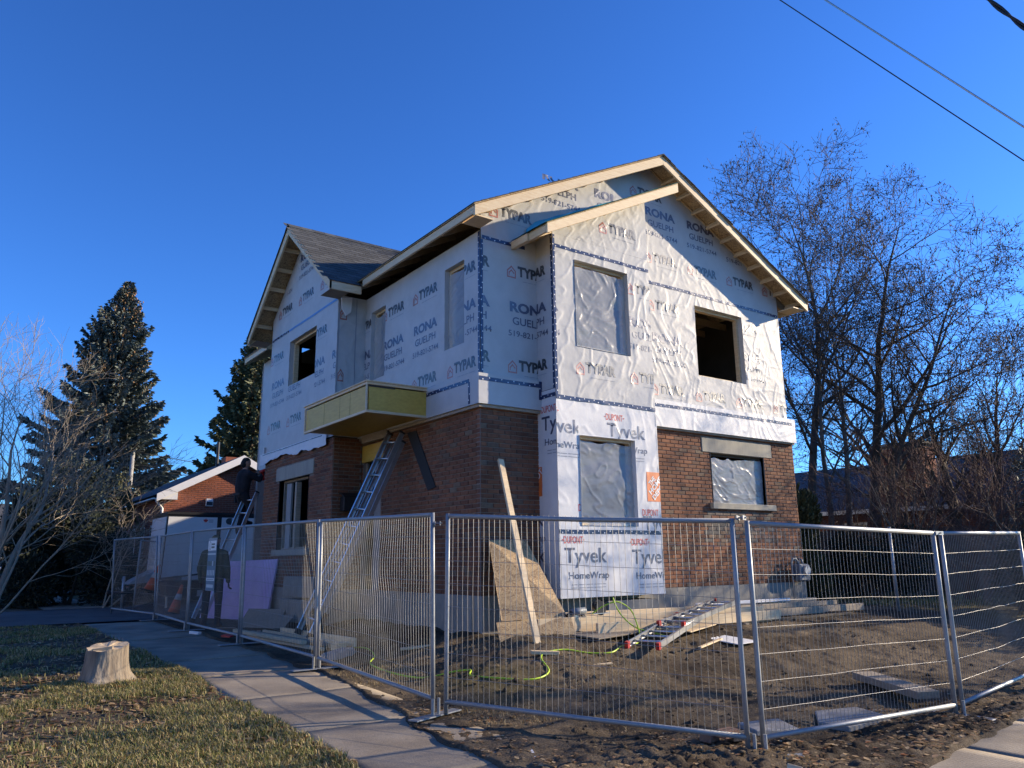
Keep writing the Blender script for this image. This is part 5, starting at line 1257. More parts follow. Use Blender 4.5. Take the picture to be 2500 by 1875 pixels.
# tree stump
def stump():
    root = empty('tree_stump', 'cut tree stump with a pale sawn top on the grass', 'stump', (1.60, 9.78, .2))
    n = 40; prof = [(-.10, 1.9), (-.02, 1.62), (.05, 1.34), (.14, 1.14), (.26, 1.03), (.36, 1.0), (.51, .98)]; V = []; F = []
    rr = random.Random(4)
    fl = [1 + .22 * sin(5 * 2 * pi * k / n + 1) * 1 for k in range(n)]
    for z, s_ in prof:
        for k in range(n):
            a = 2 * pi * k / n
            fl_ = 1 + (s_ - .95) * .35 * (sin(3 * a + 1.2) + .6 * sin(5 * a)) + .035 * sin(11 * a + z * 3) + .02 * sin(19 * a)
            r = .205 * s_ * fl_
            zz = z if z < .5 else .385 + .055 * (1 + cos(a - .9)) * .6 + .006 * sin(7 * a)
            V.append((r * cos(a), r * sin(a), zz))
    for i in range(len(prof) - 1):
        for k in range(n): F.append((i * n + k, i * n + (k + 1) % n, (i + 1) * n + (k + 1) % n, (i + 1) * n + k))
    m = MB(); m.add(V, F); m.build('bark', 'stump_bark', root, smooth=True)
    t = MB(); top = V[-n:]; c = (sum(p[0] for p in top) / n, sum(p[1] for p in top) / n, sum(p[2] for p in top) / n - .006)
    inner = [(p[0] * .5, p[1] * .5, (p[2] + c[2]) / 2 - .004 + rr.uniform(-.006, .006)) for p in top]
    t.add(top + inner + [c], [(k, (k + 1) % n, n + (k + 1) % n, n + k) for k in range(n)] + [(n + k, n + (k + 1) % n, 2 * n) for k in range(n)])
    t.build('sawn_top', 'stump_top', root)
    MB().hexa([(-.17, -.10, .37), (.02, -.17, .39), (.03, -.14, .39), (-.16, -.06, .37), (-.17, -.10, .405), (.02, -.17, .43), (.03, -.14, .43), (-.16, -.06, .405)]).build('splinter', 'stump_top', root)
simple('stump_bark', (.36, .30, .22), .95, col2=(.13, .10, .075), scale=9, bump=.03, bscale=16, stretch=(1, 1, .22), detail=8)
simple('stump_top', (.66, .52, .33), .8, col2=(.50, .36, .2), scale=14, bump=.004, bscale=40)
stump()
# ---------------------------------------------------------------- neighbour's brick house beyond the driveway
def garage_house():
    x0, x1, y0, y1, zg = 5.85, 10.75, 28.0, 38.0, .25
    h = empty('neighbour_house', 'single storey red brick house with white gable trim behind the driveway', 'house', (x0, y0, zg)); inv = Matrix.Translation((-x0, -y0, -zg))
    def P(m, n, mt, smooth=False, par=h, bevel=0):
        o = m.build(n, mt, par, smooth=smooth, bevel=bevel)
        if par is h: o.matrix_parent_inverse = inv
        return o
    xc = (x0 + x1) / 2; ez, pz = 3.74, 5.0
    w = MB(); w.prism([(x0, y0, zg), (x1, y0, zg), (x1, y0, ez), (xc, y0, pz), (x0, y0, ez)], (0, .2, 0)); w.box((x0, y0 + .2, zg), (x0 + .2, y1, ez)); w.box((x1 - .2, y0 + .2, zg), (x1, y1, ez)); w.box((x0 + .2, y1 - .2, zg), (x1 - .2, y1, ez))
    wall = P(w, 'wall', 'mortar')
    # bricks as courses of real geometry
    m = MB(); rng = random.Random(9)
    def put_b(pl, u0, u1, v0, v1, topf):
        n = int((v1 - v0) / CH)
        for k in range(n):
            v = v0 + (k + .5) * CH; x = u0 - (CW / 2 if k % 2 else 0)
            while x < u1:
                lo, hi = max(x, u0), min(x + CW, u1)
                if hi - lo > .05 and v < topf((lo + hi) / 2) - .03:
                    bb = brick_box(hi - lo - JT, CH - JT, .012); M = Matrix.Translation(pl((lo + hi) / 2, v, 0)) @ (Matrix.Identity(4) if pl.k == 'Y' else Matrix.Rotation(-pi / 2, 4, 'Z'))
                    m.add([M @ Vector(p) for p in bb.v], bb.f)
                x += CW
    put_b(Pl('Y', y0), x0, x1, 2.2, 5.0, lambda u: ez + (pz - ez) * (1 - abs(u - xc) / (xc - x0)))
    put_b(Pl('X', x0), y0, y0 + 6, .6, ez, lambda u: ez)
    o = P(m, 'bricks', 'brick_red', par=wall); o['kind'] = 'stuff'
    r = MB()
    for s_ in (-1, 1):
        xe = xc + s_ * (xc - x0 + .30); ze = ez - .12
        r.hexa([(xc, y0 - .32, pz + .06), (xe, y0 - .32, ze), (xe, y1, ze), (xc, y1, pz + .06), (xc, y0 - .32, pz + .16), (xe, y0 - .32, ze + .09), (xe, y1, ze + .09), (xc, y1, pz + .16)])
    roof = P(r, 'roof', 'roof_grey')
    for s_ in (-1, 1):
        xe = xc + s_ * (xc - x0 + .30); ze = ez - .12
        MB().hexa([(xc, y0 - .36, pz - .10), (xe, y0 - .36, ze - .16), (xe, y0 - .322, ze - .16), (xc, y0 - .322, pz - .10), (xc, y0 - .36, pz + .16), (xe, y0 - .36, ze + .09), (xe, y0 - .322, ze + .09), (xc, y0 - .322, pz + .16)]).build('barge_board', 'paint_white', roof)
        MB().box((min(xe, xe - s_ * .12), y0 - .32, ze - .04), (max(xe, xe - s_ * .12), y1, ze + .07)).build('gutter', 'paint_white', roof)
    MB().add([(x0 - .3, y0 - .32, ez - .2), (x0 + .35, y0 - .32, ez - .2), (x0 + .35, y0 - .002, ez - .2), (x0 - .3, y0 - .002, ez - .2), (x0 - .3, y0 - .32, ez - .12), (x0 + .35, y0 - .32, ez + .1), (x0 + .35, y0 - .002, ez + .1), (x0 - .3, y0 - .002, ez - .12)], [(3, 2, 1, 0), (4, 5, 6, 7), (0, 1, 5, 4), (1, 2, 6, 5), (2, 3, 7, 6), (3, 0, 4, 7)]).build('eave_box', 'paint_white', roof)
    P(MB().tube([(x0 - .25, y0 - .1, ez - .14), (x0 - .25, y0 - .1, ez - .25), (x0 - .05, y0 - .06, ez - .48), (x0 - .05, y0 - .06, .7), (x0 - .12, y0 - .2, .45)], .045, 8), 'downspout', 'paint_white', True)
    MB().tube([(7.75, y0 + 1.0, 4.7), (7.75, y0 + 1.0, 5.75)], .055, 10).build('vent_pipe', 'black_metal', roof)
    d = P(MB().lathe([(.0, 0), (.16, .02), (.28, .06), (.33, .10), (.32, .11), (.15, .05), (0, .04)], (0, 0, 0), 20), 'satellite_dish', 'paint_white', True); d.matrix_local = Matrix.Translation((6.72, y0 + .3, 4.55)) @ Matrix.Rotation(radians(75), 4, 'X') @ Matrix.Rotation(radians(20), 4, 'Y'); d.matrix_parent_inverse = inv
    l = P(MB().box((7.18, y0 - .1, 3.36), (7.42, y0 - .015, 3.62)), 'wall_lamp', 'paint_white', bevel=.02); MB().box((7.2, y0 - .112, 3.40), (7.4, y0 - .101, 3.52)).build('lamp_glass', 'glass_dark', l)
    for y in (28.9, 30.6, 32.2):
        q = P(MB().box((x0 - .03, y, 1.55), (x0 - .005, y + .75, 2.75)), 'window', 'paint_white'); MB().box((x0 - .036, y + .07, 1.62), (x0 - .031, y + .68, 2.68)).build('pane', 'glass_dark', q); MB().box((x0 - .09, y - .05, 1.48), (x0, y + .8, 1.549)).build('sill', 'concrete', q)
    dr = P(MB().box((6.6, y0 - .03, zg), (9.6, y0 - .015, 2.5)), 'garage_door', 'paint_white')
    for k in range(4): MB().box((6.65, y0 - .04, zg + .05 + k * .55), (9.55, y0 - .031, zg + .53 + k * .55)).build('door_panel', 'paint_white', dr, bevel=.006)
    P(MB().box((8.6, y0 + 3, 5.0), (9.2, y0 + 3.6, 5.5)), 'chimney', 'brick_red')
garage_house()

# ---------------------------------------------------------------- cargo trailer on the driveway
def trailer():
    x0, x1, y0, y1 = 4.84, 8.6, 22.5, 24.3; zt = 2.76
    t = empty('cargo_trailer', 'white panelled cargo trailer with black frame parked on the driveway', 'trailer', (x0, y0, .28)); inv = Matrix.Translation((-x0, -y0, -.28))
    def P(m, n, mt, smooth=False, par=t, bevel=0):
        o = m.build(n, mt, par, smooth=smooth, bevel=bevel)
        if par is t: o.matrix_parent_inverse = inv
        return o
    zb = lambda x: 1.06 + .10 * (x - x0)
    body = P(MB().hexa([(x0 - .06, y0 + .012, zb(x0)), (x1, y0 + .012, zb(x1)), (x1, y1, zb(x1)), (x0 - .06, y1, zb(x0)), (x0, y0 + .012, zt), (x1, y0 + .012, zt), (x1, y1, zt), (x0, y1, zt)]), 'body', 'black_metal')
    for a, b in ((x0, 6.13), (6.23, 7.5), (7.6, x1 - .05)):
        ax = a - (.045 if a == x0 else 0)
        MB().hexa([(ax, y0 - .002, zb(a) + .05), (b, y0 - .002, zb(b) + .05), (b, y0 + .010, zb(b) + .05), (ax, y0 + .010, zb(a) + .05), (a + .02, y0 - .002, zt - .06), (b, y0 - .002, zt - .06), (b, y0 + .010, zt - .06), (a + .02, y0 + .010, zt - .06)]).build('side_panel', 'trailer_white', body)
    MB().hexa([(x0 - .085, y0 + .06, zb(x0) + .05), (x0 - .065, y0 + .06, zb(x0) + .05), (x0 - .065, y1 - .06, zb(x0) + .05), (x0 - .085, y1 - .06, zb(x0) + .05), (x0 - .03, y0 + .06, zt - .06), (x0 - .008, y0 + .06, zt - .06), (x0 - .008, y1 - .06, zt - .06), (x0 - .03, y1 - .06, zt - .06)]).build('front_panel', 'trailer_white', body)
    P(MB().box((x0 - .02, y0 - .02, zt + .002), (x1 + .02, y1 + .02, zt + .07)), 'roof_edge', 'black_metal')
    P(MB().box((x0 + .1, y0 + .06, .62), (x1, y1 - .05, 1.0)), 'chassis', 'black_metal')
    P(MB().box((x0 + .9, y0 + .02, .60), (x1 - .2, y0 + .055, .76)), 'side_rail', 'alu_dull')
    # maple leaf mark and a dark round mark
    lf = [(0, -.5), (.03, -.2), (.3, -.25), (.22, -.1), (.48, .08), (.38, .12), (.42, .3), (.22, .24), (.2, .32), (.08, .2), (.12, .45), (.04, .38), (0, .5), (-.04, .38), (-.12, .45), (-.08, .2), (-.2, .32), (-.22, .24), (-.42, .3), (-.38, .12), (-.48, .08), (-.22, -.1), (-.3, -.25), (-.03, -.2)]
    P(MB().add([(5.82 + a * .14, y0 - .006, 2.60 + b * .14) for a, b in lf], [tuple(range(len(lf)))]), 'logo_mark', 'ink_scarlet')
    for k in range(3): P(MB().add([(5.90, y0 - .006, 2.56 + k * .03), (6.02, y0 - .006, 2.56 + k * .03), (6.02, y0 - .006, 2.575 + k * .03), (5.90, y0 - .006, 2.575 + k * .03)], [(0, 1, 2, 3)]), 'small_print', 'ink_grey')
    P(MB().add([(6.45 + .09 * cos(a), y0 - .006, 2.60 + .09 * sin(a)) for a in [pi / 2 + k * pi / 8 for k in range(9)]] + [(6.52, y0 - .006, 2.50), (6.52, y0 - .006, 2.69)], [tuple(range(11))]), 'logo_mark', 'ink_black')
    for x in (7.0, 7.85):
        w = P(MB().lathe([(.1, -.1), (.33, -.1), (.36, -.06), (.36, .06), (.33, .1), (.1, .1)], (0, 0, 0), 24), 'wheel', 'rubber', True); w.matrix_local = Matrix.Translation((x, y0 + .12, .64)) @ Matrix.Rotation(pi / 2, 4, 'X'); w.matrix_parent_inverse = inv
        MB().lathe([(0, -.02), (.2, -.03), (.2, .03), (0, .02)], (0, 0, .085), 20).build('rim', 'alu', w)
    P(MB().tube([(4.9, y0 + .5, .75), (3.75, y0 + .9, .72)], .045, 6), 'tongue', 'black_metal'); P(MB().tube([(4.9, y1 - .5, .75), (3.75, y0 + .95, .72)], .045, 6), 'tongue', 'black_metal')
    j = P(MB().tube([(4.05, y0 + .85, .30), (4.05, y0 + .85, 1.15)], .035, 8), 'jack', 'alu_dull', True); MB().tube([(4.05, y0 + .85, 1.13), (4.25, y0 + .75, 1.15)], .012, 6).build('crank', 'black_metal', j); MB().lathe([(.09, 0), (.09, .02), (.03, .03)], (4.05, y0 + .85, .28), 10).build('pad', 'alu_dull', j)
    P(MB().lathe([(.03, 0), (.055, .03), (.055, .10), (.03, .12)], (3.72, y0 + .92, .68), 10), 'coupler', 'black_metal')
    P(MB().hexa([(4.05, y0 + .2, .95), (4.85, y0 + .2, 1.02), (4.85, y1 - .3, 1.02), (4.05, y1 - .9, .95), (4.15, y0 + .2, 1.05), (4.85, y0 + .2, 1.35), (4.85, y1 - .3, 1.35), (4.15, y1 - .9, 1.05)]), 'stone_guard', 'alu_dull')
    P(MB().tube([(5.0, y0 + .12, .62), (5.0, y0 + .12, .28)], .03, 8), 'stabiliser', 'alu_dull')
trailer()
def cone(loc, tilt, label):
    c = empty('traffic_cone', label, 'cone', loc, 0, 'orange traffic cones'); c.rotation_euler = tilt
    MB().box((-.18, -.18, 0), (.18, .18, .03)).build('base', 'rubber', c, bevel=.012); MB().lathe([(.135, .03), (.085, .33)], (0, 0, 0), 20).build('cone_body', 'cone_orange', c, smooth=True); MB().lathe([(.0855, .33), (.062, .47)], (0, 0, 0), 20).build('reflective_band', 'cone_band', c, smooth=True); MB().lathe([(.0615, .47), (.03, .68), (.022, .69)], (0, 0, 0), 20).build('cone_body', 'cone_orange', c, smooth=True)
cone((4.66, 20.3, .30), (.08, .22, .4), 'orange traffic cone with a pale band tipped beside the standing worker'); cone((4.32, 21.5, .80), (.05, .30, .2), 'orange traffic cone hung on the trailer tongue')

# ---------------------------------------------------------------- people
def figure(name, label, bones, balls, mats, loc, rz, vox=.016):
    """one continuous body: tapered limbs fused by a voxel remesh, coloured by nearest limb"""
    m = MB()
    for a, b, ra, rb, mt in bones:
        a = Vector(a); b = Vector(b); n = 5
        m.tube([a.lerp(b, k / n) for k in range(n + 1)], [ra + (rb - ra) * k / n for k in range(n + 1)], 12)
        for p, r in ((a, ra), (b, rb)): m.lathe([(r * cos(t), r * sin(t)) for t in [-pi / 2 + pi * k / 6 for k in range(7)]], p, 12)
    for c, r, mt in balls:
        c = Vector(c); pr = [(cos(t), sin(t)) for t in [-pi / 2 + pi * k / 8 for k in range(9)]]
        b = MB().lathe([(max(p[0], .001), p[1]) for p in pr], (0, 0, 0), 16); m.add([(c.x + p[0] * r[0], c.y + p[1] * r[1], c.z + p[2] * r[2]) for p in b.v], b.f)
    me = m.mesh('tmp'); o = bpy.data.objects.new('tmp', me); C.objects.link(o)
    md = o.modifiers.new('r', 'REMESH'); md.mode = 'VOXEL'; md.voxel_size = vox
    sm = o.modifiers.new('s', 'SMOOTH'); sm.iterations = 4; sm.factor = .5
    out = bpy.data.meshes.new_from_object(o.evaluated_get(bpy.context.evaluated_depsgraph_get()))
    bpy.data.objects.remove(o); bpy.data.meshes.remove(me); out.name = name
    for mt in mats: out.materials.append(MATS[mt])
    segs = [(Vector(a), Vector(b), (ra + rb) / 2, mt) for a, b, ra, rb, mt in bones] + [(Vector(c), Vector(c) + Vector((0, 0, .001)), max(r), mt) for c, r, mt in balls]
    for p in out.polygons:
        best = None
        for a, b, r, mt in segs:
            d = b - a; t = max(0, min(1, (p.center - a).dot(d) / d.length_squared)); k = (p.center - a - d * t).length - r
            if best is None or k < best[0]: best = (k, mt)
        p.material_index = mats.index(best[1]); p.use_smooth = True
    body = bpy.data.objects.new(name, out); C.objects.link(body); body.location = loc; body.rotation_euler = (0, 0, rz)
    return tag(body, label, 'person')
def hand(par, wrist, dirv, thumb, mat='glove', curl=.5, s_=1.0):
    w = Vector(wrist); d = Vector(dirv).normalized(); t = Vector(thumb); t = (t - d * t.dot(d)).normalized(); n = d.cross(t)
    m = MB(); m.hexa([tuple(w + t * (i * .036 * s_) + n * (j * .014 * s_) + d * 0) for i, j in ((-1, -1), (1, -1), (1, 1), (-1, 1))] + [tuple(w + t * (i * .042 * s_) + n * (j * .013 * s_) + d * (.095 * s_)) for i, j in ((-1, -1), (1, -1), (1, 1), (-1, 1))])
    for k, L in enumerate((.062, .075, .08, .07)):
        p = w + d * (.09 * s_) + t * ((-.033 + k * .0215) * s_); q = p + (d * .6 + n * curl * .5).normalized() * L * .5 * s_; r = q + (d * .3 + n * curl * 1.2).normalized() * L * .5 * s_
        m.tube([p, q, r], [.0105 * s_, .0098 * s_, .008 * s_], 8)
    p = w + d * (.03 * s_) + t * (.035 * s_); q = p + (t * .7 + d * .7).normalized() * .04 * s_; r = q + (d + n * curl * .6 + t * .1).normalized() * .035 * s_
    m.tube([p, q, r], [.013 * s_, .0115 * s_, .009 * s_], 8)
    return m.build('glove', mat, par, smooth=True)
# worker standing behind the fence, seen from the back; local +y is forward
def worker_standing():
    loc = (4.36, 16.0, gz(4.36, 16.0) + .0)
    B = [((-.10, 0, .93), (-.115, .01, .50), .098, .072, 'cloth_navy'), ((-.115, .01, .50), (-.12, -.02, .10), .070, .058, 'cloth_navy'), ((.10, 0, .93), (.12, .0, .50), .098, .072, 'cloth_navy'), ((.12, .0, .50), (.135, -.03, .10), .070, .058, 'cloth_navy'),
         ((-.12, -.02, .06), (-.13, .16, .045), .052, .045, 'glove'), ((.135, -.03, .06), (.155, .15, .045), .052, .045, 'glove'),
         ((0, 0, .95), (0, -.01, 1.10), .155, .165, 'cloth_green'), ((0, -.01, 1.10), (0, -.02, 1.34), .165, .17, 'cloth_green'), ((-.13, -.02, 1.38), (.13, -.02, 1.38), .095, .095, 'cloth_green'), ((-.07, -.02, 1.05), (-.10, -.02, 1.34), .14, .13, 'cloth_green'), ((.07, -.02, 1.05), (.10, -.02, 1.34), .14, .13, 'cloth_green'),
         ((0, -.01, 1.42), (0, .0, 1.56), .062, .06, 'skin'), ((0, -.05, 1.44), (0, -.06, 1.47), .10, .09, 'cloth_green'),
         ((-.18, -.02, 1.38), (-.255, -.03, 1.10), .080, .064, 'cloth_green'), ((-.255, -.03, 1.10), (-.24, .06, .86), .060, .046, 'cloth_green'), ((.18, -.02, 1.38), (.255, -.03, 1.10), .080, .064, 'cloth_green'), ((.255, -.03, 1.10), (.27, .05, .86), .060, .046, 'cloth_green')]
    K = [((0, .01, 1.63), (.078, .098, .115), 'skin'), ((0, .005, 1.665), (.088, .105, .090), 'cloth_green'), ((0, .105, 1.61), (.014, .018, .02), 'skin'), ((-.079, .0, 1.61), (.012, .02, .03), 'skin'), ((.079, .0, 1.61), (.012, .02, .03), 'skin'), ((0, -.03, .97), (.17, .13, .10), 'cloth_green')]
    p = figure('person', 'worker in green hooded jacket and knit cap standing with back turned behind the fence', B, K, ['cloth_navy', 'cloth_green', 'skin', 'glove'], loc, radians(-28))
    hand(p, (-.24, .06, .85), (0, .25, -1), (.2, 1, 0), s_=1.05); hand(p, (.27, .05, .85), (.1, .25, -1), (-.2, 1, 0), s_=1.05)
    MB().box((-.17, -.145, .93), (.17, -.135, .97)).build('belt', 'black_metal', p)
worker_standing()
def worker_ladder():
    loc = (5.30, 17.62, 2.08)
    B = [((-.09, 0, .86), (-.10, .10, .46), .098, .072, 'cloth_black'), ((-.10, .10, .46), (-.10, .0, .10), .070, .056, 'cloth_black'), ((.09, 0, .86), (.10, .16, .56), .098, .072, 'cloth_black'), ((.10, .16, .56), (.10, .03, .30), .070, .056, 'cloth_black'),
         ((-.10, .0, .05), (-.10, .17, .04), .05, .044, 'cloth_black'), ((.10, .03, .26), (.10, .19, .25), .05, .044, 'cloth_black'),
         ((0, 0, .88), (0, -.02, 1.04), .150, .155, 'cloth_black'), ((0, -.02, 1.04), (0, .02, 1.28), .155, .165, 'cloth_black'), ((-.13, .02, 1.32), (.13, .02, 1.32), .09, .09, 'cloth_black'), ((-.07, -.01, 1.0), (-.09, .02, 1.28), .125, .12, 'cloth_black'), ((.07, -.01, 1.0), (.09, .02, 1.28), .125, .12, 'cloth_black'),
         ((0, .02, 1.36), (0, .05, 1.50), .06, .06, 'skin'),
         ((-.19, .03, 1.32), (-.25, .22, 1.18), .075, .060, 'cloth_black'), ((-.25, .22, 1.18), (-.10, .36, 1.36), .058, .044, 'cloth_black'), ((.19, .03, 1.32), (.26, .24, 1.20), .075, .060, 'cloth_black'), ((.26, .24, 1.20), (.12, .40, 1.34), .058, .044, 'cloth_black')]
    K = [((0, .06, 1.58), (.077, .096, .113), 'skin'), ((0, .045, 1.615), (.088, .104, .095), 'hair'), ((0, .155, 1.565), (.014, .018, .02), 'skin'), ((-.078, .06, 1.565), (.012, .02, .03), 'skin'), ((.078, .06, 1.565), (.012, .02, .03), 'skin'), ((0, -.02, 1.56), (.08, .06, .09), 'hair')]
    p = figure('person', 'worker in black clothes on the ladder raising a red drill to the wall skirt', B, K, ['cloth_black', 'skin', 'hair'], loc, radians(-78))
    hand(p, (-.10, .36, 1.36), (.35, .7, .35), (0, .2, 1), 'skin', .9); hand(p, (.12, .40, 1.34), (-.35, .7, .3), (0, .2, 1), 'skin', .9)
    MB().box((-.155, -.15, .86), (.155, -.14, .90)).build('belt', 'rubber', p); MB().box((-.20, -.08, .70), (-.16, .06, .88)).build('tool_pouch', 'rubber', p)
    d = empty('power_drill', 'red cordless drill held up by the worker on the ladder', 'drill', (5.72, 17.50, 3.50)); d.rotation_euler = (0, radians(-25), radians(10))
    MB().tube([(-.10, 0, 0), (.06, 0, 0)], .04, 12).build('motor_body', 'red_plastic', d, smooth=True); MB().tube([(.06, 0, 0), (.10, 0, 0), (.13, 0, 0)], [.03, .025, .012], 12).build('chuck', 'black_metal', d, smooth=True); MB().bar((-.05, 0, -.02), (-.08, 0, -.14), .035, .045, (1, 0, 0)).build('grip', 'red_plastic', d); MB().box((-.13, -.035, -.20), (-.03, .035, -.14)).build('battery', 'red_plastic', d, bevel=.008)
worker_ladder()
# ---------------------------------------------------------------- trees
class Tubes:
    def __init__(s): s.V = []; s.F = []; s.n = 0
    def add(s, P, R, k):
        P = np.asarray(P); n = len(P); T = np.gradient(P, axis=0); T /= np.linalg.norm(T, axis=1, keepdims=True) + 1e-9
        ref = np.array([0, 0, 1.]) if abs(T[0, 2]) < .9 else np.array([1., 0, 0])
        U = np.cross(T, ref); U /= np.linalg.norm(U, axis=1, keepdims=True) + 1e-9; W = np.cross(T, U)
        a = np.arange(k) * 2 * pi / k
        V = P[:, None] + (U[:, None] * np.cos(a)[None, :, None] + W[:, None] * np.sin(a)[None, :, None]) * np.asarray(R)[:, None, None]
        i = np.arange(n - 1)[:, None] * k; j = np.arange(k)[None]
        F = np.stack([i + j, i + (j + 1) % k, i + k + (j + 1) % k, i + k + j], -1).reshape(-1, 4) + s.n
        s.V.append(V.reshape(-1, 3)); s.F.append(F); s.n += n * k
    def build(s, name, mat, parent, kind_=None, smooth=True):
        if not s.V: return None
        return npmesh(name, np.concatenate(s.V), np.concatenate(s.F), mat, parent, smooth=smooth, kind=kind_)
def rnd_perp(d, r):
    v = r.normal(size=3); v -= d * v.dot(d); return v / (np.linalg.norm(v) + 1e-9)
def bare_tree(name, label, base, stems, mats, seed, levels=4, kids=(7, 6, 5, 4), up=.10, ang=(.5, .95), shrink=(.42, .68), seeds=0, group=None, cat='tree', twig_r=.006, wob=.10, start=.3, samples_k=(7, 5, 4, 3)):
    """stems: list of (offset xy, direction, length, radius)"""
    r = np.random.default_rng(seed); b = np.array([base[0], base[1], base[2] if len(base) > 2 else gz(base[0], base[1]) - .05])
    root = empty(name, label, cat, tuple(b), 0, group)
    tr, lim, tw = Tubes(), Tubes(), Tubes(); tips = []
    def grow(p, d, L, R, lvl):
        n = max(3, int(L / (.45 if lvl == 0 else .28 if lvl == 1 else .2))); n = min(n, 16); n = n if lvl < 3 else 3 if lvl < 4 else 2
        P = [p]; dd = d.copy(); s_ = L / n
        for i in range(n):
            dd = dd + r.normal(size=3) * wob * (1 + .25 * lvl) + np.array([0, 0, up]); dd /= np.linalg.norm(dd); P.append(P[-1] + dd * s_)
        P = np.array(P); tt = np.linspace(0, 1, n + 1); RR = np.maximum(R * (1 - (.93 if lvl == 0 else .82) * tt), twig_r * .45)
        k = samples_k[min(lvl, 3)]
        (tr if lvl == 0 else lim if lvl == 1 else tw).add(P, RR, k)
        if lvl >= levels - 1: tips.append((P[-1], dd)); tips.append((P[n // 2], dd)); return
        nk = kids[lvl]; nk = max(2, int(nk * r.uniform(.8, 1.25)))
        for j in range(nk):
            t = start + (1 - start) * (j + r.uniform(.1, .9)) / nk if lvl == 0 else .15 + .85 * (j + r.uniform(.1, .9)) / nk
            i = min(int(t * n), n - 1); q = P[i] + (P[i + 1] - P[i]) * (t * n - i); d0 = P[i + 1] - P[i]; d0 /= np.linalg.norm(d0)
            a = r.uniform(*ang); nd = d0 * cos(a) + rnd_perp(d0, r) * sin(a)
            grow(q, nd, L * (r.uniform(*shrink) if lvl == 0 else r.uniform(max(shrink[0], .48), max(shrink[1], .78))) * (1.12 - .55 * t), max(RR[i] * r.uniform(.4, .62), twig_r), lvl + 1)
    for (ox, oy), d, L, R in stems:
        d = np.array(d, float); d /= np.linalg.norm(d); grow(np.array([ox, oy, 0.]), d, L, R, 0)
    tr.build('trunk', mats[0], root); lim.build('limbs', mats[0], root); tw.build('twigs', mats[1], root, 'stuff')
    if seeds:
        T = [tips[i] for i in r.integers(0, len(tips), seeds)]; p = np.array([t[0] for t in T]) + r.normal(size=(seeds, 3)) * .05
        h = r.uniform(.05, .12, seeds); w = r.uniform(.012, .028, seeds); a = r.uniform(0, 2 * pi, seeds); ax = np.stack([np.cos(a) * w, np.sin(a) * w, 0 * a], -1); dn = np.stack([r.normal(size=seeds) * .25 * h, r.normal(size=seeds) * .25 * h, -h], -1)
        V = np.stack([p - ax * .3, p + ax * .3, p + dn * .6 + ax, p + dn, p + dn * .6 - ax], 1); i = np.arange(seeds)[:, None] * 5
        npmesh('seed_clusters', V.reshape(-1, 3), np.concatenate([i + [0, 1, 2, 4]]), 'samara', root, kind='stuff'); 
    return root
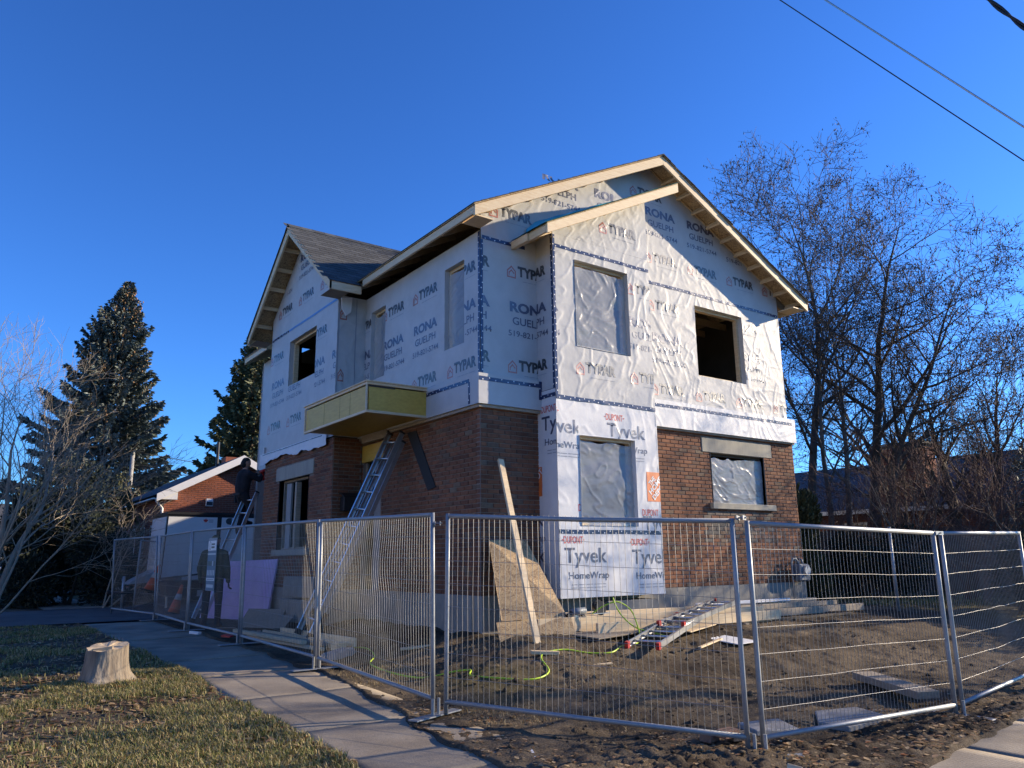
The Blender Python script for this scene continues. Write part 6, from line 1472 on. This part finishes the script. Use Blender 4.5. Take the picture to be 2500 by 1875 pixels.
def spruce(name, label, base, H, R, seed, mat, cones=0, skirt=.6, dens=1.0, tipbend=(0, 0)):
    r = np.random.default_rng(seed); b = (base[0], base[1], gz(base[0], base[1]) if len(base) < 3 else base[2]); root = empty(name, label, 'tree', b)
    t = Tubes(); zz = np.linspace(0, H, 20); bx = tipbend[0] * (zz / H) ** 4; by = tipbend[1] * (zz / H) ** 4
    t.add(np.stack([bx, by, zz], -1), .022 * H * (1 - zz / H) ** .9 + .012, 8); t.build('trunk', 'bark', root)
    br = Tubes(); P0 = []; D0 = []; Ls = []; Cn = []
    z = skirt
    while z < H - .15:
        f = z / H; rad = R * (1 - f) ** .9 * r.uniform(.8, 1.15) + .05; nb = int(r.integers(7, 11) * (1 if f < .85 else .6))
        a0 = r.uniform(0, 6.28)
        for k in range(nb):
            a = a0 + 2 * pi * k / nb + r.normal() * .15; L = rad * r.uniform(.72, 1.15); n = 7; tt = np.linspace(0, 1, n)
            drop = .42 * (1 - f) * L; rise = (.22 + .6 * f ** 2) * L
            cx = np.interp(z, zz, bx); cy = np.interp(z, zz, by)
            Q = np.stack([cx + np.cos(a) * L * tt, cy + np.sin(a) * L * tt, z - drop * tt + rise * tt ** 2.4], -1)
            br.add(Q, .012 * L ** .6 * (1 - tt * .8) + .004, 4)
            m = int((26 + 70 * L) * dens)
            u = r.uniform(.10, 1.0, m) ** .75; q = np.stack([np.interp(u, tt, Q[:, c]) for c in range(3)], -1)
            side = np.where(r.uniform(0, 1, m) < .5, 1, -1); sp = r.uniform(.15, .85, m) * (.10 + .30 * L * (1 - u) * .6 + .05) 
            ox = -np.sin(a) * side * sp; oy = np.cos(a) * side * sp
            q = q + np.stack([ox, oy, -.35 * sp + r.normal(size=m) * .04], -1)
            d = np.stack([np.cos(a) * .75 + ox / (sp + .01) * .7, np.sin(a) * .75 + oy / (sp + .01) * .7, -.25 + r.normal(size=m) * .25], -1) + r.normal(size=(m, 3)) * .22
            P0.append(q); D0.append(d); Ls.append(r.uniform(.10, .26, m) * (.8 + .2 * L))
            if cones and .50 < f < .97 and r.uniform() < .55 + .5 * f - .3 * (a % 6.28 > 3.4):
                mm = int(r.integers(3, 9) * (1 + f)); uu = r.uniform(.5, 1, mm); Cn.append(np.stack([np.interp(uu, tt, Q[:, c]) for c in range(3)], -1) + r.normal(size=(mm, 3)) * .09 - [0, 0, .10])
        z += .20 + .26 * (1 - f) * H / 14
    br.build('branches', 'bark', root, 'stuff')
    q = np.concatenate(P0); d = np.concatenate(D0); d /= np.linalg.norm(d, axis=1, keepdims=True); L = np.concatenate(Ls); n = len(q)
    u = np.cross(d, r.normal(size=(n, 3))); u /= np.linalg.norm(u, axis=1, keepdims=True); w = np.cross(d, u)
    wd = (L * r.uniform(.16, .26, n))[:, None]; e = q + d * L[:, None]; mid = q + d * (L * .45)[:, None]
    V = np.stack([q, mid + u * wd, e, mid - u * wd, mid + w * wd, mid - w * wd], 1); i = np.arange(n)[:, None] * 6
    npmesh('needles', V.reshape(-1, 3), np.concatenate([i + [0, 1, 2, 3], i + [0, 4, 2, 5]]), mat, root, kind='stuff')
    if Cn:
        c = np.concatenate(Cn); n = len(c); s_ = r.uniform(.03, .05, n)[:, None, None]; h = r.uniform(.07, .12, n)
        T = np.array([[1, 0, 0], [0, 1, 0], [-1, 0, 0], [0, -1, 0]]) * s_; V = np.concatenate([c[:, None] + T, (c + np.stack([0 * h, 0 * h, h], -1))[:, None], (c - np.stack([0 * h, 0 * h, h], -1))[:, None]], 1)
        F0 = np.array([[0, 1, 4], [1, 2, 4], [2, 3, 4], [3, 0, 4], [1, 0, 5], [2, 1, 5], [3, 2, 5], [0, 3, 5]]); F = (F0[None] + np.arange(n)[:, None, None] * 6).reshape(-1, 3)
        npmesh('seed_cones', V.reshape(-1, 3), F, 'spruce_cone', root, kind='stuff')
    return root
def leaf_mass(name, label, base, size, n, mat, seed, cat='shrub', blade=(.05, .14), lumps=9, stemmat='bark', group=None, upright=.3):
    """evergreen bush: lumpy volume of small sprays over a stem"""
    r = np.random.default_rng(seed); b = (base[0], base[1], gz(base[0], base[1]) if len(base) < 3 else base[2]); root = empty(name, label, cat, b, 0, group)
    sx, sy, sz = size
    c = np.stack([r.uniform(-.65, .65, lumps) * sx, r.uniform(-.65, .65, lumps) * sy, r.uniform(.15, .80, lumps) * sz], -1); rr = r.uniform(.30, .55, lumps)
    k = r.integers(0, lumps, n); v = r.normal(size=(n, 3)); v /= np.linalg.norm(v, axis=1, keepdims=True); v *= r.uniform(.35, 1.05, n)[:, None] ** .5
    q = c[k] + v * rr[k][:, None] * [sx, sy, sz * .55]; q[:, 2] = np.clip(q[:, 2], .03, None)
    d = v + np.array([0, 0, upright]) + r.normal(size=(n, 3)) * .5; d /= np.linalg.norm(d, axis=1, keepdims=True); L = r.uniform(*blade, n)
    u = np.cross(d, r.normal(size=(n, 3))); u /= np.linalg.norm(u, axis=1, keepdims=True); wd = (L * r.uniform(.14, .3, n))[:, None]
    e = q + d * L[:, None]; mid = q + d * (L * .5)[:, None]; V = np.stack([q, mid + u * wd, e, mid - u * wd], 1)
    npmesh('foliage', V.reshape(-1, 3), np.arange(n * 4).reshape(-1, 4), mat, root, kind='stuff')
    m = MB()
    for j in range(5): m.tube([(r.uniform(-.1, .1) * sx, r.uniform(-.1, .1) * sy, -.1), tuple(c[j] * [.6, .6, .8])], [.05, .02], 6)
    m.build('stems', stemmat, root)
    return root
# left: spruces, bare tree, dark yew
spruce('spruce_tree', 'tall blue spruce with a cone laden leaning top behind the dark yew', (6.15, 44.6, .3), 16.2, 5.3, 5, 'needle', cones=1, dens=1.15, tipbend=(.5, 0))
spruce('spruce_tree', 'greener spruce rising behind the red brick house gable', (11.2, 36.4, .3), 12.2, 4.0, 8, 'needle_green', dens=1.2)
bare_tree('bare_tree', 'pale barked leafless tree spreading over the walk edge on the left', (.95, 21.3), [((0, 0), (-.05, .1, 1), 5.4, .085), ((.1, .1), (.14, .1, 1), 5.6, .075), ((-.1, .1), (-.15, .2, 1), 5.4, .07), ((.12, -.1), (.50, .05, 1), 4.4, .035), ((.1, .0), (.85, -.1, .8), 4.0, .026), ((.05, .0), (.05, -.1, 1), 5.4, .065), ((0, .3), (.3, .2, 1), 5.0, .05)], ('twig_pale', 'twig_pale'), 21, kids=(9, 7, 5, 4), up=.05, ang=(.35, .8), shrink=(.45, .72), start=.2, twig_r=.005)
bare_tree('bare_shrub', 'leafless pale shrub arching in front of the dark yew', (3.3, 24.0), [((.5, .6), (.3, -.2, 1), 2.4, .025), ((.6, .7), (.7, .0, .9), 2.4, .025), ((.5, .6), (.1, .2, 1.2), 2.8, .025)], ('twig_pale', 'twig_pale'), 23, levels=4, kids=(6, 5, 4, 3), up=-.02, ang=(.3, .8), start=.25, twig_r=.005, cat='shrub')
leaf_mass('yew_bush', 'large dark yew bush beside the driveway', (3.15, 27.3, .2), (1.7, 2.2, 4.3), 46000, 'cedar', 31, blade=(.06, .16), lumps=16)
leaf_mass('yew_bush', 'low dark evergreen at the foot of the large yew', (2.0, 27.6, .2), (.9, 1.3, 1.9), 9000, 'cedar', 32, blade=(.05, .13))
leaf_mass('cypress_bush', 'golden brown evergreen against the red brick house side wall', (4.9, 31.5, .2), (.9, 1.6, 4.3), 12000, 'cedar_olive', 33, blade=(.06, .16))
# right: locusts and neighbours
bare_tree('bare_tree', 'tall leafless tree with hanging seed pods next to the gable corner', (19.6, 12.9), [((0, 0), (.0, .02, 1), 11.4, .15)], ('bark_grey', 'twig'), 41, levels=5, kids=(26, 8, 5, 4, 3), up=.05, ang=(.6, 1.15), shrink=(.26, .44), twig_r=.008, seeds=5200, start=.32, wob=.06, group=None)
bare_tree('bare_tree', 'leafless tree with forked trunk and seed pods behind the first', (21.2, 12.2), [((0, 0), (.06, -.06, 1), 10.4, .19), ((.2, -.1), (.18, -.20, 1), 8.6, .15)], ('bark', 'twig'), 43, levels=5, kids=(20, 7, 5, 4, 3), up=.03, ang=(.6, 1.15), shrink=(.3, .46), twig_r=.008, seeds=5200, start=.3, wob=.07)
bare_tree('bare_tree', 'slim leafless tree with sunlit bark between the gable and the forked tree', (19.0, 12.0), [((0, 0), (-.03, .0, 1), 7.6, .10), ((.35, -.45), (.02, -.02, 1), 7.8, .105)], ('bark_grey', 'twig'), 45, levels=5, kids=(15, 6, 5, 3, 3), up=.03, ang=(.4, .9), shrink=(.26, .44), start=.35, wob=.06, seeds=1200)
bare_tree('bare_tree', 'broad leafless tree with heavy limbs reaching over the neighbour chimney', (24.6, 11.7), [((0, 0), (.1, -.1, 1), 5.6, .24), ((.15, -.2), (.5, -.95, .80), 7.2, .19), ((0, .1), (-.1, .35, 1), 6.8, .17), ((.1, -.1), (.35, -.5, 1.0), 6.8, .18), ((.1, -.2), (.45, -1.1, .45), 7.0, .15)], ('bark', 'twig'), 47, levels=5, kids=(13, 8, 5, 4, 3), up=.02, twig_r=.008, ang=(.4, .9), shrink=(.34, .56), start=.3, wob=.08, seeds=3600)
bare_tree('bare_tree', 'leafless tree at the frame edge beyond the neighbour roof', (27.5, 7.2), [((0, 0), (.05, .15, 1), 4.6, .14), ((0, .1), (.2, -.3, 1), 4.6, .12), ((0, .1), (-.1, .5, 1), 4.6, .11)], ('bark', 'twig'), 49, levels=5, kids=(12, 7, 5, 4, 3), up=.04, ang=(.35, .85), shrink=(.36, .58), start=.25)
bare_tree('bare_tree', 'leafless young tree by the pavement beyond the fence end', (16.8, 1.7), [((0, 0), (-.02, .05, 1), 6.6, .13), ((.1, .1), (-.3, .2, 1), 5.2, .08)], ('bark', 'twig'), 57, kids=(10, 6, 5, 3), up=.05, ang=(.4, .9), shrink=(.34, .54), start=.3)
bare_tree('bare_tree', 'leafless garden tree standing out past the fence end, its shadow on the gable', (21.5, 5.2), [((0, 0), (-.04, .05, 1), 7.6, .17), ((.1, .1), (-.25, .3, 1), 7.0, .12)], ('bark', 'twig'), 55, kids=(10, 6, 5, 3), up=.06, ang=(.4, .9), shrink=(.34, .54), start=.3)
for k, (x, y, s_, lab) in enumerate(((17.6, 9.3, 1.0, 'leafless twiggy bush nearest the second pipe post'), (18.6, 8.4, 1.15, 'tall leafless twiggy bush before the neighbour chimney'), (18.9, 7.2, 1.0, 'leafless bush by the evergreen at the frame edge'), (17.9, 10.6, .85, 'low leafless bush before the plank fence'))):
    bare_tree('bare_shrub', lab, (x, y), [((random.uniform(-.3, .3), random.uniform(-.3, .3)), (random.uniform(-.5, .5), random.uniform(-.5, .5), 1), random.uniform(2.0, 3.4) * s_, .04) for _ in range(9)], ('twig_red' if k % 2 else 'bark_grey', 'twig_red'), 60 + k, levels=4, kids=(6, 5, 4, 3), up=.03, ang=(.3, .8), start=.2, twig_r=.0055, cat='shrub', group=None)
leaf_mass('evergreen_bush', 'dark evergreen bush at the far right behind the fence', (21.6, 7.6), (1.3, 1.3, 3.6), 16000, 'needle', 71, blade=(.05, .15), lumps=12)
leaf_mass('evergreen_bush', 'olive green cedar right behind the gable corner', (16.2, 11.2), (.55, .75, 2.5), 15000, 'cedar_olive', 73, blade=(.05, .14), upright=1.2, lumps=10)
leaf_mass('evergreen_bush', 'dense dark hedge shrub between the pipe posts and the plank fence', (17.2, 10.0), (.6, 1.3, 1.5), 14000, 'cedar', 75, blade=(.04, .1))
leaf_mass('evergreen_bush', 'low dark hedge shrub at the foot of the twiggy bushes', (17.6, 7.2), (.7, 1.5, 1.5), 14000, 'cedar', 76, blade=(.04, .1))
leaf_mass('evergreen_bush', 'dark hedge shrub running out of frame behind the last fence panel', (17.2, 5.2), (.7, 1.3, 1.7), 12000, 'cedar', 78, blade=(.04, .1))

# ---------------------------------------------------------------- right hand neighbour
def neighbour():
    x0, y0, y1 = 26.6, 7.5, 21.0; zg = .4
    h = empty('neighbour_house', 'low brick bungalow with dark roof and big chimney behind the bare trees', 'house', (x0, y0, zg)); inv = Matrix.Translation((-x0, -y0, -zg))
    def P(m, n, mt, par=h, smooth=False):
        o = m.build(n, mt, par, smooth=smooth)
        if par is h: o.matrix_parent_inverse = inv
        return o
    wall = P(MB().box((x0, y0, zg), (x0 + 8, y1, 2.95)), 'wall', 'mortar')
    m = MB()
    for k in range(int((2.9 - 1.0) / CH)):
        v = 1.0 + (k + .5) * CH; y = y0 + .02 - (CW / 2 if k % 2 else 0)
        while y < y1:
            lo, hi = max(y, y0), min(y + CW, y1)
            if hi - lo > .05:
                bb = brick_box(hi - lo - JT, CH - JT, .012); M = Matrix.Translation((x0, (lo + hi) / 2, v)) @ Matrix.Rotation(-pi / 2, 4, 'Z'); m.add([M @ Vector(p) for p in bb.v], bb.f)
            y += CW
    o = P(m, 'bricks', 'brick_red', wall); o['kind'] = 'stuff'
    roof = P(MB().hexa([(x0 - .5, y0 - .4, 2.92), (x0 + 4, y0 - .4, 4.95), (x0 + 4, y1 + .4, 4.95), (x0 - .5, y1 + .4, 2.92), (x0 - .5, y0 - .4, 3.04), (x0 + 4, y0 - .4, 5.07), (x0 + 4, y1 + .4, 5.07), (x0 - .5, y1 + .4, 3.04)]), 'roof', 'roof_grey')
    MB().hexa([(x0 + 4, y0 - .4, 4.95), (x0 + 8.5, y0 - .4, 2.92), (x0 + 8.5, y1 + .4, 2.92), (x0 + 4, y1 + .4, 4.95), (x0 + 4, y0 - .4, 5.07), (x0 + 8.5, y0 - .4, 3.04), (x0 + 8.5, y1 + .4, 3.04), (x0 + 4, y1 + .4, 5.07)]).build('roof_slope', 'roof_grey', roof)
    MB().box((x0 - .62, y0 - .4, 2.88), (x0 - .502, y1 + .4, 3.02)).build('gutter', 'paint_white', roof)
    ch = P(MB().box((x0 - .12, 13.1, zg), (x0 + .85, 14.7, 5.15)), 'chimney', 'mortar'); m = MB()
    for pl, u0, u1 in ((Pl('X', x0 - .121), 13.1, 14.7), (Pl('Y', 13.099), x0 - .12, x0 + .85)):
        for k in range(int(4.1 / CH)):
            v = 1.0 + (k + .5) * CH; u = u0 - (CW / 2 if k % 2 else 0)
            while u < u1:
                lo, hi = max(u, u0), min(u + CW, u1)
                if hi - lo > .05:
                    bb = brick_box(hi - lo - JT, CH - JT, .012); M = Matrix.Translation(pl((lo + hi) / 2, v, 0)) @ (Matrix.Identity(4) if pl.k == 'Y' else Matrix.Rotation(-pi / 2, 4, 'Z')); m.add([M @ Vector(p) for p in bb.v], bb.f)
                u += CW
    o = m.build('bricks', 'brick_red', ch); o['kind'] = 'stuff'
    MB().box((x0 - .2, 13.0, 5.152), (x0 + .93, 14.8, 5.24)).build('cap', 'concrete', ch); MB().lathe([(.11, 0), (.10, .35)], (x0 + .2, 13.5, 5.24), 12).build('flue', 'concrete', ch); MB().lathe([(.11, 0), (.10, .28)], (x0 + .5, 14.3, 5.24), 12).build('flue', 'concrete', ch)
    for y, w in ((15.3, 1.0), (17.6, 1.4), (9.4, 1.3)):
        q = P(MB().box((x0 - .04, y, 1.35), (x0 - .016, y + w, 2.6)), 'window', 'paint_white'); MB().box((x0 - .046, y + .08, 1.43), (x0 - .041, y + w / 2 - .03, 2.52)).build('pane', 'glass_dark', q); MB().box((x0 - .046, y + w / 2 + .03, 1.43), (x0 - .041, y + w - .08, 2.52)).build('pane', 'glass_dark', q)
    # small gable dormer roof edge with white boards beyond the trees
    g = P(MB().prism([(25.0, 18.2, 2.3), (25.0, 20.6, 2.3), (25.0, 19.4, 3.7)], (1.6, 0, 0)), 'porch_gable', 'siding_grey'); MB().bar((24.97, 18.1, 2.25), (24.97, 19.4, 3.78), .06, .16).build('barge_board', 'paint_white', g); MB().bar((24.97, 20.7, 2.25), (24.97, 19.4, 3.78), .06, .16).build('barge_board', 'paint_white', g)
neighbour()
pf = empty('plank_fence', 'weathered grey plank fence behind the bushes', 'fence', (22.5, 6.0, .45))
for z in (.5, 1.5): MB().box((.03, 0, z), (.07, 9.0, z + .09)).build('rail', 'fence_wood', pf)
PK = MB().box((0, 0, 0), (.022, .138, 1.75)).mesh('plank'); PK.materials.append(MATS['fence_wood'])
for k in range(62):
    o = bpy.data.objects.new('plank', PK); C.objects.link(o); o.parent = pf; o.location = (0, k * .145, random.uniform(-.02, .02))
t = empty('garden_bin', 'dark wheeled bin standing before the plank fence', 'bin', (20.6, 11.8, .47)); MB().hexa([(-.25, -.28, .08), (.25, -.28, .08), (.25, .28, .08), (-.25, .28, .08), (-.30, -.34, .95), (.30, -.34, .95), (.30, .34, .95), (-.30, .34, .95)]).build('bin_body', 'black_metal', t); MB().box((-.32, -.36, .951), (.34, .36, 1.0)).build('lid', 'black_metal', t)
tag(scatter_blades('lawn_grass', 9000, (15.2, 19.5, 7.6, 11.2), 'blade', .03, .09, lambda x, y: np.clip(1.2 - np.hypot((x - 17.2) / 2.2, (y - 9.0) / 1.3), 0, 1), w=.006, seed=18), 'bright patch of lawn between the pipe posts', 'grass')
# ---------------------------------------------------------------- far left: street, cars, houses
def car(name, label, loc, rz, paint, L=4.6, Wd=1.85, Hh=1.70, suv=True, group=None):
    c = empty(name, label, 'car', loc, rz, group)
    sec = [(-L / 2, .45), (-L / 2 + .05, .95), (-L / 2 + .25, 1.05), (-L / 2 + (.45 if suv else .9), Hh - .05), (-L / 2 + (.8 if suv else 1.4), Hh), (.3, Hh), (.75, Hh - .06), (1.25, 1.08), (L / 2 - .15, .95), (L / 2, .75), (L / 2, .42)]
    def prof(y, ins): return [(x, y, z if z < 1.06 else z) for x, z in sec]
    V = []; n = len(sec)
    for y, k in ((-Wd / 2, 1), (Wd / 2, 1)):
        for x, z in sec: V.append((x, y * (.86 if z > 1.1 else 1.0), z))
    F = [tuple(range(n))[::-1], tuple(range(n, 2 * n))] + [(i, (i + 1) % n, n + (i + 1) % n, n + i) for i in range(n)]
    m = MB(); m.add(V, F); m.build('body', paint, c, bevel=.03, smooth=False)
    for s_ in (-1, 1):
        y = s_ * (Wd / 2 * .93 + .012)
        MB().prism([(-L / 2 + .75, y, 1.12), (.95, y, 1.12), (.6, s_ * (Wd / 2 * .86 + .012), Hh - .12), (-L / 2 + .95, s_ * (Wd / 2 * .86 + .012), Hh - .12)], (0, .004 * s_, 0)).build('side_window', 'glass_dark', c)
        for x in (-L / 2 + .85, L / 2 - .85):
            w = MB().lathe([(.08, -.1), (.31, -.1), (.33, -.06), (.33, .06), (.31, .1), (.08, .1)], (0, 0, 0), 18).build('wheel', 'rubber', c, smooth=True); w.matrix_local = Matrix.Translation((x, s_ * (Wd / 2 - .08), .33)) @ Matrix.Rotation(pi / 2, 4, 'X'); MB().lathe([(0, -.105), (.2, -.108), (.2, .108), (0, .105)], (0, 0, 0), 14).build('rim', 'alu', w)
        MB().box((L / 2 - .06, s_ * .62 - .2, .72), (L / 2 + .012, s_ * .62 + .2, .86)).build('headlight', 'ink_white', c); MB().box((-L / 2 - .012, s_ * .72 - .1, .8), (-L / 2 + .06, s_ * .72 + .1, 1.0)).build('tail_light', 'red_plastic', c)
    MB().add([(.80, -.70, Hh - .10), (1.24, -.76, 1.12), (1.24, .76, 1.12), (.80, .70, Hh - .10)], [(0, 1, 2, 3)]).build('windscreen', 'glass_dark', c).location = (.02, 0, .02)
    MB().add([(-L / 2 + .26, -.72, 1.12), (-L / 2 + .44, -.68, Hh - .12), (-L / 2 + .44, .68, Hh - .12), (-L / 2 + .26, .72, 1.12)], [(0, 1, 2, 3)]).build('rear_window', 'glass_dark', c).location = (-.02, 0, .01)
car('parked_car', 'blue grey sport utility car parked before the far houses', (4.6, 52.6, .47), radians(200), 'car_blue')
car('parked_car', 'grey car half hidden by the far hedge', (2.2, 53.6, .47), radians(185), 'car_grey', suv=False, Hh=1.48)
car('parked_car', 'white car parked on the street at the frame edge', (-.35, 31.5, .33), radians(90), 'car_white', suv=False, Hh=1.5)
for k, (x, lab) in enumerate(((3.2, 'clipped hedge mound at the left end, before the parked cars'), (4.2, 'clipped hedge mound in the middle, before the parked cars'), (5.2, 'clipped hedge mound before the blue grey car'))): leaf_mass('hedge', lab, (x, 50.2, .45), (.62, .55, .95), 3200, 'cedar_olive', 80 + k, 'hedge', (.06, .14), lumps=7)
def far_house(name, label, x0, x1, y0, z1, pk, wallm, roofm):
    h = empty(name, label, 'house', (x0, y0, .4)); inv = Matrix.Translation((-x0, -y0, -.4))
    def P(m, n, mt, par=h):
        o = m.build(n, mt, par)
        if par is h: o.matrix_parent_inverse = inv
        return o
    P(MB().box((x0, y0, .4), (x1, y0 + 8, z1)), 'wall', wallm)
    r = P(MB().prism([(x0 - .4, y0 - .4, z1), (x0 - .4, y0 + 8.4, z1), (x0 - .4, y0 + 4, pk)], (x1 - x0 + .8, 0, 0)), 'roof', roofm); MB().box((x0 - .42, y0 - .5, z1 - .12), (x1 + .42, y0 - .402, z1 + .05)).build('gutter', 'paint_white', r)
    n = int((x1 - x0) / 2.2)
    for k in range(n):
        x = x0 + .7 + k * 2.2; q = P(MB().box((x, y0 - .05, 1.4), (x + 1.2, y0 - .005, 2.7)), 'window', 'paint_white'); MB().box((x + .08, y0 - .06, 1.48), (x + .56, y0 - .051, 2.62)).build('pane', 'glass_dark', q); MB().box((x + .64, y0 - .06, 1.48), (x + 1.12, y0 - .051, 2.62)).build('pane', 'glass_dark', q)
    d = P(MB().box((x1 - 1.4, y0 - .05, .5), (x1 - .45, y0 - .005, 2.6)), 'door', 'wood_dark'); MB().box((x1 - .62, y0 - .09, 1.45), (x1 - .58, y0 - .051, 1.6)).build('handle', 'alu', d)
far_house('far_house', 'sunlit tan house across the far street', -3.2, 4.4, 57.5, 3.2, 5.4, 'stucco_tan', 'roof_grey'); far_house('far_house', 'grey sided house partly hidden behind the parked sport utility car', 4.9, 13.0, 59.5, 3.2, 5.2, 'siding_grey', 'roof_grey'); far_house('far_house', 'tan house at the frame edge down the street', -14, -5, 58, 3.3, 5.6, 'stucco_tan', 'roof_grey')
def rear_shade_house():  # hidden from the camera; added and sized to shade the trailer and lower garage wall
    h = empty('unseen_shade_house', 'unseen two storey house added behind the site to shade the driveway', 'house', (15.2, 16.8, .4))
    MB().box((0, 0, 0), (7, 13.8, 5.4)).build('wall', 'siding_grey', h); MB().prism([(-.4, -.4, 5.4), (-.4, 14.2, 5.4), (-.4, 6.9, 6.0)], (7.8, 0, 0)).build('roof', 'roof_grey', h)
    for y in (1.2, 4.2, 7.2): q = MB().box((-.05, y, 1.0), (-.005, y + 1.2, 2.3)).build('window', 'paint_white', h); MB().box((-.056, y + .08, 1.08), (-.051, y + 1.12, 2.22)).build('pane', 'glass_dark', q)
rear_shade_house()
def unseen_street_house(y0, y1, wallm, lab, x=-23.0, z1=5.6):  # never in view; row added to bounce sunlight onto the shaded long wall
    h = empty('unseen_street_house', lab, 'house', (x, y0, .2)); 
    L = y1 - y0
    MB().box((-9, 0, 0), (0, L, z1)).build('wall', wallm, h)
    r = MB().prism([(-9.5, -.4, z1), (.5, -.4, z1), (-4.5, -.4, z1 + 2.6)], (0, L + .8, 0)).build('roof', 'roof_grey', h)
    for y in np.arange(.9, L - 1.4, 2.4):
        for z in (.9, 3.5):
            q = MB().box((.005, y, z), (.05, y + 1.2, z + 1.3)).build('window', 'paint_white', h); MB().box((.051, y + .08, z + .08), (.056, y + 1.12, z + 1.22)).build('pane', 'glass_dark', q)
for k, (a, b, wm, lab) in enumerate(((-16, -4, 'paint_white', 'unseen white two storey house added across the street for bounce light, southern end of the row'), (-1, 12, 'stucco_tan', 'unseen tan two storey house added across the street for bounce light, opposite the site'), (15, 28, 'paint_white', 'unseen white two storey house added across the street for bounce light, opposite the driveway'), (31, 44, 'stucco_tan', 'unseen tan two storey house added across the street for bounce light, by the far corner'))): unseen_street_house(a, b, wm, lab)
tag(MB().tube([(7.15, 42, .3), (7.15, 42, 7.0)], .10, 10).build('utility_pole', 'siding_grey', smooth=True), 'pale utility pole in front of the tall blue spruce', 'pole')
def cable(a, b, sag, label, r, mat='wire_black', n=24):
    a = Vector(a); b = Vector(b); return tag(MB().tube([a.lerp(b, k / n) - Vector((0, 0, sag * 4 * (k / n) * (1 - k / n))) for k in range(n + 1)], r, 6).build('overhead_cable', mat, smooth=True), label, 'cable')
cable((7.15, 42, 6.9), (26, 47, 6.2), .3, 'upper far cable behind the red brick house', .018); cable((7.15, 42, 6.3), (26, 47, 5.6), .3, 'middle far cable behind the red brick house', .016); cable((7.15, 42, 6.15), (26, 47, 5.45), .3, 'lowest far cable behind the red brick house', .016)
# service cables overhead at the upper right
A, B_ = Vector((12.71, 7.97, 12.67)), Vector((14.25, 4.68, 8.03))
cable(A + (A - B_) * 1.2, B_ + (B_ - A) * 1.6, 0, 'thin dark overhead cable crossing the sky on the right', .011)
A, B_ = Vector((11.38, 6.28, 10.94)), Vector((12.37, 3.99, 7.69))
cable(A + (A - B_) * 1.2, B_ + (B_ - A) * 1.2, 0, 'brighter overhead cable above the thin dark one', .014, 'wire_bright')
A, B_ = Vector((7.58, 2.55, 6.70)), Vector((7.65, 2.33, 6.29)); d = B_ - A
m = MB()
for ph in (0, pi):
    P_ = []
    for k in range(60):
        t = -4 + k * .16; c = A + d * t; P_.append(c + Vector((cos(t * 5 + ph) * .014, sin(t * 5 + ph) * .014, 0)))
    m.tube(P_, .013, 6)
tag(m.build('overhead_cable', 'wire_black', smooth=True), 'thick twisted service cable at the upper right corner', 'cable')
